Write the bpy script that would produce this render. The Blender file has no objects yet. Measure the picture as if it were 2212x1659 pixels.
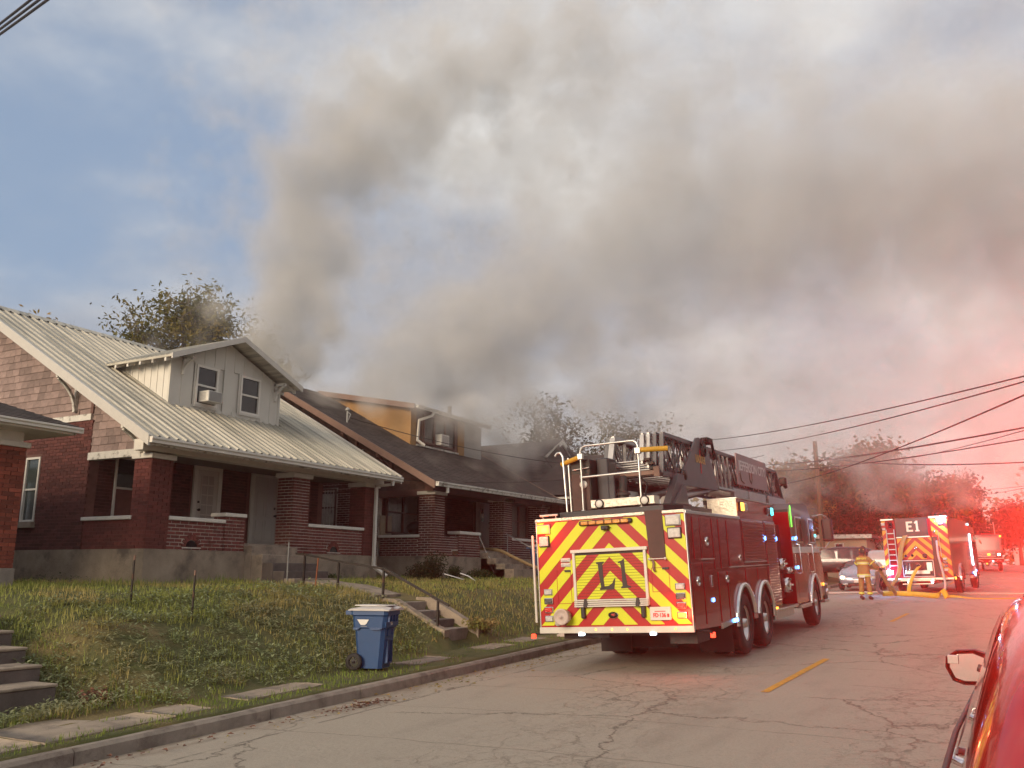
import bpy, bmesh, math, random
import numpy as np
from mathutils import Vector, Matrix, Euler, noise as mnoise
random.seed(7); rng = np.random.default_rng(7)
R = math.radians
scene = bpy.context.scene
COL = scene.collection
PI = math.pi

# ---------------------------------------------------------------- camera
PITCH, YAW, ROLL = R(12.1), R(28.5), R(0.25)
def basis():
    f0 = Vector((-math.sin(YAW), math.cos(YAW), 0)); r0 = Vector((math.cos(YAW), math.sin(YAW), 0)); u0 = Vector((0, 0, 1))
    f = f0*math.cos(PITCH)+u0*math.sin(PITCH); u = u0*math.cos(PITCH)-f0*math.sin(PITCH)
    r = r0*math.cos(ROLL)+u*math.sin(ROLL); u = u*math.cos(ROLL)-r0*math.sin(ROLL)
    u = f.cross(r)*-1.0
    return r.normalized(), u.normalized(), f.normalized()
_r, _u, _f = basis()
cam_data = bpy.data.cameras.new('camera'); cam = bpy.data.objects.new('camera', cam_data); COL.objects.link(cam)
cam.matrix_world = Matrix(((_r.x, _u.x, -_f.x, 0), (_r.y, _u.y, -_f.y, 0), (_r.z, _u.z, -_f.z, 1.8), (0, 0, 0, 1)))
cam_data.sensor_width = 36.0; cam_data.lens = 36.0*1915/2212
cam_data.clip_start = 0.05; cam_data.clip_end = 3000
scene.camera = cam

# ---------------------------------------------------------------- world, sun, exposure
SUN_EL, SUN_AZ = R(17), R(187)     # azimuth of the sun, clockwise from +Y: low, behind the photographer
world = bpy.data.worlds.new('World'); scene.world = world; world.use_nodes = True
class NT:
    """small helper for building node trees"""
    def __init__(s, tree): s.t = tree; s.n = tree.nodes; s.l = tree.links
    def new(s, typ, **kw):
        n = s.n.new(typ)
        for k, v in kw.items(): setattr(n, k, v)
        return n
    def link(s, a, b): s.l.new(a, b)
    def val(s, sock, v):
        if isinstance(v, bpy.types.NodeSocket): s.l.new(v, sock)
        else: sock.default_value = v
    def math(s, op, a, b=0.0, c=None, clamp=False):
        n = s.n.new('ShaderNodeMath'); n.operation = op; n.use_clamp = clamp
        s.val(n.inputs[0], a); s.val(n.inputs[1], b)
        if c is not None: s.val(n.inputs[2], c)
        return n.outputs[0]
    def vmath(s, op, a, b=(0, 0, 0), scale=None):
        n = s.n.new('ShaderNodeVectorMath'); n.operation = op
        s.val(n.inputs[0], a)
        if op != 'NORMALIZE' and op != 'LENGTH': s.val(n.inputs[1], b)
        if scale is not None: s.val(n.inputs['Scale'], scale)
        return n.outputs['Value'] if op in ('DOT_PRODUCT', 'LENGTH', 'DISTANCE') else n.outputs['Vector']
    def noise(s, vec, scale, detail=5.0, rough=0.55, dist=0.0, out='Fac', w=None):
        n = s.n.new('ShaderNodeTexNoise'); s.val(n.inputs['Scale'], scale); n.inputs['Detail'].default_value = detail
        n.inputs['Roughness'].default_value = rough; n.inputs['Distortion'].default_value = dist
        if vec is not None: s.l.new(vec, n.inputs['Vector'])
        return n.outputs[out] if out in n.outputs else n.outputs[0]
    def ramp(s, fac, a, b, smooth=True):
        n = s.n.new('ShaderNodeMapRange'); n.interpolation_type = 'SMOOTHSTEP' if smooth else 'LINEAR'
        s.val(n.inputs['Value'], fac); n.inputs['From Min'].default_value = a; n.inputs['From Max'].default_value = b
        return n.outputs['Result']
    def mix(s, fac, a, b, typ='RGBA', blend='MIX'):
        n = s.n.new('ShaderNodeMix'); n.data_type = typ
        if typ == 'RGBA': n.blend_type = blend; ia, ib, o = n.inputs[6], n.inputs[7], n.outputs[2]
        else: ia, ib, o = n.inputs[2], n.inputs[3], n.outputs[0]
        s.val(n.inputs[0], fac); s.val(ia, a); s.val(ib, b)
        return o
def c4(c): return (c[0], c[1], c[2], 1.0)

W = NT(world.node_tree)
for n in list(W.n): W.n.remove(n)
sky = W.new('ShaderNodeTexSky', sky_type='NISHITA', sun_disc=False)
sky.sun_elevation = SUN_EL; sky.sun_rotation = SUN_AZ; sky.air_density = 1.0; sky.dust_density = 1.5; sky.ozone_density = 1.2
gen = W.new('ShaderNodeTexCoord').outputs['Generated']
dirv = W.vmath('NORMALIZE', gen)
sep = W.new('ShaderNodeSeparateXYZ'); W.link(dirv, sep.inputs[0])
dz = W.math('ADD', W.math('MAXIMUM', sep.outputs[2], 0.0), 0.22)
comb = W.new('ShaderNodeCombineXYZ'); W.link(W.math('DIVIDE', sep.outputs[0], dz), comb.inputs[0]); W.link(W.math('DIVIDE', sep.outputs[1], dz), comb.inputs[1])
cv = comb.outputs[0]
n_big = W.noise(W.vmath('ADD', cv, (3.1, 7.7, 0)), 0.75, 7, 0.52, 0.4)
n_fine = W.noise(W.vmath('ADD', cv, (9.0, 1.0, 2.0)), 2.6, 6, 0.55, 0.3)
n_shade = W.noise(W.vmath('ADD', cv, (1.0, 4.0, 5.0)), 1.3, 5, 0.5, 0.2)
cover = W.math('ADD', W.math('MULTIPLY', n_big, 0.72), W.math('MULTIPLY', n_fine, 0.28))
# the overcast thickens down the street (+Y, +X) and breaks up over the houses
side_t = W.ramp(W.vmath('DOT_PRODUCT', dirv, (0.80, 0.55, 0.0)), -0.55, 0.55)
cover = W.math('ADD', cover, W.math('MULTIPLY', side_t, 0.16))
mask = W.ramp(cover, 0.385, 0.56)
blue = W.vmath('MULTIPLY', sky.outputs[0], (0.92, 1.0, 1.16))
blue = W.vmath('SCALE', blue, scale=0.060)
light = W.ramp(W.math('ADD', n_shade, W.math('MULTIPLY', n_fine, 0.35)), 0.54, 0.84)
ccol = W.mix(light, c4((0.255, 0.28, 0.33)), c4((0.60, 0.59, 0.565)))
# the low sky down the street glows warm
warm = W.math('MULTIPLY', W.ramp(sep.outputs[2], 0.42, 0.02), side_t)
ccol = W.mix(W.math('MULTIPLY', warm, 0.75), ccol, c4((0.58, 0.47, 0.38)))
bluem = W.mix(0.6, blue, c4((0.255, 0.335, 0.455)))
final = W.mix(W.math('MULTIPLY', mask, 0.93), bluem, ccol)
bg = W.new('ShaderNodeBackground'); bg.inputs['Strength'].default_value = 0.10
W.link(W.vmath('SCALE', final, scale=10.0), bg.inputs['Color'])
wo = W.new('ShaderNodeOutputWorld'); W.link(bg.outputs[0], wo.inputs['Surface'])

sun_d = bpy.data.lights.new('sun', 'SUN'); sun_d.energy = 2.5; sun_d.angle = R(24); sun_d.color = (1.0, 0.80, 0.56)
sun = bpy.data.objects.new('sun', sun_d); COL.objects.link(sun)
sd = Vector((math.sin(SUN_AZ)*math.cos(SUN_EL), math.cos(SUN_AZ)*math.cos(SUN_EL), math.sin(SUN_EL)))
sun.rotation_euler = sd.to_track_quat('Z', 'Y').to_euler(); sun.location = (-10, -20, 30)

scene.view_settings.view_transform = 'Standard'; scene.view_settings.look = 'None'
scene.view_settings.gamma = 1.0; scene.view_settings.exposure = 0.66; scene.view_settings.use_curve_mapping = False
scene.render.engine = 'CYCLES'
scene.cycles.use_denoising = True; scene.cycles.use_adaptive_sampling = True; scene.cycles.adaptive_threshold = 0.025
scene.cycles.max_bounces = 6; scene.cycles.diffuse_bounces = 3; scene.cycles.glossy_bounces = 3
scene.cycles.transmission_bounces = 4; scene.cycles.transparent_max_bounces = 12; scene.cycles.volume_bounces = 1
scene.cycles.sample_clamp_indirect = 6.0
scene.cycles.volume_step_rate = 4.0; scene.cycles.volume_max_steps = 40

# ---------------------------------------------------------------- materials
MATS = {}
def mat(name, col=(0.5, 0.5, 0.5), rough=0.6, metal=0.0, var=0.12, vs=3.0, col2=None, c2=(0.5, 0.7), c2s=None, bump=0.15, bs=40.0,
        isl=0.0, orand=0.0, spec=0.5, emit=None, es=0.0, trans=0.0, alpha=1.0, coat=0.0, streak=0.0, stretch=None, ior=1.45, rvar=0.0):
    m = bpy.data.materials.new(name); m.use_nodes = True; MATS[name] = m
    T = NT(m.node_tree); b = T.n['Principled BSDF']
    tc = T.new('ShaderNodeTexCoord').outputs['Object']
    vec = tc
    if stretch: vec = T.vmath('MULTIPLY', tc, stretch)
    color = None
    if var > 0 or col2 is not None or isl > 0 or orand > 0 or streak > 0:
        n1 = T.noise(vec, vs, 6, 0.6)
        f = T.ramp(n1, 0.25, 0.75, False)
        lo = [max(0, c*(1-var)) for c in col]; hi = [min(1, c*(1+var)) for c in col]
        color = T.mix(f, c4(lo), c4(hi))
        if col2 is not None:
            n2 = T.noise(T.vmath('ADD', vec, (5.2, 1.3, 8.8)), c2s or vs*0.6, 6, 0.62)
            color = T.mix(T.ramp(n2, c2[0], c2[1]), color, c4(col2))
        if isl > 0:
            g = T.new('ShaderNodeNewGeometry').outputs['Random Per Island']
            color = T.mix(1.0, color, T.math('ADD', T.math('MULTIPLY', g, 2*isl), 1-isl), blend='MULTIPLY')
        if orand > 0:
            g = T.new('ShaderNodeObjectInfo').outputs['Random']
            color = T.mix(1.0, color, T.math('ADD', T.math('MULTIPLY', g, 2*orand), 1-orand), blend='MULTIPLY')
        if streak > 0:
            n3 = T.noise(T.vmath('MULTIPLY', tc, (6, 6, 0.35)), 1.6, 5, 0.6)
            color = T.mix(T.math('MULTIPLY', T.ramp(n3, 0.45, 0.75), streak), color, c4([c*0.45 for c in col]))
        T.link(color, b.inputs['Base Color'])
    else:
        b.inputs['Base Color'].default_value = c4(col)
    b.inputs['Roughness'].default_value = rough; b.inputs['Metallic'].default_value = metal
    if rvar > 0:
        T.link(T.math('ADD', T.math('MULTIPLY', T.noise(vec, vs*2, 5, 0.6), rvar), rough-rvar*0.5, clamp=True), b.inputs['Roughness'])
    b.inputs['Specular IOR Level'].default_value = spec; b.inputs['IOR'].default_value = ior
    b.inputs['Transmission Weight'].default_value = trans; b.inputs['Alpha'].default_value = alpha
    b.inputs['Coat Weight'].default_value = coat; b.inputs['Coat Roughness'].default_value = 0.04
    if emit is not None:
        b.inputs['Emission Color'].default_value = c4(emit); b.inputs['Emission Strength'].default_value = es
    if bump > 0:
        bn = T.new('ShaderNodeBump'); bn.inputs['Strength'].default_value = bump; bn.inputs['Distance'].default_value = 0.02
        T.link(T.noise(vec, bs, 5, 0.65), bn.inputs['Height']); T.link(bn.outputs[0], b.inputs['Normal'])
    return m

mat('asphalt_shingle', (0.060, 0.048, 0.044), 0.9, var=0.35, vs=2.0, bump=0.5, bs=90, isl=0.25)
mat('metal_roofing', (0.50, 0.465, 0.385), 0.5, 0.12, var=0.12, vs=1.2, col2=(0.26, 0.25, 0.21), c2=(0.42, 0.66), c2s=1.6, bump=0.06, bs=14, stretch=(0.22, 5.0, 0.22), rvar=0.25, orand=0.05)
mat('white_paint', (0.66, 0.63, 0.57), 0.55, var=0.08, vs=4, col2=(0.38, 0.34, 0.28), c2=(0.60, 0.85), c2s=5, bump=0.1, bs=30)
mat('white_paint_worn', (0.60, 0.58, 0.53), 0.65, var=0.12, vs=5, col2=(0.24, 0.22, 0.19), c2=(0.50, 0.66), c2s=7, bump=0.25, bs=30)
mat('siding_white', (0.54, 0.52, 0.465), 0.5, var=0.06, vs=2, col2=(0.40, 0.39, 0.36), c2=(0.55, 0.85), c2s=1.2, bump=0.05, bs=20)
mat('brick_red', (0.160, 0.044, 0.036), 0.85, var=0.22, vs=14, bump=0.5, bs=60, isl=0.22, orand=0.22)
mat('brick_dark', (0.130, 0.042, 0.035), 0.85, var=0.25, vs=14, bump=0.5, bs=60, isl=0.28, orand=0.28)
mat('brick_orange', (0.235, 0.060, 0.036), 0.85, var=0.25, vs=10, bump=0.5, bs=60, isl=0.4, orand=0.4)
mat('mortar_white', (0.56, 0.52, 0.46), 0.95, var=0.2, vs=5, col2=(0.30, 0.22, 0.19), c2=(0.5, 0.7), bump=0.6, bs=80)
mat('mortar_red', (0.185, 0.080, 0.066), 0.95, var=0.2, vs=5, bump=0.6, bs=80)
mat('foundation', (0.30, 0.245, 0.185), 0.92, var=0.28, vs=2.5, col2=(0.13, 0.105, 0.085), c2=(0.50, 0.70), c2s=1.4, bump=0.8, bs=26)
mat('old_concrete', (0.30, 0.245, 0.19), 0.92, var=0.2, vs=5, col2=(0.17, 0.14, 0.115), c2=(0.48, 0.68), c2s=3, bump=0.5, bs=60)
mat('kerb_concrete', (0.26, 0.225, 0.19), 0.92, var=0.25, vs=5, col2=(0.13, 0.10, 0.085), c2=(0.48, 0.72), c2s=2.5, bump=0.6, bs=60)
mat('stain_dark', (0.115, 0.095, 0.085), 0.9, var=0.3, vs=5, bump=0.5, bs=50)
mat('gable_shingle', (0.225, 0.165, 0.150), 0.9, var=0.2, vs=8, bump=0.4, bs=60, isl=0.26, orand=0.26)
mat('gable_shingle_dark', (0.085, 0.050, 0.042), 0.9, var=0.25, vs=8, bump=0.4, bs=60, isl=0.2, orand=0.2)
mat('brown_trim', (0.13, 0.060, 0.045), 0.6, var=0.15, vs=4, bump=0.1, bs=30)
mat('tan_trim', (0.17, 0.100, 0.075), 0.6, var=0.12, vs=4, bump=0.1, bs=30)
mat('ochre_siding', (0.30, 0.165, 0.058), 0.7, var=0.12, vs=2, col2=(0.28, 0.14, 0.05), c2=(0.5, 0.75), bump=0.15, bs=20)
mat('dark_glass', (0.015, 0.018, 0.020), 0.06, var=0, bump=0.0, spec=0.8)
mat('window_glass', (0.05, 0.065, 0.062), 0.08, var=0.3, vs=1.5, bump=0.0, spec=0.8)
mat('clear_glass', (0.03, 0.035, 0.035), 0.06, var=0, bump=0.0, spec=0.8, alpha=0.30)
mat('curtain', (0.42, 0.38, 0.35), 0.8, var=0.1, vs=3, bump=0.2, bs=8, stretch=(8, 8, 0.6))
mat('door_white', (0.56, 0.52, 0.47), 0.45, var=0.05, vs=3, bump=0.03, bs=20)
mat('black_metal', (0.028, 0.024, 0.022), 0.5, 0.4, var=0.3, vs=10, col2=(0.10, 0.045, 0.025), c2=(0.55, 0.75), bump=0.15, bs=60)
mat('rust', (0.24, 0.075, 0.030), 0.85, var=0.3, vs=15, bump=0.3, bs=60)
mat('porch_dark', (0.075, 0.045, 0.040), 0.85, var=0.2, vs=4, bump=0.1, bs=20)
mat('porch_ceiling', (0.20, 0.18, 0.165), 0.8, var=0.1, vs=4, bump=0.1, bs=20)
mat('grey_plastic', (0.28, 0.28, 0.27), 0.5, var=0.05, bump=0.0)
mat('cream_plastic', (0.62, 0.60, 0.55), 0.5, var=0.05, bump=0.0)
mat('bin_blue', (0.014, 0.055, 0.155), 0.42, var=0.10, vs=3, col2=(0.03, 0.075, 0.16), c2=(0.55, 0.8), bump=0.06, bs=60)
mat('bin_lid', (0.42, 0.40, 0.39), 0.5, var=0.08, vs=6, bump=0.05, bs=30)
mat('paper', (0.55, 0.53, 0.50), 0.8, var=0.1, vs=8, bump=0.1)
mat('black_rubber', (0.016, 0.015, 0.015), 0.75, var=0.25, vs=9, bump=0.2, bs=50)
mat('black_plastic', (0.020, 0.019, 0.020), 0.45, var=0.1, vs=9, bump=0.0)
mat('chrome', (0.75, 0.74, 0.72), 0.16, 1.0, var=0.05, bump=0.02, bs=10)
mat('aluminium', (0.62, 0.60, 0.57), 0.34, 1.0, var=0.08, vs=8, bump=0.03, bs=40)
mat('tread_plate', (0.66, 0.60, 0.50), 0.33, 1.0, var=0.15, vs=12, bump=0.9, bs=28)
mat('white_metal', (0.52, 0.49, 0.44), 0.4, 0.1, var=0.06, vs=8, bump=0.02)
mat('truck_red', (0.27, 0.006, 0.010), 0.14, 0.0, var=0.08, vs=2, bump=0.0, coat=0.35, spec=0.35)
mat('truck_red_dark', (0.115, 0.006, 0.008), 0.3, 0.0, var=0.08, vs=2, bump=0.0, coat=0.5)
mat('truck_black', (0.020, 0.019, 0.022), 0.28, 0.0, var=0.1, vs=2, bump=0.0, coat=0.6)
mat('engine_dark', (0.030, 0.026, 0.024), 0.6, 0.2, var=0.4, vs=9, bump=0.3, bs=30)
mat('ladder_grey', (0.11, 0.112, 0.118), 0.42, 0.5, var=0.15, vs=4, bump=0.04, bs=30)
mat('ladder_silver', (0.42, 0.41, 0.40), 0.38, 0.7, var=0.12, vs=6, bump=0.04, bs=30)
mat('grab_yellow', (0.46, 0.25, 0.02), 0.5, var=0.1, vs=6, bump=0.05)
mat('chev_red', (0.33, 0.004, 0.005), 0.35, var=0.05, vs=3, bump=0.0, spec=0.6)
mat('chev_yellow', (0.52, 0.55, 0.012), 0.35, var=0.04, vs=3, bump=0.0, spec=0.6)
mat('chev_orange', (0.62, 0.28, 0.02), 0.4, var=0.04, vs=3, bump=0.0)
mat('letter_black', (0.020, 0.016, 0.014), 0.5, var=0.0, bump=0.0)
mat('letter_cream', (0.78, 0.66, 0.50), 0.5, var=0.0, bump=0.0)
mat('letter_gold', (0.52, 0.30, 0.10), 0.5, var=0.0, bump=0.0)
mat('letter_red', (0.50, 0.03, 0.03), 0.5, var=0.0, bump=0.0)
mat('letter_grey', (0.66, 0.60, 0.60), 0.5, var=0.0, bump=0.0)
mat('sign_panel', (0.30, 0.20, 0.205), 0.45, var=0.12, vs=2, bump=0.03)
mat('lens_clear', (0.42, 0.40, 0.38), 0.15, var=0.25, vs=30, bump=0.3, bs=60, spec=0.8)
mat('lens_dark', (0.05, 0.05, 0.055), 0.15, var=0.3, vs=30, bump=0.3, bs=60, spec=0.8)
mat('lens_red', (0.50, 0.02, 0.015), 0.15, var=0.2, vs=30, bump=0.3, bs=60, spec=0.8)
mat('lens_amber', (0.50, 0.20, 0.02), 0.15, var=0.3, vs=30, bump=0.3, bs=60, spec=0.8)
mat('glow_red_hot', (0.4, 0.05, 0.02), 0.3, var=0, bump=0, emit=(1.0, 0.11, 0.015), es=5.0)
mat('glow_red', (0.4, 0.02, 0.02), 0.3, var=0, bump=0, emit=(1.0, 0.04, 0.015), es=3.0)
mat('glow_amber', (0.9, 0.5, 0.1), 0.3, var=0, bump=0, emit=(1.0, 0.36, 0.04), es=2.8)
mat('glow_blue', (0.3, 0.5, 0.9), 0.3, var=0, bump=0, emit=(0.10, 0.36, 1.0), es=5.0)
mat('glow_cyan', (0.3, 0.9, 0.9), 0.3, var=0, bump=0, emit=(0.05, 0.75, 0.85), es=2.2)
mat('glow_green', (0.3, 0.9, 0.2), 0.3, var=0, bump=0, emit=(0.12, 1.0, 0.05), es=1.3)
mat('glow_white', (0.9, 0.9, 0.9), 0.3, var=0, bump=0, emit=(0.70, 0.85, 1.0), es=6.0)
mat('glow_warm', (0.9, 0.9, 0.8), 0.3, var=0, bump=0, emit=(1.0, 0.82, 0.50), es=12.0)
mat('plate', (0.60, 0.52, 0.50), 0.4, var=0.03, bump=0.0)
mat('hose_yellow', (0.62, 0.36, 0.035), 0.8, var=0.15, vs=6, bump=0.4, bs=90)
mat('hose_tan', (0.40, 0.27, 0.13), 0.8, var=0.15, vs=6, bump=0.4, bs=90)
mat('hose_white', (0.45, 0.36, 0.32), 0.8, var=0.15, vs=6, bump=0.3, bs=90)
mat('turnout', (0.31, 0.160, 0.065), 0.9, var=0.22, vs=7, bump=0.7, bs=16)
mat('reflective_yellow', (0.62, 0.60, 0.12), 0.4, var=0.05, bump=0.0)
mat('reflective_silver', (0.62, 0.60, 0.55), 0.35, var=0.05, bump=0.0)
mat('boot', (0.025, 0.020, 0.018), 0.6, var=0.2, vs=9, bump=0.1)
mat('skin', (0.36, 0.20, 0.14), 0.6, var=0.08, vs=9, bump=0.05)
mat('wood_pole', (0.20, 0.130, 0.085), 0.9, var=0.25, vs=3, bump=0.6, bs=14, stretch=(5, 5, 0.3))
mat('wire', (0.030, 0.022, 0.020), 0.6, var=0.0, bump=0.0)
mat('bark', (0.085, 0.065, 0.050), 0.95, var=0.3, vs=8, bump=0.8, bs=20)
mat('car_silver', (0.30, 0.33, 0.42), 0.22, 0.55, var=0.03, bump=0.0, coat=1.0)
mat('car_dark', (0.035, 0.030, 0.036), 0.2, 0.3, var=0.03, bump=0.0, coat=1.0)
mat('car_white', (0.42, 0.40, 0.42), 0.3, 0.0, var=0.03, bump=0.0, coat=1.0)
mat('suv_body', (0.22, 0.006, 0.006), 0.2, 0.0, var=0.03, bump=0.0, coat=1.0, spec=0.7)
mat('mirror', (0.80, 0.78, 0.76), 0.03, 1.0, var=0, bump=0.0)
mat('far_wall', (0.42, 0.34, 0.24), 0.8, var=0.15, vs=1, bump=0.2, bs=10)
mat('far_wall_white', (0.55, 0.50, 0.46), 0.8, var=0.1, vs=1, bump=0.1, bs=10)
mat('far_wall_brown', (0.20, 0.11, 0.085), 0.8, var=0.1, vs=1, bump=0.1, bs=10)
mat('far_roof', (0.16, 0.12, 0.115), 0.9, var=0.2, vs=1, bump=0.2, bs=10)
mat('yellow_line', (0.50, 0.265, 0.035), 0.8, var=0.2, vs=8, col2=(0.24, 0.18, 0.12), c2=(0.56, 0.66), c2s=9, bump=0.3, bs=60)
mat('litter_red', (0.13, 0.055, 0.035), 0.8, var=0.3, vs=20, bump=0.1)
mat('litter_white', (0.62, 0.60, 0.58), 0.7, var=0.1, bump=0.1)
mat('litter_teal', (0.10, 0.32, 0.30), 0.6, var=0.1, bump=0.1)
mat('stone_pale', (0.42, 0.38, 0.31), 0.9, var=0.2, vs=6, bump=0.5, bs=30)

def leaf_mat(name, a, b, c=None, rough=0.65):
    m = bpy.data.materials.new(name); m.use_nodes = True; MATS[name] = m
    T = NT(m.node_tree); bs = T.n['Principled BSDF']
    tc = T.new('ShaderNodeTexCoord').outputs['Object']
    isl = T.new('ShaderNodeNewGeometry').outputs['Random Per Island']
    col = T.mix(isl, c4(a), c4(b))
    if c is not None:
        col = T.mix(T.ramp(T.noise(tc, 0.55, 4, 0.6), 0.45, 0.62), col, c4(c))
    T.link(col, bs.inputs['Base Color']); bs.inputs['Roughness'].default_value = rough
    bs.inputs['Specular IOR Level'].default_value = 0.25
    tr = T.new('ShaderNodeBsdfTranslucent'); T.link(col, tr.inputs['Color'])
    mx = T.new('ShaderNodeMixShader'); mx.inputs[0].default_value = 0.28
    T.link(bs.outputs[0], mx.inputs[1]); T.link(tr.outputs[0], mx.inputs[2])
    T.link(mx.outputs[0], T.n['Material Output'].inputs['Surface'])
    return m
leaf_mat('leaf_olive', (0.060, 0.072, 0.018), (0.150, 0.135, 0.036), (0.190, 0.140, 0.032))
leaf_mat('leaf_sparse', (0.050, 0.052, 0.020), (0.120, 0.100, 0.035))
leaf_mat('leaf_gold', (0.26, 0.160, 0.028), (0.42, 0.25, 0.045), (0.20, 0.15, 0.035))
leaf_mat('leaf_deep', (0.095, 0.085, 0.026), (0.19, 0.145, 0.042), (0.30, 0.19, 0.045))
leaf_mat('leaf_dark', (0.028, 0.034, 0.014), (0.060, 0.058, 0.022))
leaf_mat('leaf_bush', (0.030, 0.050, 0.014), (0.075, 0.100, 0.030))
leaf_mat('grass_blade', (0.18, 0.22, 0.05), (0.34, 0.36, 0.10), (0.38, 0.31, 0.12))
leaf_mat('grass_fresh', (0.11, 0.165, 0.025), (0.22, 0.28, 0.055), (0.15, 0.20, 0.035))
leaf_mat('weed_leaf', (0.16, 0.20, 0.09), (0.33, 0.37, 0.19), (0.28, 0.27, 0.15))
leaf_mat('dry_grass', (0.25, 0.18, 0.065), (0.38, 0.27, 0.11), (0.18, 0.18, 0.05))
# ---------------------------------------------------------------- mesh helpers
def link(o, parent=None):
    COL.objects.link(o)
    if parent is not None: o.parent = parent
    return o
def tag(o, label=None, cat=None, group=None, kind=None):
    if label: o['label'] = label
    if cat: o['category'] = cat
    if group: o['group'] = group
    if kind: o['kind'] = kind
    return o
def thing(name, label, cat, loc=(0, 0, 0), rot=(0, 0, 0), group=None):
    o = bpy.data.objects.new(name, None); o.empty_display_size = 0.2; COL.objects.link(o)
    o.location = loc; o.rotation_euler = rot
    return tag(o, label, cat, group)
def Mt(m): return MATS[m] if isinstance(m, str) else m

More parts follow.
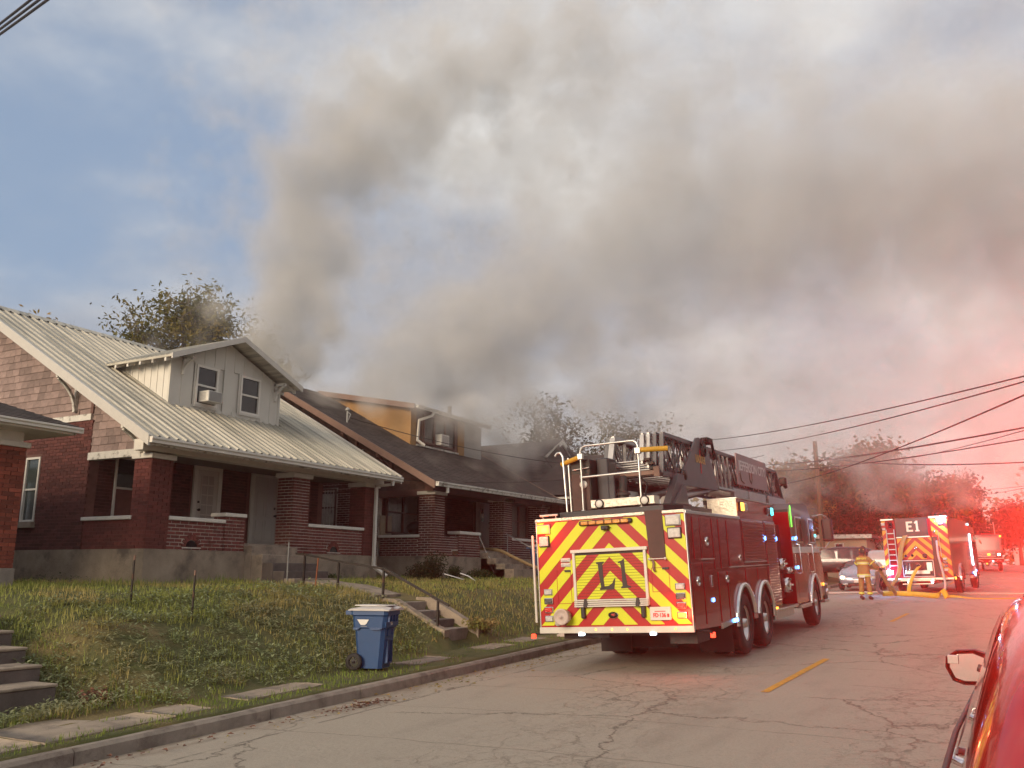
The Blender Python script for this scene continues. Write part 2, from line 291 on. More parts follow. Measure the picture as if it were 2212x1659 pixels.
class MB:
    """collects shapes; build() links them as one mesh object"""
    def __init__(s, off=(0, 0, 0)):
        s.v = []; s.f = []; s.mi = []; s.sm = []; s.off = Vector(off); s.cur = 0; s.smooth = False
    def add(s, vs, fs, smooth=None):
        b = len(s.v); s.v.extend([tuple(Vector(p)-s.off) for p in vs])
        sm = s.smooth if smooth is None else smooth
        for f in fs: s.f.append([b+i for i in f]); s.mi.append(s.cur); s.sm.append(sm)
        return s
    def box(s, a, b):
        x0, x1 = sorted((a[0], b[0])); y0, y1 = sorted((a[1], b[1])); z0, z1 = sorted((a[2], b[2]))
        return s.add([(x0, y0, z0), (x1, y0, z0), (x1, y1, z0), (x0, y1, z0), (x0, y0, z1), (x1, y0, z1), (x1, y1, z1), (x0, y1, z1)],
                     [(0, 3, 2, 1), (4, 5, 6, 7), (0, 1, 5, 4), (1, 2, 6, 5), (2, 3, 7, 6), (3, 0, 4, 7)])
    def bbox(s, a, b, r=0.01):
        """box with chamfered edges"""
        x0, x1 = sorted((a[0], b[0])); y0, y1 = sorted((a[1], b[1])); z0, z1 = sorted((a[2], b[2]))
        r = min(r, (x1-x0)*.45, (y1-y0)*.45, (z1-z0)*.45)
        bm = bmesh.new(); bmesh.ops.create_cube(bm, size=1.0)
        for v in bm.verts: v.co = Vector(((x0+x1)/2+v.co.x*(x1-x0), (y0+y1)/2+v.co.y*(y1-y0), (z0+z1)/2+v.co.z*(z1-z0)))
        bmesh.ops.bevel(bm, geom=bm.edges[:]+bm.verts[:], offset=r, segments=2, affect='EDGES', profile=0.5)
        bm.verts.index_update()
        s.add([v.co for v in bm.verts], [[v.index for v in f.verts] for f in bm.faces]); bm.free(); return s
    def obox(s, c, ux, uy, uz, dx, dy, dz):
        """oriented box: centre, three unit axes, full sizes"""
        c = Vector(c); X = Vector(ux)*dx/2; Y = Vector(uy)*dy/2; Z = Vector(uz)*dz/2
        return s.add([c-X-Y-Z, c+X-Y-Z, c+X+Y-Z, c-X+Y-Z, c-X-Y+Z, c+X-Y+Z, c+X+Y+Z, c-X+Y+Z],
                     [(0, 3, 2, 1), (4, 5, 6, 7), (0, 1, 5, 4), (1, 2, 6, 5), (2, 3, 7, 6), (3, 0, 4, 7)])
    def beam(s, a, b, w, h, up=(0, 0, 1)):
        a = Vector(a); b = Vector(b); d = (b-a); L = d.length; d.normalize(); u = Vector(up)
        x = d.cross(u)
        if x.length < 1e-4: x = d.cross(Vector((1, 0, 0)))
        x.normalize(); z = x.cross(d)
        return s.obox((a+b)/2, x, d, z, w, L, h)
    def prism(s, poly, axis, a, b):
        """poly in the two other axes (cyclic order), extruded along axis from a to b"""
        n = len(poly); vs = []
        for t in (a, b):
            for p in poly:
                if axis == 0: vs.append((t, p[0], p[1]))
                elif axis == 1: vs.append((p[0], t, p[1]))
                else: vs.append((p[0], p[1], t))
        fs = [tuple(range(n))[::-1], tuple(range(n, 2*n))]+[(i, (i+1) % n, n+(i+1) % n, n+i) for i in range(n)]
        return s.add(vs, fs)
    def tube(s, pts, r, n=8, cap=True, smooth=True):
        pts = [Vector(p) for p in pts]; rs = r if isinstance(r, (list, tuple)) else [r]*len(pts)
        vs = []; prev = None
        for i, p in enumerate(pts):
            if i == 0: d = pts[1]-p
            elif i == len(pts)-1: d = p-pts[i-1]
            else: d = (pts[i+1]-p).normalized()+(p-pts[i-1]).normalized()
            if d.length < 1e-9: d = Vector((0, 0, 1))
            d.normalize()
            if prev is None:
                x = d.cross(Vector((0, 0, 1)))
                if x.length < 0.1: x = d.cross(Vector((1, 0, 0)))
            else: x = prev-d*prev.dot(d)
            x.normalize(); prev = x; y = d.cross(x)
            for k in range(n):
                a = 2*PI*k/n; vs.append(p+(x*math.cos(a)+y*math.sin(a))*rs[i])
        fs = []
        for i in range(len(pts)-1):
            for k in range(n): fs.append((i*n+k, i*n+(k+1) % n, (i+1)*n+(k+1) % n, (i+1)*n+k))
        s.add(vs, fs, smooth)
        if cap: s.add([vs[k] for k in range(n)], [tuple(range(n))[::-1]], False); s.add([vs[-n+k] for k in range(n)], [tuple(range(n))], False)
        return s
    def cyl(s, a, b, r, n=16, r2=None, smooth=True): return s.tube([a, b], [r, r if r2 is None else r2], n, True, smooth)
    def lathe(s, prof, c, axis=(1, 0, 0), n=24, smooth=True):
        """prof = [(dist along axis, radius)]"""
        ax = Vector(axis).normalized(); x = ax.cross(Vector((0, 0, 1)))
        if x.length < 0.1: x = ax.cross(Vector((0, 1, 0)))
        x.normalize(); y = ax.cross(x); c = Vector(c); vs = []
        for (t, r) in prof:
            for k in range(n):
                a = 2*PI*k/n; vs.append(c+ax*t+(x*math.cos(a)+y*math.sin(a))*r)
        fs = []
        for i in range(len(prof)-1):
            for k in range(n): fs.append((i*n+k, i*n+(k+1) % n, (i+1)*n+(k+1) % n, (i+1)*n+k))
        return s.add(vs, fs, smooth)
    def ribbon(s, pts, side, w, t=0.006):
        """flat hose or strap: points, per-point side vectors, width"""
        vs = []; n = len(pts)
        for i, p in enumerate(pts):
            p = Vector(p); d = Vector(pts[min(i+1, n-1)])-Vector(pts[max(i-1, 0)])
            sv = Vector(side[i] if isinstance(side, list) else side).normalized(); nn = d.cross(sv)
            nn = nn.normalized() if nn.length > 1e-6 else Vector((0, 0, 1))
            vs += [p-sv*w/2-nn*t/2, p+sv*w/2-nn*t/2, p+sv*w/2+nn*t/2, p-sv*w/2+nn*t/2]
        fs = []
        for i in range(n-1):
            for k in range(4): fs.append((i*4+k, i*4+(k+1) % 4, (i+1)*4+(k+1) % 4, (i+1)*4+k))
        fs += [(0, 3, 2, 1), (n*4-4, n*4-3, n*4-2, n*4-1)]
        return s.add(vs, fs, True)
    def mesh(s, name, mats):
        me = bpy.data.meshes.new(name)
        me.from_pydata(s.v, [], s.f)
        for m in (mats if isinstance(mats, (list, tuple)) else [mats]): me.materials.append(Mt(m))
        me.polygons.foreach_set('material_index', s.mi); me.polygons.foreach_set('use_smooth', s.sm)
        me.update(); return me
    def build(s, name, mats, parent=None, label=None):
        o = bpy.data.objects.new(name, s.mesh(name, mats)); link(o, parent)
        if label: o['label'] = label
        return o

def np_mesh(name, V, F, mats, smooth=False, mi=None):
    """fast mesh from arrays; F is (n,3) or (n,4)"""
    me = bpy.data.meshes.new(name); k = F.shape[1]
    me.vertices.add(len(V)); me.vertices.foreach_set('co', np.ascontiguousarray(V, dtype=np.float32).ravel())
    me.loops.add(F.size); me.loops.foreach_set('vertex_index', np.ascontiguousarray(F, dtype=np.int32).ravel())
    me.polygons.add(len(F)); me.polygons.foreach_set('loop_start', np.arange(0, F.size, k, dtype=np.int32))
    me.polygons.foreach_set('loop_total', np.full(len(F), k, dtype=np.int32))
    if mi is not None: me.polygons.foreach_set('material_index', np.asarray(mi, dtype=np.int32))
    me.polygons.foreach_set('use_smooth', np.full(len(F), smooth, dtype=bool))
    for m in (mats if isinstance(mats, (list, tuple)) else [mats]): me.materials.append(Mt(m))
    me.update(calc_edges=True); return me

def text_part(name, txt, size, mtx, m, parent, ext=0.003, sx=1.0, bold=0.0, label=None):
    cu = bpy.data.curves.new(name, 'FONT'); cu.body = txt; cu.size = size; cu.extrude = ext; cu.align_x = 'CENTER'; cu.align_y = 'CENTER'; cu.offset = bold
    cu.resolution_u = 3
    t = bpy.data.objects.new('tmp', cu); COL.objects.link(t); bpy.context.view_layer.update()
    me = bpy.data.meshes.new_from_object(t.evaluated_get(bpy.context.evaluated_depsgraph_get()))
    bpy.data.objects.remove(t)
    me.transform(mtx @ Matrix.Diagonal((sx, 1, 1, 1))); me.materials.clear(); me.materials.append(Mt(m)); me.name = name
    o = bpy.data.objects.new(name, me); link(o, parent)
    if label: o['label'] = label
    return o
def frame_m(c, ux, uy):
    ux = Vector(ux).normalized(); uy = Vector(uy).normalized(); uz = ux.cross(uy)
    return Matrix(((ux.x, uy.x, uz.x, c[0]), (ux.y, uy.y, uz.y, c[1]), (ux.z, uy.z, uz.z, c[2]), (0, 0, 0, 1)))
def copy_tree(o, parent=None):
    c = o.copy(); COL.objects.link(c)
    if parent is not None: c.parent = parent
    for ch in list(o.children): copy_tree(ch, c)
    return c

# ---------------------------------------------------------------- the lie of the land
S = 0.0262
XC, XK, XR = -2.75, -7.70, 2.30          # centre line, left kerb face, right kerb face
def sy(Y):
    return S*Y if Y < 120 else S*120+(Y-120)*0.008
def road_z(X, Y): return sy(Y)-0.004*(X-XC)**2
_px = np.array([0, .5, .9, 1.7, 2.8, 3.7, 5.3, 12, 40]); _pf = np.array([0, .13, .27, .60, .84, .94, 1.0, 1.03, 1.1]); _pg = np.array([0, .27, .45, .76, .92, .97, 1.0, 1.03, 1.1])
def yard_z(Y):
    return float(np.interp(Y, [-40, 4, 8, 20, 30, 37, 42, 120, 300], [0.9, 1.50, 1.56, 1.66, 1.80, 1.55, 1.45, 3.6, 5.5]))
def toe_x(Y):
    return -8.75-0.35*float(np.interp(Y, [5.8, 6.6, 8.2, 12, 18], [0.6, 0.1, -0.5, 0.4, 0.8]))
def ground_z(X, Y):
    kz = road_z(XK, Y)+0.15
    if X <= XK-0.12:
        base = kz+0.02+0.02*min(1.0, (XK-X))
        if X > toe_x(Y): return base+0.012*mnoise.noise(Vector((X*1.3, Y*1.3, 0)))
        t = toe_x(Y)-X; m_ = min(1, max(0, (Y-9.5)/3))
        f = float(np.interp(t, _px, _pf))*(1-m_)+float(np.interp(t, _px, _pg))*m_
        z = base+(yard_z(Y)-base)*f
        bumpy = 0.05*min(1, t)*(mnoise.noise(Vector((X*0.9, Y*0.9, 3)))+0.5*mnoise.noise(Vector((X*2.3, Y*2.3, 7))))
        z += (bumpy if t < 6 else bumpy*0.5)
        if 4.0 < Y < 8.0 and -12.6 < X < -9.0:      # the stair cut into the bank at the left
            w = min(1, max(0, (8.0-Y)/.95))*min(1, max(0, (X+12.6)/.4)); w = w*w*(3-2*w)
            zc = road_z(XK, Y)+.20+max(0, (-9.62-X)/.46)*.175; z = z*(1-w)+min(z, zc)*w
        if 13.2 < Y < 16.2 and -10.8 < X < -8.7:      # turf banked up against the cheek walls
            wt = float(np.interp(-X, [8.7, 9.0, 9.15, 10.1, 10.8], [.5, .74, .80, 1.27, 1.30])); dd = max(0, 14.0-Y, Y-15.44); w = max(0, 1-dd/.75); w = w*w*(3-2*w); z = z*(1-w)+max(z, wt)*w
        if 14.15 < Y < 15.28 and -10.3 < X < -8.9: z = min(z, road_z(XK, Y)+.22+max(0, (-9.0-X))*.33)
        return z
    if X >= XR+0.15:
        return road_z(XR, Y)+0.15+0.02*min(3, X-XR)+0.03*max(0, min(6, X-XR-3))
    return road_z(X, Y)-0.12
def gnd_mat():
    m = bpy.data.materials.new('soil'); m.use_nodes = True; MATS['soil'] = m; T = NT(m.node_tree); b = T.n['Principled BSDF']
    tc = T.new('ShaderNodeTexCoord').outputs['Object']
    g = T.mix(T.ramp(T.noise(tc, 3.0, 6, 0.6), 0.4, 0.6), c4((0.070, 0.082, 0.022)), c4((0.100, 0.098, 0.036)))
    g = T.mix(T.ramp(T.noise(tc, 0.5, 4, 0.6), 0.52, 0.66), g, c4((0.16, 0.125, 0.050)))
    T.link(g, b.inputs['Base Color']); b.inputs['Roughness'].default_value = 0.95
    bn = T.new('ShaderNodeBump'); bn.inputs['Strength'].default_value = 0.8; bn.inputs['Distance'].default_value = 0.04
    T.link(T.noise(tc, 25, 6, 0.7), bn.inputs['Height']); T.link(bn.outputs[0], b.inputs['Normal'])
    return m
gnd_mat()
def grid_mesh(name, xs, ys, fz, m, kind='structure', skip=None):
    V = np.array([(x, y, fz(x, y)) for y in ys for x in xs]); nx = len(xs)
    F = []
    for j in range(len(ys)-1):
        for i in range(nx-1):
            if skip and skip((xs[i]+xs[i+1])/2, (ys[j]+ys[j+1])/2): continue
            a = j*nx+i; F.append((a, a+1, a+1+nx, a+nx))
    o = bpy.data.objects.new(name, np_mesh(name, V, np.array(F), m, True)); link(o)
    if kind: o['kind'] = kind
    return o
ys_g = np.concatenate([[-80, -40, -20, -10, -4], np.arange(0, 18, 0.17), np.arange(18, 30, 0.4), np.arange(30, 60, 1.0), [64, 70, 80, 95, 120, 160, 220, 300]])
xs_g = np.concatenate([[-220, -160, -120, -80, -60, -45, -35, -28, -24, -21, -18], np.arange(-16, -13, 0.5), np.arange(-13, -7.9, 0.22), [XK-0.13, XK-0.05, XK+0.3, -5, -2.75, 0, 2.0, XR+0.05, XR+0.16, 3, 4, 6, 9, 14, 25, 60, 150, 220]])
ground = grid_mesh('ground', list(xs_g), list(ys_g), ground_z, 'soil')

# road: old cracked concrete under thin asphalt
def road_mat():
    m = bpy.data.materials.new('road_surface'); m.use_nodes = True; MATS['road_surface'] = m; T = NT(m.node_tree); b = T.n['Principled BSDF']
    tc = T.new('ShaderNodeTexCoord').outputs['Object']
    base = T.mix(T.noise(tc, 0.45, 5, 0.6), c4((0.250, 0.215, 0.170)), c4((0.335, 0.292, 0.235)))
    base = T.mix(T.ramp(T.noise(T.vmath('MULTIPLY', tc, (1, 0.25, 1)), 1.4, 5, 0.6), 0.5, 0.75), base, c4((0.215, 0.184, 0.147)))
    fine = T.noise(tc, 130, 4, 0.7)
    base = T.mix(T.math('MULTIPLY', T.ramp(fine, 0.35, 0.7), 0.55), base, c4((0.43, 0.385, 0.32)))
    med = T.noise(tc, 34, 4, 0.75)
    base = T.mix(T.math('MULTIPLY', T.ramp(med, 0.42, 0.72), 0.35), base, c4((0.165, 0.140, 0.112)))
    specks = T.ramp(T.noise(T.vmath('MULTIPLY', tc, (7, 17, 1)), 1.0, 4, 0.65), 0.64, 0.72)
    base = T.mix(T.math('MULTIPLY', specks, 0.55), base, c4((0.085, 0.070, 0.060)))
    # cracks: distorted voronoi edges, denser in the wheel tracks and along the middle of the lane
    dist = T.vmath('ADD', tc, T.vmath('SCALE', T.noise(tc, 1.9, 8, 0.72, out='Color'), scale=0.62))
    def crack(scale, width, stretch=(1, 1, 1), off=0):
        v = T.new('ShaderNodeTexVoronoi', feature='DISTANCE_TO_EDGE'); v.inputs['Scale'].default_value = scale
        T.link(T.vmath('MULTIPLY', T.vmath('ADD', dist, (off, off*2, 0)), stretch), v.inputs['Vector'])
        return T.math('SUBTRACT', 1.0, T.ramp(v.outputs['Distance'], 0.0, width))
    sp = T.new('ShaderNodeSeparateXYZ'); T.link(tc, sp.inputs[0])
    lane = T.math('SUBTRACT', 1.0, T.ramp(T.math('ABSOLUTE', T.math('ADD', sp.outputs[0], 4.1)), 0.35, 1.5))
    lane2 = T.math('SUBTRACT', 1.0, T.ramp(T.math('ABSOLUTE', T.math('ADD', sp.outputs[0], 1.0)), 0.1, 0.9))
    patch = T.ramp(T.noise(tc, 0.55, 3, 0.5), 0.50, 0.60)
    c1 = T.math('MULTIPLY', T.math('MAXIMUM', crack(1.9, 0.016, (1, 0.6, 1)), T.math('MULTIPLY', crack(4.6, 0.020, (1, 0.7, 1), 9), 0.6)), T.math('MULTIPLY', T.math('MAXIMUM', lane, lane2), T.math('ADD', T.math('MULTIPLY', patch, .7), .3)))
    c2 = T.math('MULTIPLY', crack(0.42, 0.007, (0.8, 0.8, 1), 4), T.ramp(T.noise(tc, 0.35, 3, 0.5), 0.38, 0.5))
    # transverse and lengthwise joints
    wob = T.math('MULTIPLY', T.math('SUBTRACT', T.noise(tc, 1.2, 4, 0.6), 0.5), 0.22)
    yj = T.math('ABSOLUTE', T.math('SUBTRACT', T.math('FRACT', T.math('DIVIDE', T.math('ADD', sp.outputs[1], T.math('ADD', wob, 0.45)), 1.83)), 0.5))
    jt = T.math('MULTIPLY', T.math('SUBTRACT', 1.0, T.ramp(yj, 0.0, 0.0095)), T.ramp(T.noise(tc, 0.8, 3, 0.5), 0.38, 0.56))
    xj = T.math('ABSOLUTE', T.math('ADD', sp.outputs[0], T.math('ADD', T.math('MULTIPLY', wob, 0.7), 6.95)))
    jx = T.math('MULTIPLY', T.math('SUBTRACT', 1.0, T.ramp(xj, 0.006, 0.035)), T.ramp(T.noise(tc, 1.5, 4, 0.6), 0.40, 0.55))
    cr = T.math('MAXIMUM', T.math('MAXIMUM', c1, T.math('MULTIPLY', c2, 0.85)), T.math('MAXIMUM', T.math('MULTIPLY', jt, 0.75), T.math('MULTIPLY', jx, 0.8)))
    # the darker dirt of the gutter strip and tyre tracks
    gut = T.math('MULTIPLY', T.ramp(sp.outputs[0], -7.0, -7.6), T.ramp(T.noise(T.vmath('MULTIPLY', tc, (2, 0.6, 1)), 2.0, 5, 0.6), 0.40, 0.62))
    base = T.mix(T.math('MULTIPLY', gut, 0.5), base, c4((0.145, 0.095, 0.060)))
    wet = T.math('MULTIPLY', T.ramp(T.noise(T.vmath('MULTIPLY', tc, (0.35, 0.9, 1)), 0.8, 4, 0.55), 0.50, 0.60), T.ramp(sp.outputs[1], 38.0, 42.0))
    base = T.mix(T.math('MULTIPLY', wet, 0.6), base, c4((0.07, 0.06, 0.055)))
    base = T.mix(T.math('MULTIPLY', cr, 0.80), base, c4((0.075, 0.060, 0.048)))
    T.link(base, b.inputs['Base Color'])
    T.link(T.math('SUBTRACT', 0.86, T.math('MULTIPLY', wet, 0.66)), b.inputs['Roughness'])
    bn = T.new('ShaderNodeBump'); bn.inputs['Strength'].default_value = 0.7; bn.inputs['Distance'].default_value = 0.012
    h = T.math('SUBTRACT', T.math('ADD', T.math('MULTIPLY', fine, 0.35), T.noise(tc, 18, 5, 0.6)), T.math('MULTIPLY', cr, 1.8))
    T.link(h, bn.inputs['Height']); T.link(bn.outputs[0], b.inputs['Normal'])
    return m
road_mat()
xr = list(np.linspace(XK-0.02, XR+0.02, 15)); yr = list(np.concatenate([np.arange(-40, 60, 2.0), [60, 70, 80, 95, 110, 120, 160, 220, 290]]))
road = grid_mesh('road', xr, yr, lambda x, y: road_z(x, y), 'road_surface')
# side street opening on the left beyond the third house
MATS['road_surface2'] = MATS['road_surface']
sst = grid_mesh('side_street', list(np.linspace(-40, XK+0.1, 12)), [40.4, 41.5, 43, 45, 47.5], lambda x, y: max(ground_z(x, y), road_z(XK, y))+0.02+max(0, (XK-x))*0.003, 'road_surface')

# kerbs: cast lengths with open joints, each a piece of the kerb
def kerb(name, x0, x1, ylist, m, lean=0.02):
    root = bpy.data.objects.new(name, None); link(root); root['kind'] = 'structure'
    for a, b in zip(ylist[:-1], ylist[1:]):
        mb = MB(); n = max(2, int((b-a)/0.5)); prof = [(x1+0.0, -0.15), (x1-lean*.3, 0.115), (x1-lean-0.02, 0.148), (x0+0.02, 0.152), (x0, 0.13), (x0, -0.15)]
        if x1 > x0 and name.endswith('far'): pass
        vs = []; ysn = np.linspace(a+0.006, b-0.006, n+1); jig = random.uniform(-.006, .006)
        for y in ysn:
            for (px, pz) in prof: vs.append((px+jig+0.006*mnoise.noise(Vector((px*4, y*1.7, 1))), y, road_z(x1, y)+pz+0.008*mnoise.noise(Vector((px*9, y*2.1, 5)))))
        k = len(prof); fs = [(i*k+j, i*k+(j+1) % k, (i+1)*k+(j+1) % k, (i+1)*k+j) for i in range(n) for j in range(k)]
        fs += [tuple(range(k)), tuple(range(n*k, n*k+k))[::-1]]
        mb.add(vs, fs); mb.build('kerb_stone', m, root)
    return root
yk = [-20, -6, -2, 1.2, 3.4, 5.75, 8.3, 10.0, 11.6, 14.2, 17.3, 20.4, 23.5, 26.6, 29.7, 32.8, 36, 40.3]
kerb('kerb', XK-0.15, XK, yk, 'kerb_concrete')
kerb('kerb', XK-0.15, XK, [47.6, 51, 56, 62, 70, 80, 95, 119], 'kerb_concrete')
kr = kerb('kerb', XR+0.15, XR, [-20, -5, 3, 12, 22, 34, 50, 80, 119], 'kerb_concrete')

# sidewalk slabs, half buried by the turf: each slab a piece
swalk = bpy.data.objects.new('sidewalk', None); link(swalk); swalk['kind'] = 'structure'
slabs = [(-9.55, -8.02, 2.6, 4.1), (-9.7, -7.98, 4.15, 5.6), (-10.0, -8.0, 5.65, 7.15), (-8.80, -8.06, 7.2, 7.75), (-8.72, -8.12, 8.35, 9.75),
         (-8.75, -8.2, 12.0, 13.1), (-8.8, -8.25, 14.4, 15.4), (-8.9, -8.3, 15.9, 16.8), (-9.0, -8.2, 19, 20.5), (-9.0, -8.2, 22, 24), (-9.0, -8.2, 26, 28)]
for (x0, x1, y0, y1) in slabs:
    mb = MB(); nx, ny = 6, 6; vs = []
    ed = lambda a, b: 0.05*mnoise.noise(Vector((a*3, b*3, 11)))
    for j in range(ny+1):
        for i in range(nx+1):
            x = x0+(x1-x0)*i/nx; y = y0+(y1-y0)*j/ny
            if i == 0: x += ed(y, 0)
            if i == nx: x += ed(y, 4)
            vs.append((x, y, road_z(XK, y)+0.192+0.006*mnoise.noise(Vector((x*3, y*3, 0)))+0.008*(i == 3)))
    k = nx+1; fs = [(j*k+i, j*k+i+1, (j+1)*k+i+1, (j+1)*k+i) for j in range(ny) for i in range(nx)]
    mb.add(vs, fs, True); top = len(vs)
    rim = [j*k for j in range(ny+1)]+[ny*k+i for i in range(1, k)]+[j*k+nx for j in range(ny-1, -1, -1)]+[i for i in range(nx-1, 0, -1)]
    vb = [(vs[q][0], vs[q][1], vs[q][2]-0.12) for q in rim]
    b0 = len(mb.v); mb.v.extend(vb)
    for q in range(len(rim)):
        r2 = (q+1) % len(rim); mb.f.append([rim[q], b0+q, b0+r2, rim[r2]]); mb.mi.append(0); mb.sm.append(False)
    mb.build('paving_slab', 'old_concrete', swalk)

# yellow dashes
def dash(y0, y1, x0, x1, w=0.11):
    mb = MB(); n = 12; vs = []
    for i in range(n+1):
        t = i/n; y = y0+(y1-y0)*t; x = x0+(x1-x0)*t; j = 0.008*mnoise.noise(Vector((y*9, 0, 0)))
        vs += [(x-w/2+j, y, road_z(x, y)+0.006), (x+w/2-j, y, road_z(x, y)+0.006)]
    mb.add(vs, [(2*i, 2*i+1, 2*i+3, 2*i+2) for i in range(n)]); o = mb.build('road_marking', 'yellow_line'); o['kind'] = 'structure'
dash(12.15, 16.2, -2.86, -2.75); dash(25.0, 28.4, -2.62, -2.5); dash(0.0, 3.2, -2.9, -2.88); dash(52, 56, -2.5, -2.45)
# ---------------------------------------------------------------- masonry helpers
BL, BH, PU, PV = 0.203, 0.0515, 0.2145, 0.0690
class Masonry:
    """bricks of one house: the first `limit` become single pieces, the rest one joined part"""
    def __init__(s, root, off, limit=300): s.root = root; s.off = Vector(off); s.items = []; s.limit = limit
    def face(s, O, U, N, w, h, m, openings=(), prio=5, proud=0.004, clip=None, gap=0.011):
        """running bond on the plane through O spanned by U and z; N points outward"""
        O = Vector(O); U = Vector(U); N = Vector(N); rows = int(round(h/PV)); pv = h/max(1, rows)
        for r in range(rows):
            z = (r+0.5)*pv; x = -(PU/2 if r % 2 else 0)
            while x < w-0.02:
                a = max(0.004, x+gap); b = min(w-0.004, x+PU-gap); x += PU
                if b-a < 0.03: continue
                segs = [(a, b)]
                for (u0, u1, v0, v1) in openings:
                    if v0 < z < v1:
                        n = []
                        for (p, q) in segs:
                            if q <= u0 or p >= u1: n.append((p, q)); continue
                            if p < u0-0.03: n.append((p, u0-0.004))
                            if q > u1+0.03: n.append((u1+0.004, q))
                        segs = n
                for (p, q) in segs:
                    c = O+U*((p+q)/2)+Vector((0, 0, z))
                    if clip and not clip(c): continue
                    s.items.append((prio, c+N*(proud/2-0.012+random.uniform(-.0015, .0015)), U, N, q-p, pv*(BH if gap > .008 else .0605)/PV, m))
    def radial(s, c, U, N, r0, r1, n, m, a0=0.0, a1=PI, prio=0):
        c = Vector(c); U = Vector(U); N = Vector(N); Z = Vector((0, 0, 1))
        for i in range(n):
            a = a0+(a1-a0)*(i+0.5)/n; d = U*math.cos(a)+Z*math.sin(a); t = U*-math.sin(a)+Z*math.cos(a)
            s.items.append((prio, c+d*(r0+r1)/2+N*0.004, d, N, r1-r0, (a1-a0)*r0/n*1.05, m, t))
    def finish(s):
        s.items.sort(key=lambda t: t[0]); cache = {}; groups = {}
        for i, it in enumerate(s.items):
            c, U, N, L, Hh, m = it[1:7]; Zt = it[7] if len(it) > 7 else Vector((0, 0, 1))
            if i < s.limit:
                key = (round(L, 2), round(Hh, 3), m)
                if key not in cache:
                    mb = MB(); mb.obox((0, 0, 0), (1, 0, 0), (0, 1, 0), (0, 0, 1), key[0], 0.034, Hh); cache[key] = mb.mesh('brick', m)
                o = bpy.data.objects.new('brick', cache[key]); link(o, s.root)
                o.matrix_local = Matrix(((U.x, N.x, Zt.x, c.x-s.off.x), (U.y, N.y, Zt.y, c.y-s.off.y), (U.z, N.z, Zt.z, c.z-s.off.z), (0, 0, 0, 1)))
            else:
                groups.setdefault(m, MB(s.off)).obox(c, U, N, Zt, L, 0.034, Hh)
        for m, mb in groups.items():
            o = mb.build('brickwork', m, s.root); o['kind'] = 'stuff'

def window(root, off, O, U, N, w, h, frame='white_paint', glass='window_glass', sash=True, fw=0.05, depth=0.05, sill=None, curtain=None, mullions=0, name='window', grid=None):
    """O = lower left corner seen from outside; U along, N outward"""
    O = Vector(O); U = Vector(U); N = Vector(N); Z = Vector((0, 0, 1)); mb = MB(off)
    def bar(u0, u1, v0, v1, n0, n1): mb.obox(O+U*(u0+u1)/2+Z*(v0+v1)/2+N*(n0+n1)/2, U, N, Z, u1-u0, n1-n0, v1-v0)
    bar(0, fw, 0, h, -depth, 0.02); bar(w-fw, w, 0, h, -depth, 0.02); bar(fw, w-fw, h-fw, h, -depth, 0.019); bar(fw, w-fw, 0, fw, -depth, 0.019)
    if sash: bar(fw, w-fw, h*.5-.02, h*.5+.02, -depth, 0.006)
    for k in range(mullions):
        t = w*(k+1)/(mullions+1); bar(t-.03, t+.03, fw, h-fw, -depth, 0.012)
    if grid:
        nx, ny = grid
        for k in range(1, nx): bar(fw+(w-2*fw)*k/nx-.009, fw+(w-2*fw)*k/nx+.009, fw, h-fw, -.03, 0.004)
        for k in range(1, ny): bar(fw, w-fw, fw+(h-2*fw)*k/ny-.009, fw+(h-2*fw)*k/ny+.009, -.03, 0.003)
    wo = mb.build(name, frame, root)
    # panes are sub-parts of the window
    halves = [(fw, h*.5-.02), (h*.5+.02, h-fw)] if sash else [(fw, h-fw)]
    for i, (v0, v1) in enumerate(halves):
        g = MB(off); dn = -0.035 if i == 0 else -0.020
        g.obox(O+U*w/2+Z*(v0+v1)/2+N*dn, U, N, Z, w-2*fw, 0.006, v1-v0); g.build('pane', 'clear_glass' if curtain else glass, wo)
    if curtain:
        g = MB(off); n = 14; vs = []
        for k in range(n+1):
            t = k/n; dn = -0.062+0.016*math.sin(k*2.3)
            for zz in (fw, h-fw): vs.append(O+U*(fw+(w-2*fw)*t)+Z*zz+N*dn)
        g.add(vs, [(2*k, 2*k+2, 2*k+3, 2*k+1) for k in range(n)]); g.build('curtain', curtain, wo)
    if sill:
        g = MB(off); g.obox(O+U*w/2-Z*0.06+N*0.02, U, N, Z, w+0.10, 0.16, 0.12); g.build('sill', sill, wo)
    return wo

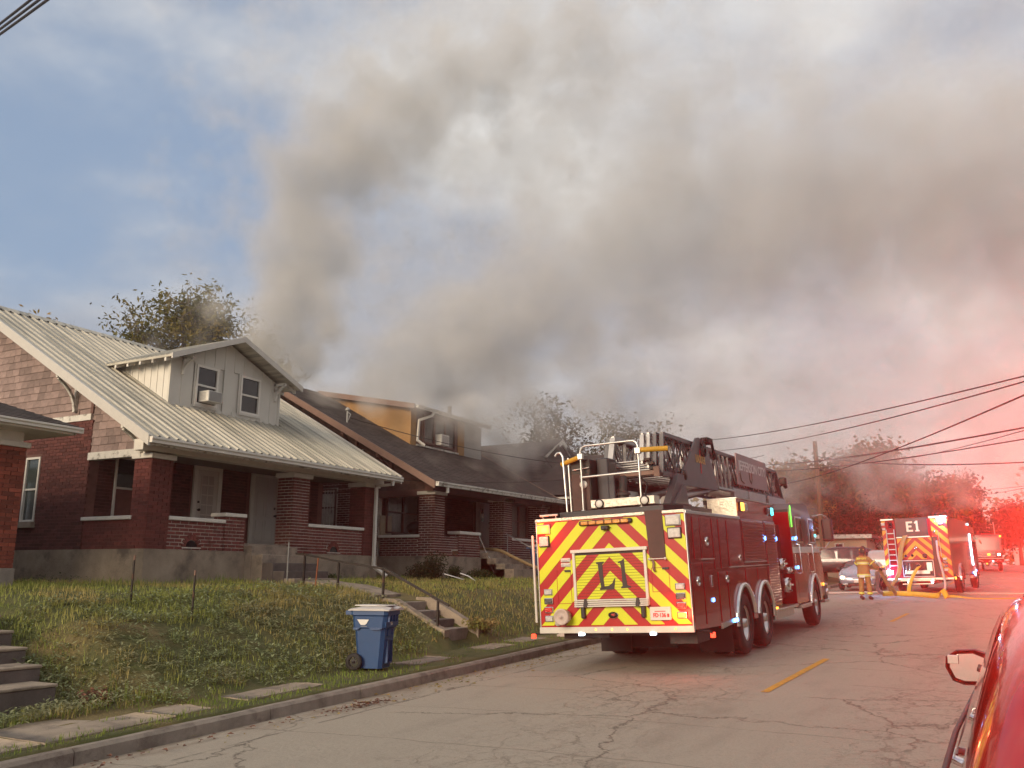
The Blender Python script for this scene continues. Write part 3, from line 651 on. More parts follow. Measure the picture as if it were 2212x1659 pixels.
def shingle_field(root, off, O, U, N, w, h, m, inside, tile=(0.30, 0.165), limit=220, name='shingle', gap=0.004, rnd=0.02):
    """overlapping flat shingles on a wall or a roof; V is the up-slope direction"""
    O = Vector(O); U = Vector(U); N = Vector(N); V = N.cross(U); V = V if V.z > 0 else -V
    tw, th = tile; rows = int(h/th)+1; n = 0; rest = MB(off); cache = {}
    tl = (V-N*0.10).normalized(); nn = U.cross(tl); nn = nn if nn.dot(N) > 0 else -nn
    for r in range(rows):
        x = -tw*random.random()
        while x < w:
            L = tw*random.uniform(0.82, 1.12); a, b = x+gap/2, x+L-gap/2; x += L
            c = O+U*(a+b)/2+V*((r+0.5)*th+random.uniform(-rnd, rnd)*0.25)+N*0.014
            if not inside(c): continue
            if n < limit:
                key = round((b-a), 2)
                if key not in cache: q = MB(); q.obox((0, 0, 0), (1, 0, 0), (0, 1, 0), (0, 0, 1), key, th*1.12, 0.010); cache[key] = q.mesh(name, m)
                o = bpy.data.objects.new(name, cache[key]); link(o, root)
                o.matrix_local = Matrix(((U.x, tl.x, nn.x, c.x-off[0]), (U.y, tl.y, nn.y, c.y-off[1]), (U.z, tl.z, nn.z, c.z-off[2]), (0, 0, 0, 1)))
                n += 1
            else: rest.obox(c, U, tl, nn, b-a, th*1.12, 0.010)
    if rest.v: o = rest.build(name+'_field', m, root); o['kind'] = 'stuff'

def course_roof(root, off, corners, m, exposure=0.145, tab=0.30, name='roof', thick=0.10):
    """shingled roof plane: corners = eave left, eave right, top right, top left; stepped courses of single tabs"""
    A, B, Cc, D = [Vector(c) for c in corners]
    L = ((D-A).length+(Cc-B).length)/2; n = max(2, int(L/exposure)); mb = MB(off)
    U = (B-A).normalized(); V = ((D-A)+(Cc-B)).normalized(); N = U.cross(V).normalized()
    if N.z < 0: N = -N
    mb.add([A, B, Cc, D, A-N*thick, B-N*thick, Cc-N*thick, D-N*thick], [(0, 1, 2, 3), (7, 6, 5, 4), (0, 4, 5, 1), (1, 5, 6, 2), (2, 6, 7, 3), (3, 7, 4, 0)])
    ro = mb.build(name, m, root)
    t = MB(off)
    for i in range(n):
        f0, f1 = i/n, (i+1)/n; a = A.lerp(D, f0); b = B.lerp(Cc, f0); a2 = A.lerp(D, f1); b2 = B.lerp(Cc, f1); w = (b-a).length
        if w < 0.1: continue
        k = max(1, int(w/tab)); sh = (0.5/k if i % 2 else 0)
        for j in range(k+1):
            g0 = max(0, (j-0.5)/k+sh) if i % 2 else j/k
            g1 = min(1, (j+0.5)/k+sh) if i % 2 else (j+1)/k
            if g0 >= g1 or g0 >= 1: continue
            e = 0.003/w; up = random.uniform(0.007, 0.013)
            p = [a.lerp(b, min(1, g0+e)), a.lerp(b, max(0, g1-e)), a2.lerp(b2, max(0, g1-e)), a2.lerp(b2, min(1, g0+e))]
            t.add([p[0]+N*up, p[1]+N*up, p[2]+N*0.002, p[3]+N*0.002, p[0]+N*0.0005, p[1]+N*0.0005], [(0, 1, 2, 3), (4, 5, 1, 0)])
    o = t.build('shingle_courses', m, ro if ro else root); o['kind'] = 'stuff'
    return ro

def gutter(root, off, a, b, m='white_paint', size=0.11, drop=0.02, name='gutter'):
    """K-style gutter along +Y from a to b, opening upward, outer side +X"""
    mb = MB(off); s = size
    prof = [(0, 0), (0.006, 0), (0.006, -s*0.9), (s*0.75, -s*0.9), (s*0.80, -s*0.5), (s*1.05, -s*0.30), (s*1.05, 0), (s*1.11, 0), (s*1.11, -s*0.34), (s*0.86, -s*0.54), (s*0.80, -s), (0, -s)]
    vs = []; n = 10
    for i in range(n+1):
        t = i/n; p = Vector(a).lerp(Vector(b), t); w = 0.005*mnoise.noise(Vector((t*7, a[1], 0)))
        for (x, z) in prof: vs.append((p.x+x, p.y, p.z+z+w))
    k = len(prof); fs = [(i*k+j, i*k+(j+1) % k, (i+1)*k+(j+1) % k, (i+1)*k+j) for i in range(n) for j in range(k)]
    fs += [tuple(range(k)), tuple(range(n*k, n*k+k))[::-1]]
    mb.add(vs, fs)
    for e in (a, b): mb.box((e[0]+.001, e[1]-.004, e[2]-s), (e[0]+s*1.05, e[1]+.004, e[2]))
    return mb.build(name, m, root)

def pillar(root, off, M_, x0, x1, y0, y1, z0, z1, brick, mort, prio=2, cap=0.09, capm='white_paint', faces='-Y+X+Y-X'):
    gp = .011 if mort == 'mortar_white' else .005
    """x1 is the street face"""
    mb = MB(off); mb.box((x0+.008, y0+.008, z0), (x1-.008, y1-.008, z1)); mb.build('pillar', mort, root)
    h = z1-z0
    if '-Y' in faces: M_.face((x0, y0, z0), (1, 0, 0), (0, -1, 0), x1-x0, h, brick, prio=prio, gap=gp)
    if '+X' in faces: M_.face((x1, y0, z0), (0, 1, 0), (1, 0, 0), y1-y0, h, brick, prio=prio, gap=gp)
    M_.face((x1, y1, z0), (-1, 0, 0), (0, 1, 0), x1-x0, h, brick, prio=9, gap=gp)
    M_.face((x0, y1, z0), (0, -1, 0), (-1, 0, 0), y1-y0, h, brick, prio=9, gap=gp)
    c = MB(off); c.bbox((x0-.05, y0-.05, z1), (x1+.05, y1+.05, z1+cap), 0.012); c.build('pillar_cap', capm, root)

def brick_wall(root, off, M_, x0, x1, y0, y1, z0, z1, brick, mort, prio=3, faces=('-Y', '+X'), cap=None, capm='white_paint', openings={}, name='low_wall', capx=0.05):
    gp = .011 if mort == 'mortar_white' else .005
    mb = MB(off); mb.box((x0+.008, y0+.008, z0), (x1-.008, y1-.008, z1)); mb.build(name, mort, root)
    if '-Y' in faces: M_.face((x0, y0, z0), (1, 0, 0), (0, -1, 0), x1-x0, z1-z0, brick, prio=prio, openings=openings.get('-Y', ()), gap=gp)
    if '+X' in faces: M_.face((x1, y0, z0), (0, 1, 0), (1, 0, 0), y1-y0, z1-z0, brick, prio=prio, openings=openings.get('+X', ()), gap=gp)
    if '+Y' in faces: M_.face((x1, y1, z0), (-1, 0, 0), (0, 1, 0), x1-x0, z1-z0, brick, prio=prio, gap=gp)
    if cap:
        c = MB(off); c.bbox((x0-capx, y0-(capx if '-Y' in faces else -0.002), z1), (x1+capx, y1-0.002, z1+cap), 0.01); c.build('wall_cap', capm, root)

def downspout(root, off, pts, m='white_paint', w=0.075, d=0.055):
    mb = MB(off)
    for a, b in zip(pts[:-1], pts[1:]):
        a = Vector(a); b = Vector(b); e = (b-a).normalized()*0.02; mb.beam(a-e, b+e, w, d, up=(1, 0, 0.001))
    return mb.build('downspout', m, root)
def bracket(root, off, O, run, rise, m='white_paint_worn', t=0.07, axis=1, sgn=-1):
    """curved knee brace: O at the wall foot, arm runs out along sgn*axis"""
    mb = MB(off); O = Vector(O); d = Vector((0, sgn, 0)) if axis == 1 else Vector((sgn, 0, 0)); Z = Vector((0, 0, 1)); side = d.cross(Z)
    mb.beam(O+d*t*.4, O+d*t*.4+Z*rise, t*.8, t*.8, up=d)
    mb.beam(O+Z*(rise-t*.4), O+Z*(rise-t*.4)+d*run, t*.8, t*.8)
    P0, P1, P2 = O+Z*t*.8+d*t*.6, O+Z*rise*.55+d*run*.15, O+Z*(rise-t)+d*(run-t*.5); prev = P0
    for i in range(1, 6):
        s_ = i/5; q = P0*(1-s_)**2+P1*2*s_*(1-s_)+P2*s_*s_; e = (q-prev).normalized()*0.006; mb.beam(prev-e, q+e, t*.7, t*.62); prev = q
    return mb.build('bracket', m, root)

# ---------------------------------------------------------------- house one (pale metal roof)
OF1 = (-14.2, 11.64, 1.6)
h1 = thing('brick_house', 'red brick bungalow with pale ribbed metal roof and white board dormer', 'house', OF1)
XF, XW, YL, YR, ZF = -14.2, -16.05, 11.64, 18.82, 2.24
M1 = Masonry(h1, OF1, 300)
mb = MB(OF1); mb.box((XW+.01, YL-.025, 0.9), (XF+.03, YR+.02, ZF)); mb.box((-25.5, YL-.024, 0.9), (XW+.01, YR+.02, ZF+.001)); mb.build('foundation', 'foundation', h1)
mb = MB(OF1); mb.box((XW, YL+.2, 2.20), (XF-.10, YR-.1, 2.42)); mb.build('porch_floor', 'old_concrete', h1)
PD = 0.48
pillar(h1, OF1, M1, XF-PD, XF, YL, 12.15, ZF, 3.96, 'brick_red', 'mortar_red', prio=1, cap=0.10)
pillar(h1, OF1, M1, XF-PD, XF, 15.62, 16.18, ZF, 3.97, 'brick_red', 'mortar_white', prio=1, cap=0.11)
pillar(h1, OF1, M1, XF-PD, XF, 18.28, YR, ZF, 3.98, 'brick_red', 'mortar_red', prio=4, cap=0.11)
vent1 = (0.40, 0.86, 0.04, 0.22)
brick_wall(h1, OF1, M1, XF-.22, XF-.03, 12.15, 13.62, ZF, 2.81, 'brick_red', 'mortar_white', prio=0, faces=('+X',), cap=0.075, openings={'+X': [(0.38, 0.88, 0.05, 0.24)]})
brick_wall(h1, OF1, M1, XF-.34, XF, 13.62, 14.18, ZF, 2.955, 'brick_red', 'mortar_white', prio=0, faces=('+X', '-Y', '+Y'), cap=0.075)
brick_wall(h1, OF1, M1, XF-.22, XF-.03, 16.18, 18.28, ZF, 2.86, 'brick_red', 'mortar_white', prio=0, faces=('+X',), cap=0.075, openings={'+X': [(0.72, 1.24, 0.05, 0.24)]})
brick_wall(h1, OF1, M1, XW, XF-PD, YL+.02, YL+.21, ZF, 2.80, 'brick_red', 'mortar_red', prio=6, faces=('-Y',), cap=0.075)
for yc in (12.78, 17.16):
    M1.radial((XF-.03, yc, ZF+.055), (0, 1, 0), (1, 0, 0), 0.15, 0.245, 9, 'brick_red')
    mb = MB(OF1); n = 10; mb.add([(XF-.028, yc-.15, ZF+.06)]+[(XF-.028, yc-.15*math.cos(PI*k/n), ZF+.06+.13*math.sin(PI*k/n)) for k in range(1, n)]+[(XF-.028, yc+.15, ZF+.06)], [tuple(range(n+1))])
    mb.build('vent_opening', 'dark_glass', h1)
    mb = MB(OF1); mb.box((XF-.06, yc-.24, ZF+.03), (XF-.005, yc+.24, ZF+.055)); mb.build('vent_sill', 'mortar_white', h1)
# body walls
wX0, wX1 = -18.10, -17.62
mb = MB(OF1)
mb.box((-25.5, YL+.008, ZF), (wX0, YL+.22, 4.85)); mb.box((wX1, YL+.008, ZF), (XW-.008, YL+.22, 4.85))
mb.box((wX0, YL+.008, ZF), (wX1, YL+.22, 2.78)); mb.box((wX0, YL+.008, 4.20), (wX1, YL+.22, 4.85))
mb.box((-25.5, YR-.2, ZF), (XW-.008, YR-.002, 4.85)); mb.box((-25.7, YL+.01, ZF), (-25.5, YR, 4.85)); mb.build('body_wall', 'mortar_red', h1)
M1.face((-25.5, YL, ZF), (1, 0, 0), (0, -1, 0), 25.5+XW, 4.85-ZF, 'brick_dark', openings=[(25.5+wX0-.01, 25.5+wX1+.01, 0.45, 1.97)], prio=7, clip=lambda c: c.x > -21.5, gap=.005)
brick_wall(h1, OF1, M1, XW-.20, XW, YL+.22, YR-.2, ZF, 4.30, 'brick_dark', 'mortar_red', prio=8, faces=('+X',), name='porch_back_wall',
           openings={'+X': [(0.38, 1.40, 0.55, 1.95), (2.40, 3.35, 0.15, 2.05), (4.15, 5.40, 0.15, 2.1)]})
mb = MB(OF1); mb.box((XW+.001, YR-.19, ZF), (XF-PD, YR-.02, 2.86)); mb.build('low_wall', 'mortar_white', h1)
window(h1, OF1, (wX0, YL, 2.82), (1, 0, 0), (0, -1, 0), wX1-wX0, 1.36, sill='old_concrete', fw=.045)
mb = MB(OF1); mb.box((wX0-.06, YL-.006, 4.18), (wX1+.06, YL+.05, 4.30)); mb.build('lintel', 'brown_trim', h1)
window(h1, OF1, (XW+.01, 12.26, 2.86), (0, 1, 0), (1, 0, 0), 1.0, 1.32, glass='dark_glass', fw=.045)
# porch doors
def panel_door(root, off, X, y0, y1, z0, z1, m, letter=None, lites=None, frame=0.11, name='door', knob=True, side=1, panels=True, frame_m='white_paint'):
    fr = MB(off); fr.box((X, y0-frame, z0), (X+.05, y0, z1+frame)); fr.box((X, y1, z0), (X+.05, y1+frame, z1+frame)); fr.box((X, y0, z1), (X+.049, y1, z1+frame))
    fr.box((X-.005, y0-frame-.02, z1+frame), (X+.075, y1+frame+.02, z1+frame+.035)); fr.build('door_frame', frame_m, root)
    d = MB(off); d.box((X+.003, y0+.005, z0+.01), (X+.028, y1-.005, z1-.005)); w = y1-y0; hh = z1-z0
    if panels:
        rows = [(0.06, 0.36), (0.42, 0.78), (0.84, 0.95)]
        for (a, b) in rows:
            for (p, q) in ((0.13, 0.46), (0.54, 0.87)):
                for (u0, u1, v0, v1) in ((p, q, a, a+.012), (p, q, b-.012, b), (p, p+.025, a, b), (q-.025, q, a, b)):
                    d.box((X+.028, y0+w*u0, z0+hh*v0), (X+.036, y0+w*u1, z0+hh*v1))
    o = d.build(name, m, root)
    if lites:
        nx, ny, u0, u1, v0, v1 = lites; g = MB(off); g.box((X+.029, y0+w*u0, z0+hh*v0), (X+.033, y0+w*u1, z0+hh*v1)); g.build('pane', 'curtain', o)
        gb = MB(off)
        for i in range(nx+1): yy = y0+w*(u0+(u1-u0)*i/nx); gb.box((X+.033, yy-.013, z0+hh*v0-.01), (X+.045, yy+.013, z0+hh*v1+.01))
        for i in range(ny+1): zz = z0+hh*(v0+(v1-v0)*i/ny); gb.box((X+.033, y0+w*u0-.01, zz-.012), (X+.044, y0+w*u1+.01, zz+.012))
        gb.build('glazing_bars', m, o)
    if knob:
        ky = y1-.07 if side > 0 else y0+.07; k = MB(off)
        k.lathe([(0, .02), (.03, .018), (.035, .032), (.06, .032), (.075, .015), (.076, 0)], (X+.028, ky, z0+hh*.44), (1, 0, 0), 12)
        k.lathe([(0, .026), (.02, .026), (.022, 0)], (X+.028, ky, z0+hh*.55), (1, 0, 0), 12); k.build('door_knob', 'black_metal', o)
    if letter: text_part('door_letter', letter, 0.11, frame_m_(X+.038, (y0+y1)/2 if letter == 'B' else y0-.055, z0+hh*(.80 if letter == 'B' else .60)), 'letter_black', o)
    return o
def frame_m_(x, y, z): return frame_m((x+.012, y, z), (0, 1, 0), (0, 0, 1))
panel_door(h1, OF1, XW+.01, 14.42, 15.04, 2.48, 4.12, 'door_white', letter='A', lites=(2, 6, .20, .80, .10, .93), panels=False, side=-1)
panel_door(h1, OF1, XW+.01, 16.22, 17.02, 2.46, 4.14, 'door_white', letter='B')
# beams, ceiling
mb = MB(OF1); mb.box((XF-.20, 11.36, 4.09), (XF+.06, 18.98, 4.30)); mb.build('porch_beam', 'white_paint', h1)
mb = MB(OF1); mb.box((XW-.05, YL-.015, 4.02), (XF-.20, YL+.14, 4.17)); mb.build('side_beam', 'white_paint_worn', h1)
mb = MB(OF1); mb.box((XW-9.4, YL-.03, 4.85), (XW-.06, YL+.10, 4.98)); mb.build('band_board', 'white_paint_worn', h1)
mb = MB(OF1); mb.box((XW, YL+.14, 4.20), (XF-.20, YR-.1, 4.235)); mb.build('porch_ceiling', 'porch_ceiling', h1)
text_part('house_number', '509', 0.15, frame_m((XF+.068, 14.86, 4.165), (0, 1, 0), (0, 0, 1)), 'letter_black', h1, ext=0.006, bold=0.006)
# roof
EX, EZ, SL = -13.62, 4.26, 0.562; RX = -19.86; RZ = EZ+SL*(EX-RX); RY0, RY1 = 11.02, 19.0
def roof1(x): return EZ+SL*(EX-x)
for side_ in (0, 1):
    p0, p1 = ((EX, EZ), (RX, RZ)) if side_ == 0 else ((2*RX-EX, EZ), (RX, RZ))
    k = 9; w = (RY1-RY0)/k
    for i in range(k):
        mb = MB(OF1); ribs = 4; pts = []
        for j in range(ribs):
            yy = RY0+w*i+w*j/ribs; q = w/ribs
            pts += [(yy, 0), (yy+q*.09, .034), (yy+q*.22, .034), (yy+q*.31, 0), (yy+q*.55, .0), (yy+q*.58, .006), (yy+q*.66, .006), (yy+q*.69, 0)]
        pts.append((RY0+w*(i+1), 0)); vs = []; nseg = 6
        for s_ in range(nseg+1):
            t = s_/nseg; px = p0[0]+(p1[0]-p0[0])*t; pz = p0[1]+(p1[1]-p0[1])*t
            for (yy, hh) in pts: vs.append((px+(hh*.49 if side_ == 0 else -hh*.49), yy, pz+hh*.87+.012))
        kk = len(pts); mb.add(vs, [(s_*kk+j, s_*kk+j+1, (s_+1)*kk+j+1, (s_+1)*kk+j) for s_ in range(nseg) for j in range(kk-1)])
        mb.build('roof_sheet', 'metal_roofing', h1)
mb = MB(OF1); d = 0.14
mb.prism([(EX-.02, EZ-.01), (RX, RZ-.01), (2*RX-EX+.02, EZ-.01), (2*RX-EX+.02, EZ-.01-d), (RX, RZ-.01-d), (EX-.02, EZ-.01-d)], 1, RY0+.05, RY1-.05); mb.build('roof_deck', 'white_paint_worn', h1)
for yy in (RY0-.012, RY1-.04):
    mb = MB(OF1); mb.prism([(EX+.04, EZ+.035), (RX, RZ+.055), (RX, RZ-.16), (EX+.04, EZ-.175)], 1, yy, yy+.052); mb.build('rake_board', 'white_metal', h1)
    mb = MB(OF1); mb.prism([(2*RX-EX-.04, EZ+.035), (RX-.001, RZ+.055), (RX-.001, RZ-.16), (2*RX-EX-.04, EZ-.175)], 1, yy, yy+.052); mb.build('rake_board', 'white_metal', h1)
mb = MB(OF1); mb.prism([(RX-.16, RZ-.06), (RX, RZ+.055), (RX+.16, RZ-.06), (RX+.16, RZ-.045), (RX, RZ+.072), (RX-.16, RZ-.045)], 1, RY0, RY1); mb.build('ridge_cap', 'metal_roofing', h1)
mb = MB(OF1)
for i in range(34): mb.box((RX-.165, RY0+.1+i*.235, RZ-.10), (RX+.165, RY0+.14+i*.235, RZ-.035))
mb.build('ridge_closures', 'engine_dark', h1)
gutter(h1, OF1, (EX-.0, RY0+.02, EZ-.005), (EX-.0, RY1-.03, EZ-.015), 'white_paint')
mb = MB(OF1); mb.box((EX-.05, RY0+.05, EZ-.15), (EX-.005, RY1-.05, EZ-.02)); mb.build('fascia', 'white_paint_worn', h1)
# gable walls clad in square shingles
gz = lambda c: (4.98 if c.x < XW-.06 else 4.17)+.06 < c.z < roof1(c.x)-.26
mb = MB(OF1); mb.prism([(XF-.05, 4.17), (XF-.05, roof1(XF)-.16), (RX, RZ-.16), (2*RX-XF, 4.98), (XW-.06, 4.98), (XW-.06, 4.17)], 1, YL+.03, YL+.12); mb.build('gable_wall', 'gable_shingle', h1)
mb = MB(OF1); mb.prism([(XF-.05, 4.17), (RX, RZ-.16), (2*RX-XF, 4.17)], 1, YR-.1, YR-.02); mb.build('gable_wall', 'gable_shingle', h1)
shingle_field(h1, OF1, (-23, YL+.03, 4.17), (1, 0, 0), (0, -1, 0), 9.0, 3.6, 'gable_shingle', lambda c: gz(c) and c.x > -21.5 and c.x < XF-.08, tile=(0.225, 0.158), limit=290)
mb = MB(OF1); mb.box((XW-.10, YL-.02, 4.98), (XW-.02, YL+.02, 5.32)); mb.build('corner_board', 'brown_trim', h1)
for (bx, bz) in ((-16.65, 5.05), (-14.50, 3.99)): bracket(h1, OF1, (bx, YL+.01, bz), 0.52, roof1(bx)-.19-bz, t=0.085)
# dormer of house one
DX, DY0, DY1 = -15.60, 13.08, 16.44; dzb = roof1(DX); DPY = (DY0+DY1)/2; DSL = 0.405; ev = 0.36; DRZ = 7.21; DEZ = DRZ-DSL*(DPY-DY0+ev)
def dtop(y): return DRZ-0.13-DSL*abs(y-DPY)
dorm = MB(OF1); dorm.add([(DX-.03, DY0+.02, dzb-.2), (DX-.03, DY1-.02, dzb-.2), (DX-.03, DY1-.02, dtop(DY1)), (DX-.03, DPY, dtop(DPY)), (DX-.03, DY0+.02, dtop(DY0))], [(0, 1, 2, 3, 4)])
xb = EX-(dtop(DY0)-EZ)/SL-.05
for yy in (DY0+.02, DY1-.02): dorm.add([(DX-.03, yy, dzb-.2), (DX-.03, yy, dtop(DY0)), (xb, yy, dtop(DY0)), (xb, yy, roof1(xb)-.3)], [(0, 1, 2, 3)])
dorm = dorm.build('dormer', 'siding_white', h1)
k = 11; w = (DY1-DY0)/k; wins = [(13.77, 14.42, 5.50, 6.42), (15.12, 15.77, 5.52, 6.43)]
for i in range(k):
    a, b = DY0+w*i, DY0+w*(i+1)
    sp = [(dzb-.06, None)]
    mid = (a+b)/2; segs = [(dzb+.02, None)]
    for (p, q, lo, hi) in wins:
        if a < q-.03 and b > p+.03: segs = [(dzb+.02, lo-.02), (hi+.02, None)]
    for (lo, hi) in segs:
        mb = MB(OF1); t0 = dtop(a) if hi is None else hi; t1 = dtop(b) if hi is None else hi
        mb.prism([(a+.002, lo), (b-.002, lo), (b-.002, t1), (a+.002, t0)] if abs(mid-DPY) > w*.5 or hi is not None else [(a+.002, lo), (b-.002, lo), (b-.002, t1), (DPY, dtop(DPY)), (a+.002, t0)], 0, DX-.025, DX)
        mb.prism([(a-.012, lo), (a+.018, lo), (a+.018, t0), (a-.012, t0)], 0, DX, DX+.012)
        mb.build('siding_board', 'siding_white', dorm)
nb = 9; xs_ = np.linspace(xb, DX, nb+1)
for i in range(nb):
    a, b = xs_[i], xs_[i+1]; mb = MB(OF1)
    mb.prism([(a+.001, roof1(a)-.02), (b-.001, roof1(b)-.02), (b-.001, dtop(DY0)), (a+.001, dtop(DY0))], 1, DY0, DY0+.02); mb.prism([(b-.03, roof1(b)-.02), (b-.001, roof1(b)-.02), (b-.001, dtop(DY0)), (b-.03, dtop(DY0))], 1, DY0-.012, DY0); mb.build('siding_board', 'cream_plastic', dorm)
for yy, nm in ((DY0, 0), (DY1, 1)):
    mb = MB(OF1); mb.box((DX-.04, yy-.03, dzb-.03), (DX+.018, yy+.03, dtop(yy))); mb.build('corner_board', 'siding_white', dorm)
for sgn in (-1, 1):
    fy = DPY+sgn*(DPY-DY0+ev); fx = DX+.42; vs = []
    mb = MB(OF1); xt = EX-(DEZ-EZ)/SL; xr_ = EX-(DRZ-EZ)/SL; nr = 14; t = .05
    top = [(fx, DPY, DRZ), (fx, fy, DEZ), (xt, fy, DEZ), (xr_, DPY, DRZ)]
    mb.add(top+[(p[0], p[1], p[2]-t) for p in top], [(0, 1, 2, 3), (7, 6, 5, 4), (0, 4, 5, 1), (1, 5, 6, 2), (2, 6, 7, 3), (3, 7, 4, 0)])
    for j in range(nr):
        x0 = fx-.05-(fx-xt)*j/nr
        if x0 < xt+.1: continue
        mb.add([(x0, DPY, DRZ+.002), (x0-.03, DPY, DRZ+.002), (x0-.03, fy, DEZ+.002), (x0, fy, DEZ+.002), (x0-.008, DPY, DRZ+.024), (x0-.022, DPY, DRZ+.024), (x0-.022, fy, DEZ+.024), (x0-.008, fy, DEZ+.024)], [(0, 4, 7, 3), (4, 5, 6, 7), (5, 1, 2, 6), (3, 7, 6, 2)])
    mb.build('dormer_roof', 'metal_roofing', dorm)
    mb = MB(OF1); q = [(DPY, DRZ+.03), (fy+sgn*.012, DEZ+.03), (fy+sgn*.012, DEZ-.10), (DPY, DRZ-.10)]; mb.prism(q if sgn > 0 else q[::-1], 0, fx-.01, fx+.03); mb.build('rake_board', 'white_metal', dorm)
    for x0 in (DX+.2, DX-.2, DX-.6, DX-1.0, DX-1.4, DX-1.75):
        mb = MB(OF1); mb.prism([(fy-sgn*.01, DEZ-.052), (fy-sgn*.01, DEZ-.13), (fy-sgn*(ev-.01), DEZ-.13+DSL*(ev-.02)), (fy-sgn*(ev-.01), DEZ-.052+DSL*(ev-.02))], 0, x0-.03, x0+.03); mb.build('rafter_tail', 'white_paint_worn', dorm)
bracket(dorm, OF1, (DX, DY0+.30, 6.10), 0.34, 0.40, axis=0, sgn=1, t=0.07)
bracket(dorm, OF1, (DX, DY1-.16, 5.98), 0.34, 0.44, axis=0, sgn=1, t=0.08)
for (p, q, lo, hi) in wins: window(dorm, OF1, (DX+.012, p, lo), (0, 1, 0), (1, 0, 0), q-p, hi-lo, fw=.05, glass='dark_glass', depth=0.04)
for (p, q, lo, hi) in wins:
    tr = MB(OF1)
    tr.box((DX-.01, p-.05, lo-.05), (DX+.012, p-.002, hi+.05)); tr.box((DX-.01, q+.002, lo-.05), (DX+.012, q+.05, hi+.05)); tr.box((DX-.01, p-.002, hi+.002), (DX+.011, q+.002, hi+.05)); tr.box((DX-.01, p-.002, lo-.05), (DX+.03, q+.002, lo-.002))
    tr.build('window_trim', 'siding_white', dorm)
ac = thing('air_conditioner', 'white boxy air conditioner hanging out of the left dormer window', 'air conditioner', (DX+.10, 14.10, 5.55))
mb = MB(); mb.bbox((-.12, -.20, .02), (.20, .22, .27), .015); mb.build('casing', 'cream_plastic', ac)
mb = MB()
for i in range(9): mb.box((.2, -.17, .045+i*.024), (.208, .19, .055+i*.024))
mb.box((.198, -.175, .035), (.203, .195, .255)); mb.build('grille', 'grey_plastic', ac)
mb = MB(); 
for i in range(6): mb.box((-.05, -.204, .06+i*.03), (.12, -.199, .07+i*.03))
mb.build('side_louvre', 'grey_plastic', ac)
# downspout at the right corner
ds = downspout(h1, OF1, [(EX+.05, 18.62, EZ-.10), (EX+.02, 18.62, EZ-.22), (XF+.10, 18.62, 4.02), (XF+.09, 18.62, 1.98), (XF+.42, 18.72, 1.74)], w=.085, d=.06)
# steps to the porch
st = thing('concrete_steps', 'worn stained concrete steps up to the white metal roofed house', 'steps', (XF, 14.9, 1.6))
mb = MB((XF, 14.9, 1.6)); mb.box((XF-.12, 14.19, 1.4), (XF+.22, 15.61, 2.36)); mb.build('landing', 'old_concrete', st)
for i, z in enumerate((2.18, 2.01, 1.84, 1.69)):
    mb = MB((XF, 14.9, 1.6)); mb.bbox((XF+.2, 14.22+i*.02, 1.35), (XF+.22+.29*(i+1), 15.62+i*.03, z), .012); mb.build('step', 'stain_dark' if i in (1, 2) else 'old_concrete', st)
M1.finish()

# ---------------------------------------------------------------- house two (dark roof, ochre dormer, on fire)
OF2 = (-13.8, 20.9, 1.7)
h2 = thing('burning_house', 'brown and red brick bungalow with dark shingle roof and ochre dormer wreathed in smoke', 'house', OF2)
M2 = Masonry(h2, OF2, 300)
X2, XB, Y0, Y1, Z2 = -13.8, -15.75, 20.9, 28.1, 2.28
mb = MB(OF2); mb.box((-25, Y0-.02, 0.9), (X2+.03, Y1+.02, Z2)); mb.build('foundation', 'foundation', h2)
mb = MB(OF2); mb.box((XB, Y0+.2, 2.2), (X2-.12, Y1-.1, 2.5)); mb.build('porch_floor', 'old_concrete', h2)
pillar(h2, OF2, M2, X2-.52, X2, Y0, 21.45, Z2, 3.98, 'brick_dark', 'mortar_white', prio=1, cap=.10)
pillar(h2, OF2, M2, X2-.52, X2, 24.9, 25.46, Z2, 4.06, 'brick_dark', 'mortar_white', prio=2, cap=.10)
pillar(h2, OF2, M2, X2-.52, X2, 27.6, Y1, Z2, 4.06, 'brick_dark', 'mortar_white', prio=4, cap=.10)
brick_wall(h2, OF2, M2, XB+.1, X2-.52, Y0+.02, Y0+.2, Z2, 2.80, 'brick_dark', 'mortar_white', prio=1, faces=('-Y',), cap=.075)
brick_wall(h2, OF2, M2, X2-.22, X2-.03, 21.45, 22.25, Z2, 2.83, 'brick_dark', 'mortar_white', prio=1, faces=('+X',), openings={'+X': [(.45, .8, .04, .2)]})
brick_wall(h2, OF2, M2, X2-.34, X2, 22.25, 23.42, Z2, 2.93, 'brick_dark', 'mortar_white', prio=1, faces=('+X', '-Y', '+Y'), cap=.085)
brick_wall(h2, OF2, M2, X2-.40, X2-.05, 25.46, 27.6, Z2, 2.86, 'brick_dark', 'mortar_white', prio=3, faces=('+X',), cap=.08)
mb = MB(OF2); mb.box((X2-.032, 21.93, Z2+.05), (X2-.02, 22.22, Z2+.17)); mb.build('vent_opening', 'dark_glass', h2)
mb = MB(OF2); mb.box((-25, Y0+.008, Z2), (XB-.01, Y0+.2, 4.6)); mb.box((-25, Y1-.2, Z2), (XB-.01, Y1, 4.6)); mb.box((-25.2, Y0, Z2), (-25, Y1, 4.6)); mb.build('body_wall', 'mortar_white', h2)
M2.face((-21, Y0, Z2), (1, 0, 0), (0, -1, 0), 21+XB, 2.25, 'brick_dark', prio=5, openings=[(3.05, 3.75, 0.85, 2.02)], clip=lambda c: c.x > -19.5)
brick_wall(h2, OF2, M2, XB-.2, XB, Y0+.2, Y1-.2, Z2, 4.35, 'brick_dark', 'mortar_red', prio=8, faces=('+X',), name='porch_back_wall', openings={'+X': [(0.25, 2.1, 0.5, 2.0), (5.2, 6.6, .2, 2.1)]})
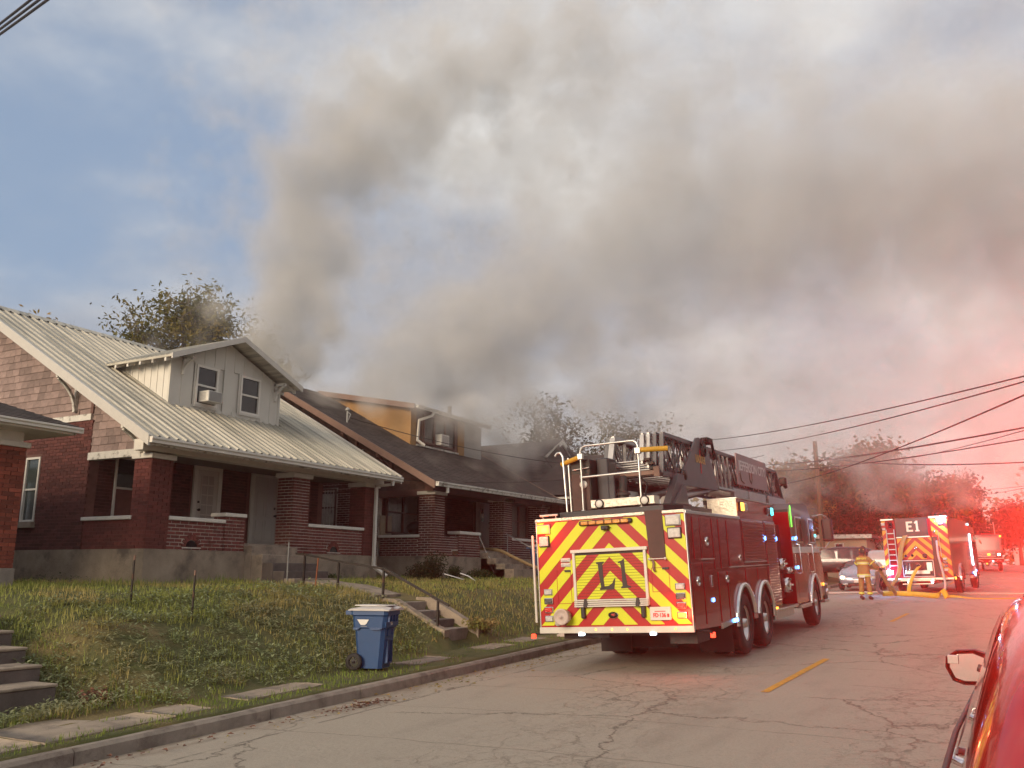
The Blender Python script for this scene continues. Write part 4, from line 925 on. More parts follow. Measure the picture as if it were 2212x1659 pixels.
window(h2, OF2, (-17.92, Y0, 3.16), (1, 0, 0), (0, -1, 0), .62, 1.12, frame='brown_trim', glass='dark_glass', curtain=None, sill='old_concrete')
mb = MB(OF2)
for i in range(5): mb.beam((-17.83+i*.11, Y0-.03, 3.2), (-17.83+i*.11, Y0-.03, 4.24), .014, .014)
mb.build('window_bars', 'white_paint_worn', h2)
window(h2, OF2, (XB+.09, 21.2, 2.95), (0, 1, 0), (1, 0, 0), 1.7, 1.25, frame='brown_trim', mullions=1, curtain='curtain', glass='dark_glass')
mb = MB(OF2); mb.box((XB+.01, 21.0, 2.5), (XB+.07, 21.5, 3.45)); mb.build('boarded_panel', 'far_wall', h2)
panel_door(h2, OF2, XB+.01, 26.35, 27.35, 2.62, 4.30, 'door_white', panels=False, frame_m='tan_trim')
mb = MB(OF2)
for i in range(5): mb.box((XB+.038, 26.45+i*.19, 2.66), (XB+.044, 26.465+i*.19, 4.26))
mb.box((XB+.038, 26.66, 3.55), (XB+.05, 26.90, 4.05)); mb.build('door_boards', 'door_white', h2)
mb = MB(OF2); mb.box((XB+.05, 26.69, 3.58), (XB+.053, 26.87, 4.02)); mb.build('pane', 'dark_glass', h2)
window(h2, OF2, (X2-.50, 25.6, 2.98), (0, 1, 0), (1, 0, 0), 1.9, 1.12, frame='brown_trim', mullions=2, curtain='curtain', glass='window_glass')
mb = MB(OF2); mb.box((X2-.60, 25.5, 2.5), (X2-.42, 27.55, 2.97)); mb.box((X2-.62, 25.5, 2.97), (X2-.61, 27.6, 4.15)); mb.build('bay_wall', 'brown_trim', h2)
mb = MB(OF2); mb.box((X2-.22, Y0-.15, 4.07), (X2+.05, Y1+.1, 4.27)); mb.build('porch_beam', 'brown_trim', h2)
mb = MB(OF2); mb.box((XB-.05, Y0-.015, 3.95), (X2-.22, Y0+.14, 4.14)); mb.build('side_beam', 'brown_trim', h2)
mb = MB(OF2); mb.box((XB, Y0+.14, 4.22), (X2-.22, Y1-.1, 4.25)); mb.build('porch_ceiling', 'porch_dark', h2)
text_part('house_number', '411', 0.16, frame_m((X2+.056, 23.05, 4.16), (0, 1, 0), (0, 0, 1)), 'letter_cream', h2, ext=0.004, bold=0.008)
E2X, E2Z, S2 = -13.2, 4.22, 0.5445; R2X = -19.72; R2Z = E2Z+S2*(E2X-R2X); A0, A1 = 19.98, 28.35
def roof2(x): return E2Z+S2*(E2X-x)
course_roof(h2, OF2, [(E2X, A0, E2Z), (E2X, A1, E2Z), (R2X, A1, R2Z), (R2X, A0, R2Z)], 'asphalt_shingle')
course_roof(h2, OF2, [(2*R2X-E2X, A0, E2Z), (2*R2X-E2X, A1, E2Z), (R2X, A1, R2Z), (R2X, A0, R2Z)], 'asphalt_shingle', exposure=.4, tab=1.0)
for yy in (A0-.03, A1-.02):
    mb = MB(OF2); mb.prism([(E2X+.02, E2Z+.02), (R2X, R2Z+.03), (R2X, R2Z-.17), (E2X+.02, E2Z-.18)], 1, yy, yy+.05); mb.build('rake_board', 'tan_trim', h2)
gutter(h2, OF2, (E2X, A0+.02, E2Z+.01), (E2X, A1-.05, E2Z+.09), 'white_paint_worn', size=.12)
mb = MB(OF2); mb.tube([(E2X+.06, A0+.55, E2Z-.10), (E2X+.06, A0+.56, E2Z-.26)], .045, 10); mb.build('gutter_outlet', 'white_paint', h2)
mb = MB(OF2); mb.prism([(X2-.05, 4.14), (X2-.05, roof2(X2)-.18), (R2X, R2Z-.18), (2*R2X-X2, 4.14)], 1, Y0+.03, Y0+.12); mb.build('gable_wall', 'gable_shingle_dark', h2)
shingle_field(h2, OF2, (-21, Y0+.03, 4.14), (1, 0, 0), (0, -1, 0), 7.1, 3.6, 'gable_shingle_dark', lambda c: 4.20 < c.z < roof2(c.x)-.28 and -20.5 < c.x < X2-.1, tile=(0.26, 0.17), limit=160)
for (bx, bz) in ((-16.6, 4.9), (-15.3, 4.35)): bracket(h2, OF2, (bx, Y0+.01, bz), .75, roof2(bx)-.2-bz, m='brown_trim', t=.10)
# shed dormer
X3, C0, C1 = -16.10, 22.9, 26.15; zt = 7.04; zb = roof2(X3)
mb = MB(OF2); mb.prism([(X3, zb-.2), (X3, zt-.05), (R2X-.1, R2Z-.1), (R2X-.1, R2Z-.6)], 1, C0, C0+.08); dn = mb.build('dormer', 'ochre_siding', h2)
mb = MB(OF2); mb.box((X3-.08, C0-.004, zb-.2), (X3+.02, C0+.30, zt-.06)); mb.build('corner_board', 'ochre_siding', dn)
mb = MB(OF2); mb.box((X3-.08, C0+.3, zb-.2), (X3, C1, zt-.06)); mb.build('dormer_front', 'brown_trim', dn)
mb = MB(OF2); mb.box((X3-.06, C1-.42, zb-.1), (X3+.02, C1, zt-.06)); mb.build('corner_board', 'ochre_siding', dn)
mb = MB(OF2); mb.box((X3-.07, C1+.001, zb-.4), (X3-.012, 27.35, zt-.10)); mb.prism([(X3-.02, zb-.4), (X3-.02, zt-.1), (R2X, R2Z-.1), (R2X, R2Z-.6)], 1, 27.30, 27.35); mb.build('grey_siding', 'grey_plastic', dn)
for i in range(11):
    mb = MB(OF2); mb.box((X3-.02, C1+.01, zb-.02+i*.115), (X3+.0, 27.36, zb+.006+i*.115)); mb.build('lap_board', 'grey_plastic', dn)
mb = MB(OF2); mb.add([(X3+.32, C0-.25, zt-.03), (X3+.32, 27.5, zt-.03), (R2X, 27.5, R2Z+.03), (R2X, C0-.25, R2Z+.03)]+[(X3+.32, C0-.25, zt-.10), (X3+.32, 27.5, zt-.10), (R2X, 27.5, R2Z-.04), (R2X, C0-.25, R2Z-.04)], [(0, 1, 2, 3), (7, 6, 5, 4), (0, 4, 5, 1), (1, 5, 6, 2), (2, 6, 7, 3), (3, 7, 4, 0)]); mb.build('dormer_roof', 'asphalt_shingle', dn)
mb = MB(OF2); mb.prism([(X3+.34, zt), (R2X, R2Z+.05), (R2X, R2Z-.12), (X3+.34, zt-.17)], 1, C0-.29, C0-.245); mb.build('rake_board', 'tan_trim', dn)
gutter(dn, OF2, (X3+.33, C0-.2, zt-.03), (X3+.33, 27.3, zt-.05), 'white_paint_worn', size=.10)
downspout(dn, OF2, [(X3+.38, C0+.75, zt-.12), (X3+.36, C0+.70, zt-.24), (X3+.10, C0+.34, zt-.42), (X3+.07, C0+.32, zb+.16), (X3+.22, C0+.48, zb+.02)], w=.075)
window(dn, OF2, (X3+.085, C0+.62, zb+.10), (0, 1, 0), (1, 0, 0), 1.95, .98, frame='brown_trim', mullions=2, curtain='curtain', glass='window_glass', sash=False, fw=.06)
mb = MB(OF2); mb.box((X3, C0+.31, zb+.0), (X3+.07, C1-.43, zb+.05)); mb.build('sill', 'white_paint_worn', dn)
ac2 = thing('air_conditioner', 'rusty air conditioner in the middle window of the ochre dormer', 'air conditioner', (X3+.14, 24.5, zb+.14))
mb = MB(); mb.bbox((-.14, -.24, 0), (.16, .24, .36), .015); mb.build('casing', 'cream_plastic', ac2)
mb = MB(); mb.box((.16, -.20, .04), (.166, .20, .32)); mb.build('grille', 'curtain', ac2)
mb = MB(OF2); mb.tube([(-17.0, 26.6, 6.2), (-17.0, 26.6, 7.72)], .075, 12); mb.build('vent_pipe', 'grey_plastic', h2)
mb = MB(OF2); mb.tube([(-16.9, 20.75, 6.0), (-16.9, 20.75, 6.62)], .028, 8); mb.lathe([(0, .07), (.03, .075), (.08, .05), (.1, 0)], (-16.9, 20.75, 6.60), (0, 0, 1), 12); mb.tube([(-16.86, 20.72, 6.55), (-16.7, 20.65, 6.45), (-16.72, 20.6, 6.3), (-16.85, 20.7, 6.25)], .012, 6); mb.build('service_mast', 'grey_plastic', h2)
mb = MB(OF2); mb.tube([(-16.35, Y0-.05, 3.15), (-16.35, Y0-.05, 5.4)], .022, 8); mb.build('conduit', 'grey_plastic', h2)
mb = MB(OF2); mb.bbox((-16.46, Y0-.16, 2.95), (-16.24, Y0-.02, 3.2), .01); mb.build('meter_box', 'grey_plastic', h2)
M2.finish()
st2 = thing('concrete_steps', 'pale concrete steps with a hose running down from the door with the small pane', 'steps', (X2, 24.1, 1.7))
for i, z in enumerate((2.42, 2.26, 2.10, 1.95)):
    mb = MB((X2, 24.1, 1.7)); mb.bbox((X2-.3, 23.46, 1.3), (X2+.25+.30*i, 24.88+.02*i, z), .012); mb.build('step', 'old_concrete', st2)

# kettle grill and chair on the second porch
gr = thing('kettle_grill', 'dark covered grill standing behind the low wall of the second porch', 'grill', (-15.0, 21.75, 2.5))
mb = MB(); mb.lathe([(.42, .0), (.44, .16), (.50, .24), (.56, .27), (.60, .27)], (0, 0, 0), (0, 0, 1), 20); mb.build('bowl', 'black_metal', gr)
mb = MB(); mb.lathe([(.60, .275), (.68, .25), (.76, .17), (.80, .06), (.81, 0)], (0, 0, 0), (0, 0, 1), 20); mb.tube([(-.06, 0, .80), (-.06, 0, .86), (.06, 0, .86), (.06, 0, .80)], .012, 6); mb.build('lid', 'black_metal', gr)
for a in (0, 2.1, 4.2): mb = MB(); mb.tube([(.1*math.cos(a), .1*math.sin(a), .45), (.26*math.cos(a), .26*math.sin(a), 0)], .013, 6); mb.build('leg', 'black_metal', gr)

# ---------------------------------------------------------------- house three (dark hipped roof with gablet)
OF3 = (-14.0, 31, 1.8)
h3 = thing('brick_house', 'dark roofed house with a white trimmed gablet behind the ladder truck', 'house', OF3)
M3 = Masonry(h3, OF3, 200)
ez3 = 4.9; yA, yB = 29.9, 38.1; yc3 = 34.0; rz3 = 7.40; hx = -13.8
course_roof(h3, OF3, [(hx, yA, ez3), (-24, yA, ez3), (-24, yc3, rz3), (-16.2, yc3, rz3)][::1], 'asphalt_shingle', exposure=.16, name='roof')
course_roof(h3, OF3, [(hx, yB, ez3), (-24, yB, ez3), (-24, yc3, rz3), (-16.2, yc3, rz3)], 'asphalt_shingle', exposure=.4, tab=1, name='roof')
course_roof(h3, OF3, [(hx, yA, ez3), (hx, yB, ez3), (-16.2, yc3+1.6, 6.55), (-16.2, yc3-1.6, 6.55)], 'asphalt_shingle', exposure=.16, name='roof')
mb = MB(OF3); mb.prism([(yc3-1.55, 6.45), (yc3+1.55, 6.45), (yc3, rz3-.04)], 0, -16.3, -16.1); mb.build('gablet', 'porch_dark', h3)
for sg in (-1, 1):
    mb = MB(OF3); mb.prism([(yc3, rz3+.06), (yc3+sg*1.75, 6.50), (yc3+sg*1.38, 6.47), (yc3, rz3-.17)][::(1 if sg > 0 else -1)], 0, -16.05, -15.97); mb.build('rake_board', 'white_paint', h3)
    mb = MB(OF3); mb.add([(-15.95, yc3, rz3+.07), (-15.95, yc3+sg*1.8, 6.50), (-16.6, yc3+sg*1.8, 6.50), (-16.9, yc3, rz3+.05)], [(0, 1, 2, 3)]); mb.build('gablet_roof', 'asphalt_shingle', h3)
mb = MB(OF3); mb.box((-23.5, 30.5, 1.2), (-14.5, 37.5, ez3-.05)); mb.build('body_wall', 'mortar_red', h3)
M3.face((-14.5, 30.5, 2.4), (0, 1, 0), (1, 0, 0), 7, 2.4, 'brick_dark', prio=2, openings=[(1.0, 2.6, .5, 2.0), (4.2, 5.8, .5, 2.0)])
M3.face((-18, 30.5, 2.4), (1, 0, 0), (0, -1, 0), 3.5, 2.4, 'brick_dark', prio=1)
for y_ in (31.5, 34.7): window(h3, OF3, (-14.5, y_, 2.9), (0, 1, 0), (1, 0, 0), 1.6, 1.5, mullions=1, glass='dark_glass')
# porch gable of house three
pg = 12.9; yp = 32.3; hw = 3.0; zg = 4.75; zp = zg+hw*.56
for sg in (-1, 1):
    mb = MB(OF3); t = [(-pg+.3, yp, zp), (-pg+.3, yp+sg*(hw+.3), zg-.15), (-15.2, yp+sg*(hw+.3), zg-.15), (-15.2, yp, zp)]; mb.add(t+[(p[0], p[1], p[2]-.08) for p in t], [(0, 1, 2, 3), (7, 6, 5, 4), (0, 4, 5, 1), (1, 5, 6, 2)]); mb.build('porch_roof', 'asphalt_shingle', h3)
    mb = MB(OF3); mb.prism([(yp, zp+.03), (yp+sg*(hw+.35), zg-.15), (yp+sg*(hw+.35), zg-.36), (yp, zp-.20)][::(1 if sg > 0 else -1)], 0, -pg+.28, -pg+.33); mb.build('rake_board', 'white_paint', h3)
mb = MB(OF3); mb.prism([(yp-hw, zg-.1), (yp+hw, zg-.1), (yp, zp-.12)], 0, -pg-.05, -pg+.05); mb.build('porch_gable', 'siding_white', h3)
mb = MB(OF3); mb.box((-pg-.1, yp-hw-.3, zg-.34), (-pg+.28, yp-hw+.6, zg-.2)); mb.box((-15.2, yp-hw-.3, zg-.30), (-pg+.3, yp-hw-.2, zg-.15)); mb.build('eave_return', 'white_paint', h3)
mb = MB(OF3); mb.box((-pg-.15, yp-hw, zg-.55), (-pg+.06, yp+hw, zg-.12)); mb.build('porch_beam', 'brown_trim', h3)
for y_ in (yp-hw+.3, yp, yp+hw-.3):
    mb = MB(OF3); mb.box((-pg-.12, y_-.09, 3.0), (-pg+.06, y_+.09, zg-.5)); mb.build('porch_post', 'white_paint', h3)
brick_wall(h3, OF3, M3, -pg-.25, -pg+.05, yp-hw, yp+hw, 1.4, 3.0, 'brick_dark', 'mortar_white', prio=3, faces=('+X', '-Y'), cap=.08)
M3.finish()

# ---------------------------------------------------------------- house zero (left edge of the picture)
OF0 = (-14.2, 9.1, 1.5)
h0 = thing('brick_house', 'orange red brick house with slate grey hipped porch roof at the left edge', 'house', OF0)
M0 = Masonry(h0, OF0, 240)
pillar(h0, OF0, M0, XF-.42, XF, 8.66, 9.10, 1.86, 3.83, 'brick_orange', 'mortar_red', prio=1, cap=.09)
mb = MB(OF0); mb.bbox((XF-.45, 8.60, 1.1), (XF+.03, 9.13, 1.855), .01); mb.build('pillar_base', 'kerb_concrete', h0)
pillar(h0, OF0, M0, XF-.42, XF, 4.2, 4.64, 1.86, 3.83, 'brick_orange', 'mortar_red', prio=5, cap=.09)
brick_wall(h0, OF0, M0, XF-.25, XF-.04, 4.64, 8.66, 1.86, 2.55, 'brick_orange', 'mortar_red', prio=4, faces=('+X',), cap=.08)
brick_wall(h0, OF0, M0, -16.2, -16.0, 3.8, 9.05, 1.86, 4.1, 'brick_orange', 'mortar_red', prio=3, faces=('+X', '+Y', '-Y'), name='front_wall')
mb = MB(OF0); mb.box((-22, 3.8, 0.9), (XF-.05, 9.04, 1.86)); mb.build('foundation', 'foundation', h0)
mb = MB(OF0); mb.box((-22, 8.8, 1.86), (-16.2, 9.03, 4.0)); mb.box((-22, 3.8, 1.86), (-16.2, 4.0, 4.0)); mb.build('body_wall', 'mortar_red', h0)
mb = MB(OF0); mb.box((XF-.32, 3.9, 3.92), (XF+.02, 9.02, 4.08)); mb.build('porch_beam', 'white_paint', h0)
mb = MB(OF0); mb.box((-22.4, 3.2, 4.08), (XF+.50, 9.55, 4.11)); mb.build('soffit', 'white_paint', h0)
ez0 = 4.22; ex0 = XF+.58; ey0, ey1 = 3.2, 9.62
mb = MB(OF0); mb.box((XF+.50, ey0, 4.08), (XF+.54, ey1-.03, 4.215)); mb.box((-22.4, 9.555, 4.08), (XF+.54, 9.60, 4.214)); mb.build('fascia', 'white_paint', h0)
gutter(h0, OF0, (XF+.545, ey0, 4.215), (XF+.545, ey1+.05, 4.20), 'white_paint', size=.09)
ry0 = (ey0+ey1)/2; hz = ez0+.40*(ey1-ry0)
course_roof(h0, OF0, [(ex0, ey0, ez0), (ex0, ey1, ez0), (ex0-3.21, ry0, hz), (ex0-3.21, ry0-.01, hz)], 'asphalt_shingle')
course_roof(h0, OF0, [(-22.4, ey1, ez0), (ex0, ey1, ez0), (ex0-3.21, ry0, hz), (-19.2, ry0, hz)], 'asphalt_shingle')
course_roof(h0, OF0, [(-22.4, ey0, ez0), (ex0, ey0, ez0), (ex0-3.21, ry0, hz), (-19.2, ry0, hz)], 'asphalt_shingle', exposure=.4, tab=1)
mb = MB(OF0); mb.bbox((XF-.02, 8.40, 2.75), (XF+.10, 8.58, 2.95), .01); mb.build('mailbox', 'white_paint', h0)
M0.finish()
# ---------------------------------------------------------------- walks, steps, rails, bins
def flat_piece(name, poly, z, th, m, parent=None, off=(0, 0, 0), wob=.012):
    mb = MB(off); n = len(poly); P = []
    for i in range(n):
        a, b = poly[i], poly[(i+1) % n]; k = max(1, int(math.dist(a, b)/.25))
        for j in range(k): t = j/k; P.append((a[0]+(b[0]-a[0])*t+random.uniform(-wob, wob), a[1]+(b[1]-a[1])*t+random.uniform(-wob, wob)))
    zz = z if callable(z) else (lambda x, y: z)
    top = [(x, y, zz(x, y)) for x, y in P]; bot = [(x, y, zz(x, y)-th) for x, y in P]; n = len(P)
    mb.add(top+bot, [tuple(range(n)), tuple(range(n, 2*n))[::-1]]+[(i, n+i, n+(i+1) % n, (i+1) % n) for i in range(n)])
    return mb.build(name, m, parent)
# concrete stair in the bank in front of the second lawn
so = (-9.5, 14.7, .7)
bs = thing('bank_steps', 'three step concrete stair with sloping cheek walls set in the grass bank', 'steps', so)
for i in range(3):
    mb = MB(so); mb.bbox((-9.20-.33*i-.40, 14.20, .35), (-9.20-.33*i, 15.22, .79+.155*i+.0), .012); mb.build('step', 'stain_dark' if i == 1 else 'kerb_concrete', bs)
mb = MB(so); mb.bbox((-10.75, 14.05, .9), (-10.19, 15.38, 1.262), .012); mb.build('top_landing', 'kerb_concrete', bs)
for (y0, y1) in ((14.02, 14.19), (15.23, 15.42)):
    mb = MB(so); mb.prism([(-8.98, .45), (-8.98, .80), (-9.15, .86), (-10.10, 1.33), (-10.45, 1.34), (-10.45, .6)], 1, y0, y1); mb.build('cheek_wall', 'old_concrete', bs)
pw = bpy.data.objects.new('path', None); link(pw); pw['kind'] = 'structure'
flat_piece('path_slab', [(-10.76, 14.25), (-10.76, 15.15), (-11.8, 15.35), (-11.8, 14.45)], lambda x, y: ground_z(x, y)+.045, .1, 'old_concrete', pw)
flat_piece('path_slab', [(-11.83, 14.45), (-11.83, 15.35), (-12.95, 15.45), (-12.95, 14.5)], lambda x, y: ground_z(x, y)+.045, .1, 'old_concrete', pw)
# stair to the house at the left edge
so0 = (-9.9, 6.2, .5)
ls = thing('bank_steps', 'worn concrete steps climbing the bank at the bottom left corner', 'steps', so0)
for i in range(5):
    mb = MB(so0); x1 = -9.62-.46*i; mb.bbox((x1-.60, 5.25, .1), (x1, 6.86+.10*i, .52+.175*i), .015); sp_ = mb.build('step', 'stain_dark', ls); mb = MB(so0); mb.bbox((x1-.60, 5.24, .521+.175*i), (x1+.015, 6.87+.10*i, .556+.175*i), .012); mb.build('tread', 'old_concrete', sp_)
flat_piece('path_slab', [(-12.4, 5.3), (-12.4, 7.2), (-14.0, 7.3), (-14.0, 5.3)], lambda x, y: ground_z(x, y)+.03, .1, 'old_concrete', pw)
# handrail
hr0 = (-10.42, 14.08, 1.31)
hr = thing('handrail', 'dark iron handrail running from the porch steps down over the bank stair', 'handrail', hr0)
tops = [(-12.62, 14.08, 2.19), (-12.4, 14.08, 2.17), (-11.52, 14.08, 2.03), (-10.42, 14.08, 1.89), (-9.17, 14.08, 1.335), (-8.93, 14.08, 1.23)]
mb = MB(hr0)
for a, b in zip(tops[:-1], tops[1:]): mb.beam(Vector(a)-(Vector(b)-Vector(a)).normalized()*.012, b, .045, .04)
mb.build('rail', 'black_metal', hr)
for (x, zt_, zb_) in ((-12.4, 2.15, 1.45), (-11.52, 2.01, 1.3), (-10.42, 1.87, 1.1), (-9.17, 1.31, .60)): mb = MB(hr0); mb.beam((x, 14.08, zb_), (x, 14.08, zt_), .036, .036, up=(1, 0, 0)); mb.build('post', 'black_metal', hr)
def post(name, label, x, y, h, m, r=.016, cap=None, lean=(0, 0), cat='post', group=None):
    z = ground_z(x, y); t = thing(name, label, cat, (x, y, z), group=group)
    mb = MB((x, y, z)); mb.tube([(x, y, z-.3), (x+lean[0], y+lean[1], z+h)], r, 8); mb.build('shaft', m, t)
    if cap: mb = MB((x, y, z)); mb.tube([(x+lean[0], y+lean[1], z+h), (x+lean[0], y+lean[1], z+h+.07)], r*1.05, 8); mb.build('cap', cap, t)
    return t
post('stake', 'bare steel stake on the lawn in front of the leftmost porch pillar', -11.5, 9.27, .60, 'black_metal', cap='tan_trim', lean=(0, .0), cat='stake')
post('stake', 'bare steel stake on the lawn in front of the arched vent, nearer the stair', -10.5, 9.55, .64, 'black_metal', cap='tan_trim', cat='stake')
post('stake', 'rust orange stake standing under the dark iron handrail', -12.0, 13.95, .58, 'rust', r=.014, lean=(.03, .04), cat='stake')
post('pipe', 'thin grey pipe standing in front of the stained concrete steps', -13.0, 14.25, .85, 'grey_plastic', r=.013, cat='pipe')
# wheeled bins
def bin_cart(name, label, x, y, rz_, s=1.0, full=True, group=None, z=None):
    z = ground_z(x, y)+.005 if z is None else z; t = thing(name, label, 'bin', (x, y, z), (0, 0, R(rz_)), group); t.scale = (s, s, s)
    mb = MB(); rings = []
    for (zz, xb, xf, w) in ((.03, -.18, .20, .20), (.30, -.21, .225, .215), (.60, -.235, .25, .232), (.615, -.255, .27, .252), (.78, -.265, .29, .262), (.80, -.29, .31, .285), (.86, -.29, .31, .285)):
        c = .05; rings.append([(xb+c, -w, zz), (xf-c, -w, zz), (xf, -w+c, zz), (xf, w-c, zz), (xf-c, w, zz), (xb+c, w, zz), (xb, w-c, zz), (xb, -w+c, zz)])
    vs = [p for r_ in rings for p in r_]; fs = [(i*8+j, i*8+(j+1) % 8, (i+1)*8+(j+1) % 8, (i+1)*8+j) for i in range(len(rings)-1) for j in range(8)]
    mb.add(vs, fs+[tuple(range(8))[::-1], tuple(range(48, 56))]); b = mb.build('tub', 'bin_blue', t)
    mb = MB()
    for (y0, y1, z0, z1) in ((-.10, .10, .10, .44), (-.10, .10, .49, .60)):
        for (a, b1, c, d) in ((y0, y1, z0, z0+.012), (y0, y1, z1-.012, z1), (y0, y0+.012, z0, z1), (y1-.012, y1, z0, z1)): mb.box((.20, a, c), (.262, b1, d))
    for k in range(4): mb.box((.27, -.19+k*.11, .70), (.315, -.17+k*.11, .80))
    mb.prism([(-.24, .64), (.24, .64), (.25, .70), (-.25, .70)], 0, .262, .285); mb.build('front_ribs', 'bin_blue', t)
    mb = MB(); mb.prism([(.02, .615), (.24, .615), (.19, .585), (.06, .585)], 1, -.272, -.235); mb.prism([(-.24, .615), (-.12, .615), (-.16, .585), (-.22, .585)], 1, -.272, -.235); mb.build('side_grip', 'bin_blue', t)
    mb = MB(); vs = []
    for i in range(7):
        for j in range(6): x_ = -.31+.66*i/6; y_ = -.305+.61*j/5; e = (abs(i-3)/3)**4*.02+(abs(j-2.5)/2.5)**4*.02; vs.append((x_, y_, .915-e+.018*math.sin(j*1.9)*(i > 1)))
    fs = [(i*6+j, (i+1)*6+j, (i+1)*6+j+1, i*6+j+1) for i in range(6) for j in range(5)]; k = len(vs)
    rim = [j for j in range(6)]+[i*6+5 for i in range(1, 7)]+[36+j for j in range(4, -1, -1)]+[i*6 for i in range(5, 0, -1)]
    mb.add(vs+[(vs[q][0], vs[q][1], .862) for q in rim], fs+[(rim[q], k+q, k+(q+1) % len(rim), rim[(q+1) % len(rim)]) for q in range(len(rim))]); mb.build('lid', 'bin_lid', t)
    mb = MB(); mb.tube([(-.36, -.22, .84), (-.36, .22, .84)], .014, 8); mb.box((-.37, -.25, .80), (-.27, -.22, .86)); mb.box((-.37, .22, .80), (-.27, .25, .86)); mb.build('handle', 'bin_blue', t)
    for sy_ in (-1, 1):
        w_ = MB(); w_.lathe([(-.03, .075), (-.03, .105), (-.02, .125), (.02, .125), (.03, .105), (.03, .075)], (-.20, sy_*.265, .125), (0, 1, 0), 24); w_ = w_.build('wheel', 'black_rubber', t)
        mb = MB()
        for k in range(12): a = 2*PI*k/12; mb.beam((-.20, sy_*.272, .125), (-.20+math.cos(a)*.085, sy_*.272, .125+math.sin(a)*.085), .012, .010, up=(0, 1, 0))
        mb.lathe([(0, .022), (.035, .02), (.036, 0)], (-.20, sy_*.265, .125), (0, sy_, 0), 12); mb.build('spokes', 'black_plastic', w_)
    if full:
        mb = MB(); mb.add([(-.17, -.2755, .735), (.02, -.2755, .735), (-.02, -.2725, .67), (-.05, -.271, .655), (-.11, -.271, .655), (-.13, -.2725, .68)], [tuple(range(6))]); mb.build('torn_sticker', 'litter_white', b)
        mb = MB(); mb.box((.282, -.06, .655), (.2885, .0, .785)); lb_ = mb.build('label_tag', 'litter_white', b)
        mb = MB(); mb.prism([(-.048, .725), (-.03, .77), (-.012, .725), (-.022, .725), (-.03, .745), (-.038, .725)], 0, .2886, .2896); mb.prism([(-.048, .67), (-.012, .67), (-.012, .69), (-.03, .70), (-.048, .69)], 0, .2886, .2896); mb.build('label_print', 'letter_black', lb_)
        mb = MB(); mb.box((-.11, -.2745, .635), (-.01, -.2715, .64)); mb.build('faint_print', 'bin_lid', b)
        mb = MB(); mb.bbox((-.16, -.22, .925), (.26, .27, .935), .004); mb.bbox((-.26, -.18, .928), (.10, .18, .942), .003); mb.build('loose_paper', 'paper', t)
    return t
bin_cart('wheeled_bin', 'blue wheeled bin with a torn white sticker standing on the verge by the kerb', -8.46, 11.25, 14, 1.0)
b1 = bin_cart('wheeled_bin', 'blue bin with a white star beside the pale steps of the second house', -12.75, 25.35, 20, 1.05, full=False, group='blue bins beside the second porch')
mb = MB(); s5 = []
for k in range(10): a = PI/2+2*PI*k/10; r_ = .05 if k % 2 == 0 else .024; s5.append((math.cos(a)*r_-.05, .70+math.sin(a)*r_))
mb.prism(s5, 1, -.2735, -.2715); mb.build('star_print', 'litter_white', b1)
bin_cart('wheeled_bin', 'blue bin nearest the ladder truck beside the second porch', -12.45, 26.1, 12, 1.05, full=False, group='blue bins beside the second porch')
# rail at the second steps, cord, rake-like tool
r20 = (-13.0, 24.95, 1.8); r2_ = thing('handrail', 'short grey handrail beside the pale steps next to the blue bins', 'handrail', r20)
mb = MB(r20); mb.beam((-13.75, 24.98, 3.05), (-12.55, 25.0, 2.45), .035, .03); mb.build('rail', 'grey_plastic', r2_)
for (x, z) in ((-13.70, 3.02), (-12.6, 2.47)): mb = MB(r20); mb.tube([(x, 24.98, 1.75), (x, 24.98, z)], .016, 8); mb.build('post', 'grey_plastic', r2_)
c0 = (-13.4, 23.3, 1.8); cd = thing('cord', 'striped cord slung from the second porch newel to the grass', 'cord', c0)
mb = MB(c0); mb.tube([(-13.79, 23.3, 2.98), (-13.6, 23.5, 2.4), (-13.25, 23.8, 1.78)], .010, 6); mb.build('strand', 'litter_white', cd)
mb = MB(c0); mb.tube([(-13.4, 23.4, 2.05), (-13.05, 23.0, 1.80)], .018, 6); mb.tube([(-13.5, 23.6, 1.80), (-13.2, 23.3, 2.10)], .014, 6); mb.build('tool_handle', 'black_plastic', cd)
# hydrant
hx_, hy_ = -8.15, 17.3; hz_ = ground_z(hx_, hy_); hy = thing('fire_hydrant', 'red and white fire hydrant half hidden behind the rear of the ladder truck', 'hydrant', (hx_, hy_, hz_))
mb = MB(); mb.lathe([(0, .14), (.04, .14), (.05, .095), (.42, .085), (.43, .115), (.47, .115), (.48, .09)], (0, 0, 0), (0, 0, 1), 16); mb.build('barrel', 'hose_white', hy)
mb = MB(); mb.lathe([(.48, .10), (.56, .085), (.62, .04), (.66, .03), (.67, 0)], (0, 0, 0), (0, 0, 1), 16); mb.build('bonnet', 'chev_red', hy)
for a in (0, 1.57, 3.14): mb = MB(); mb.cyl((0, 0, .36), (math.cos(a)*.15, math.sin(a)*.15, .36), .045, 10); mb.build('nozzle', 'chev_red', hy)
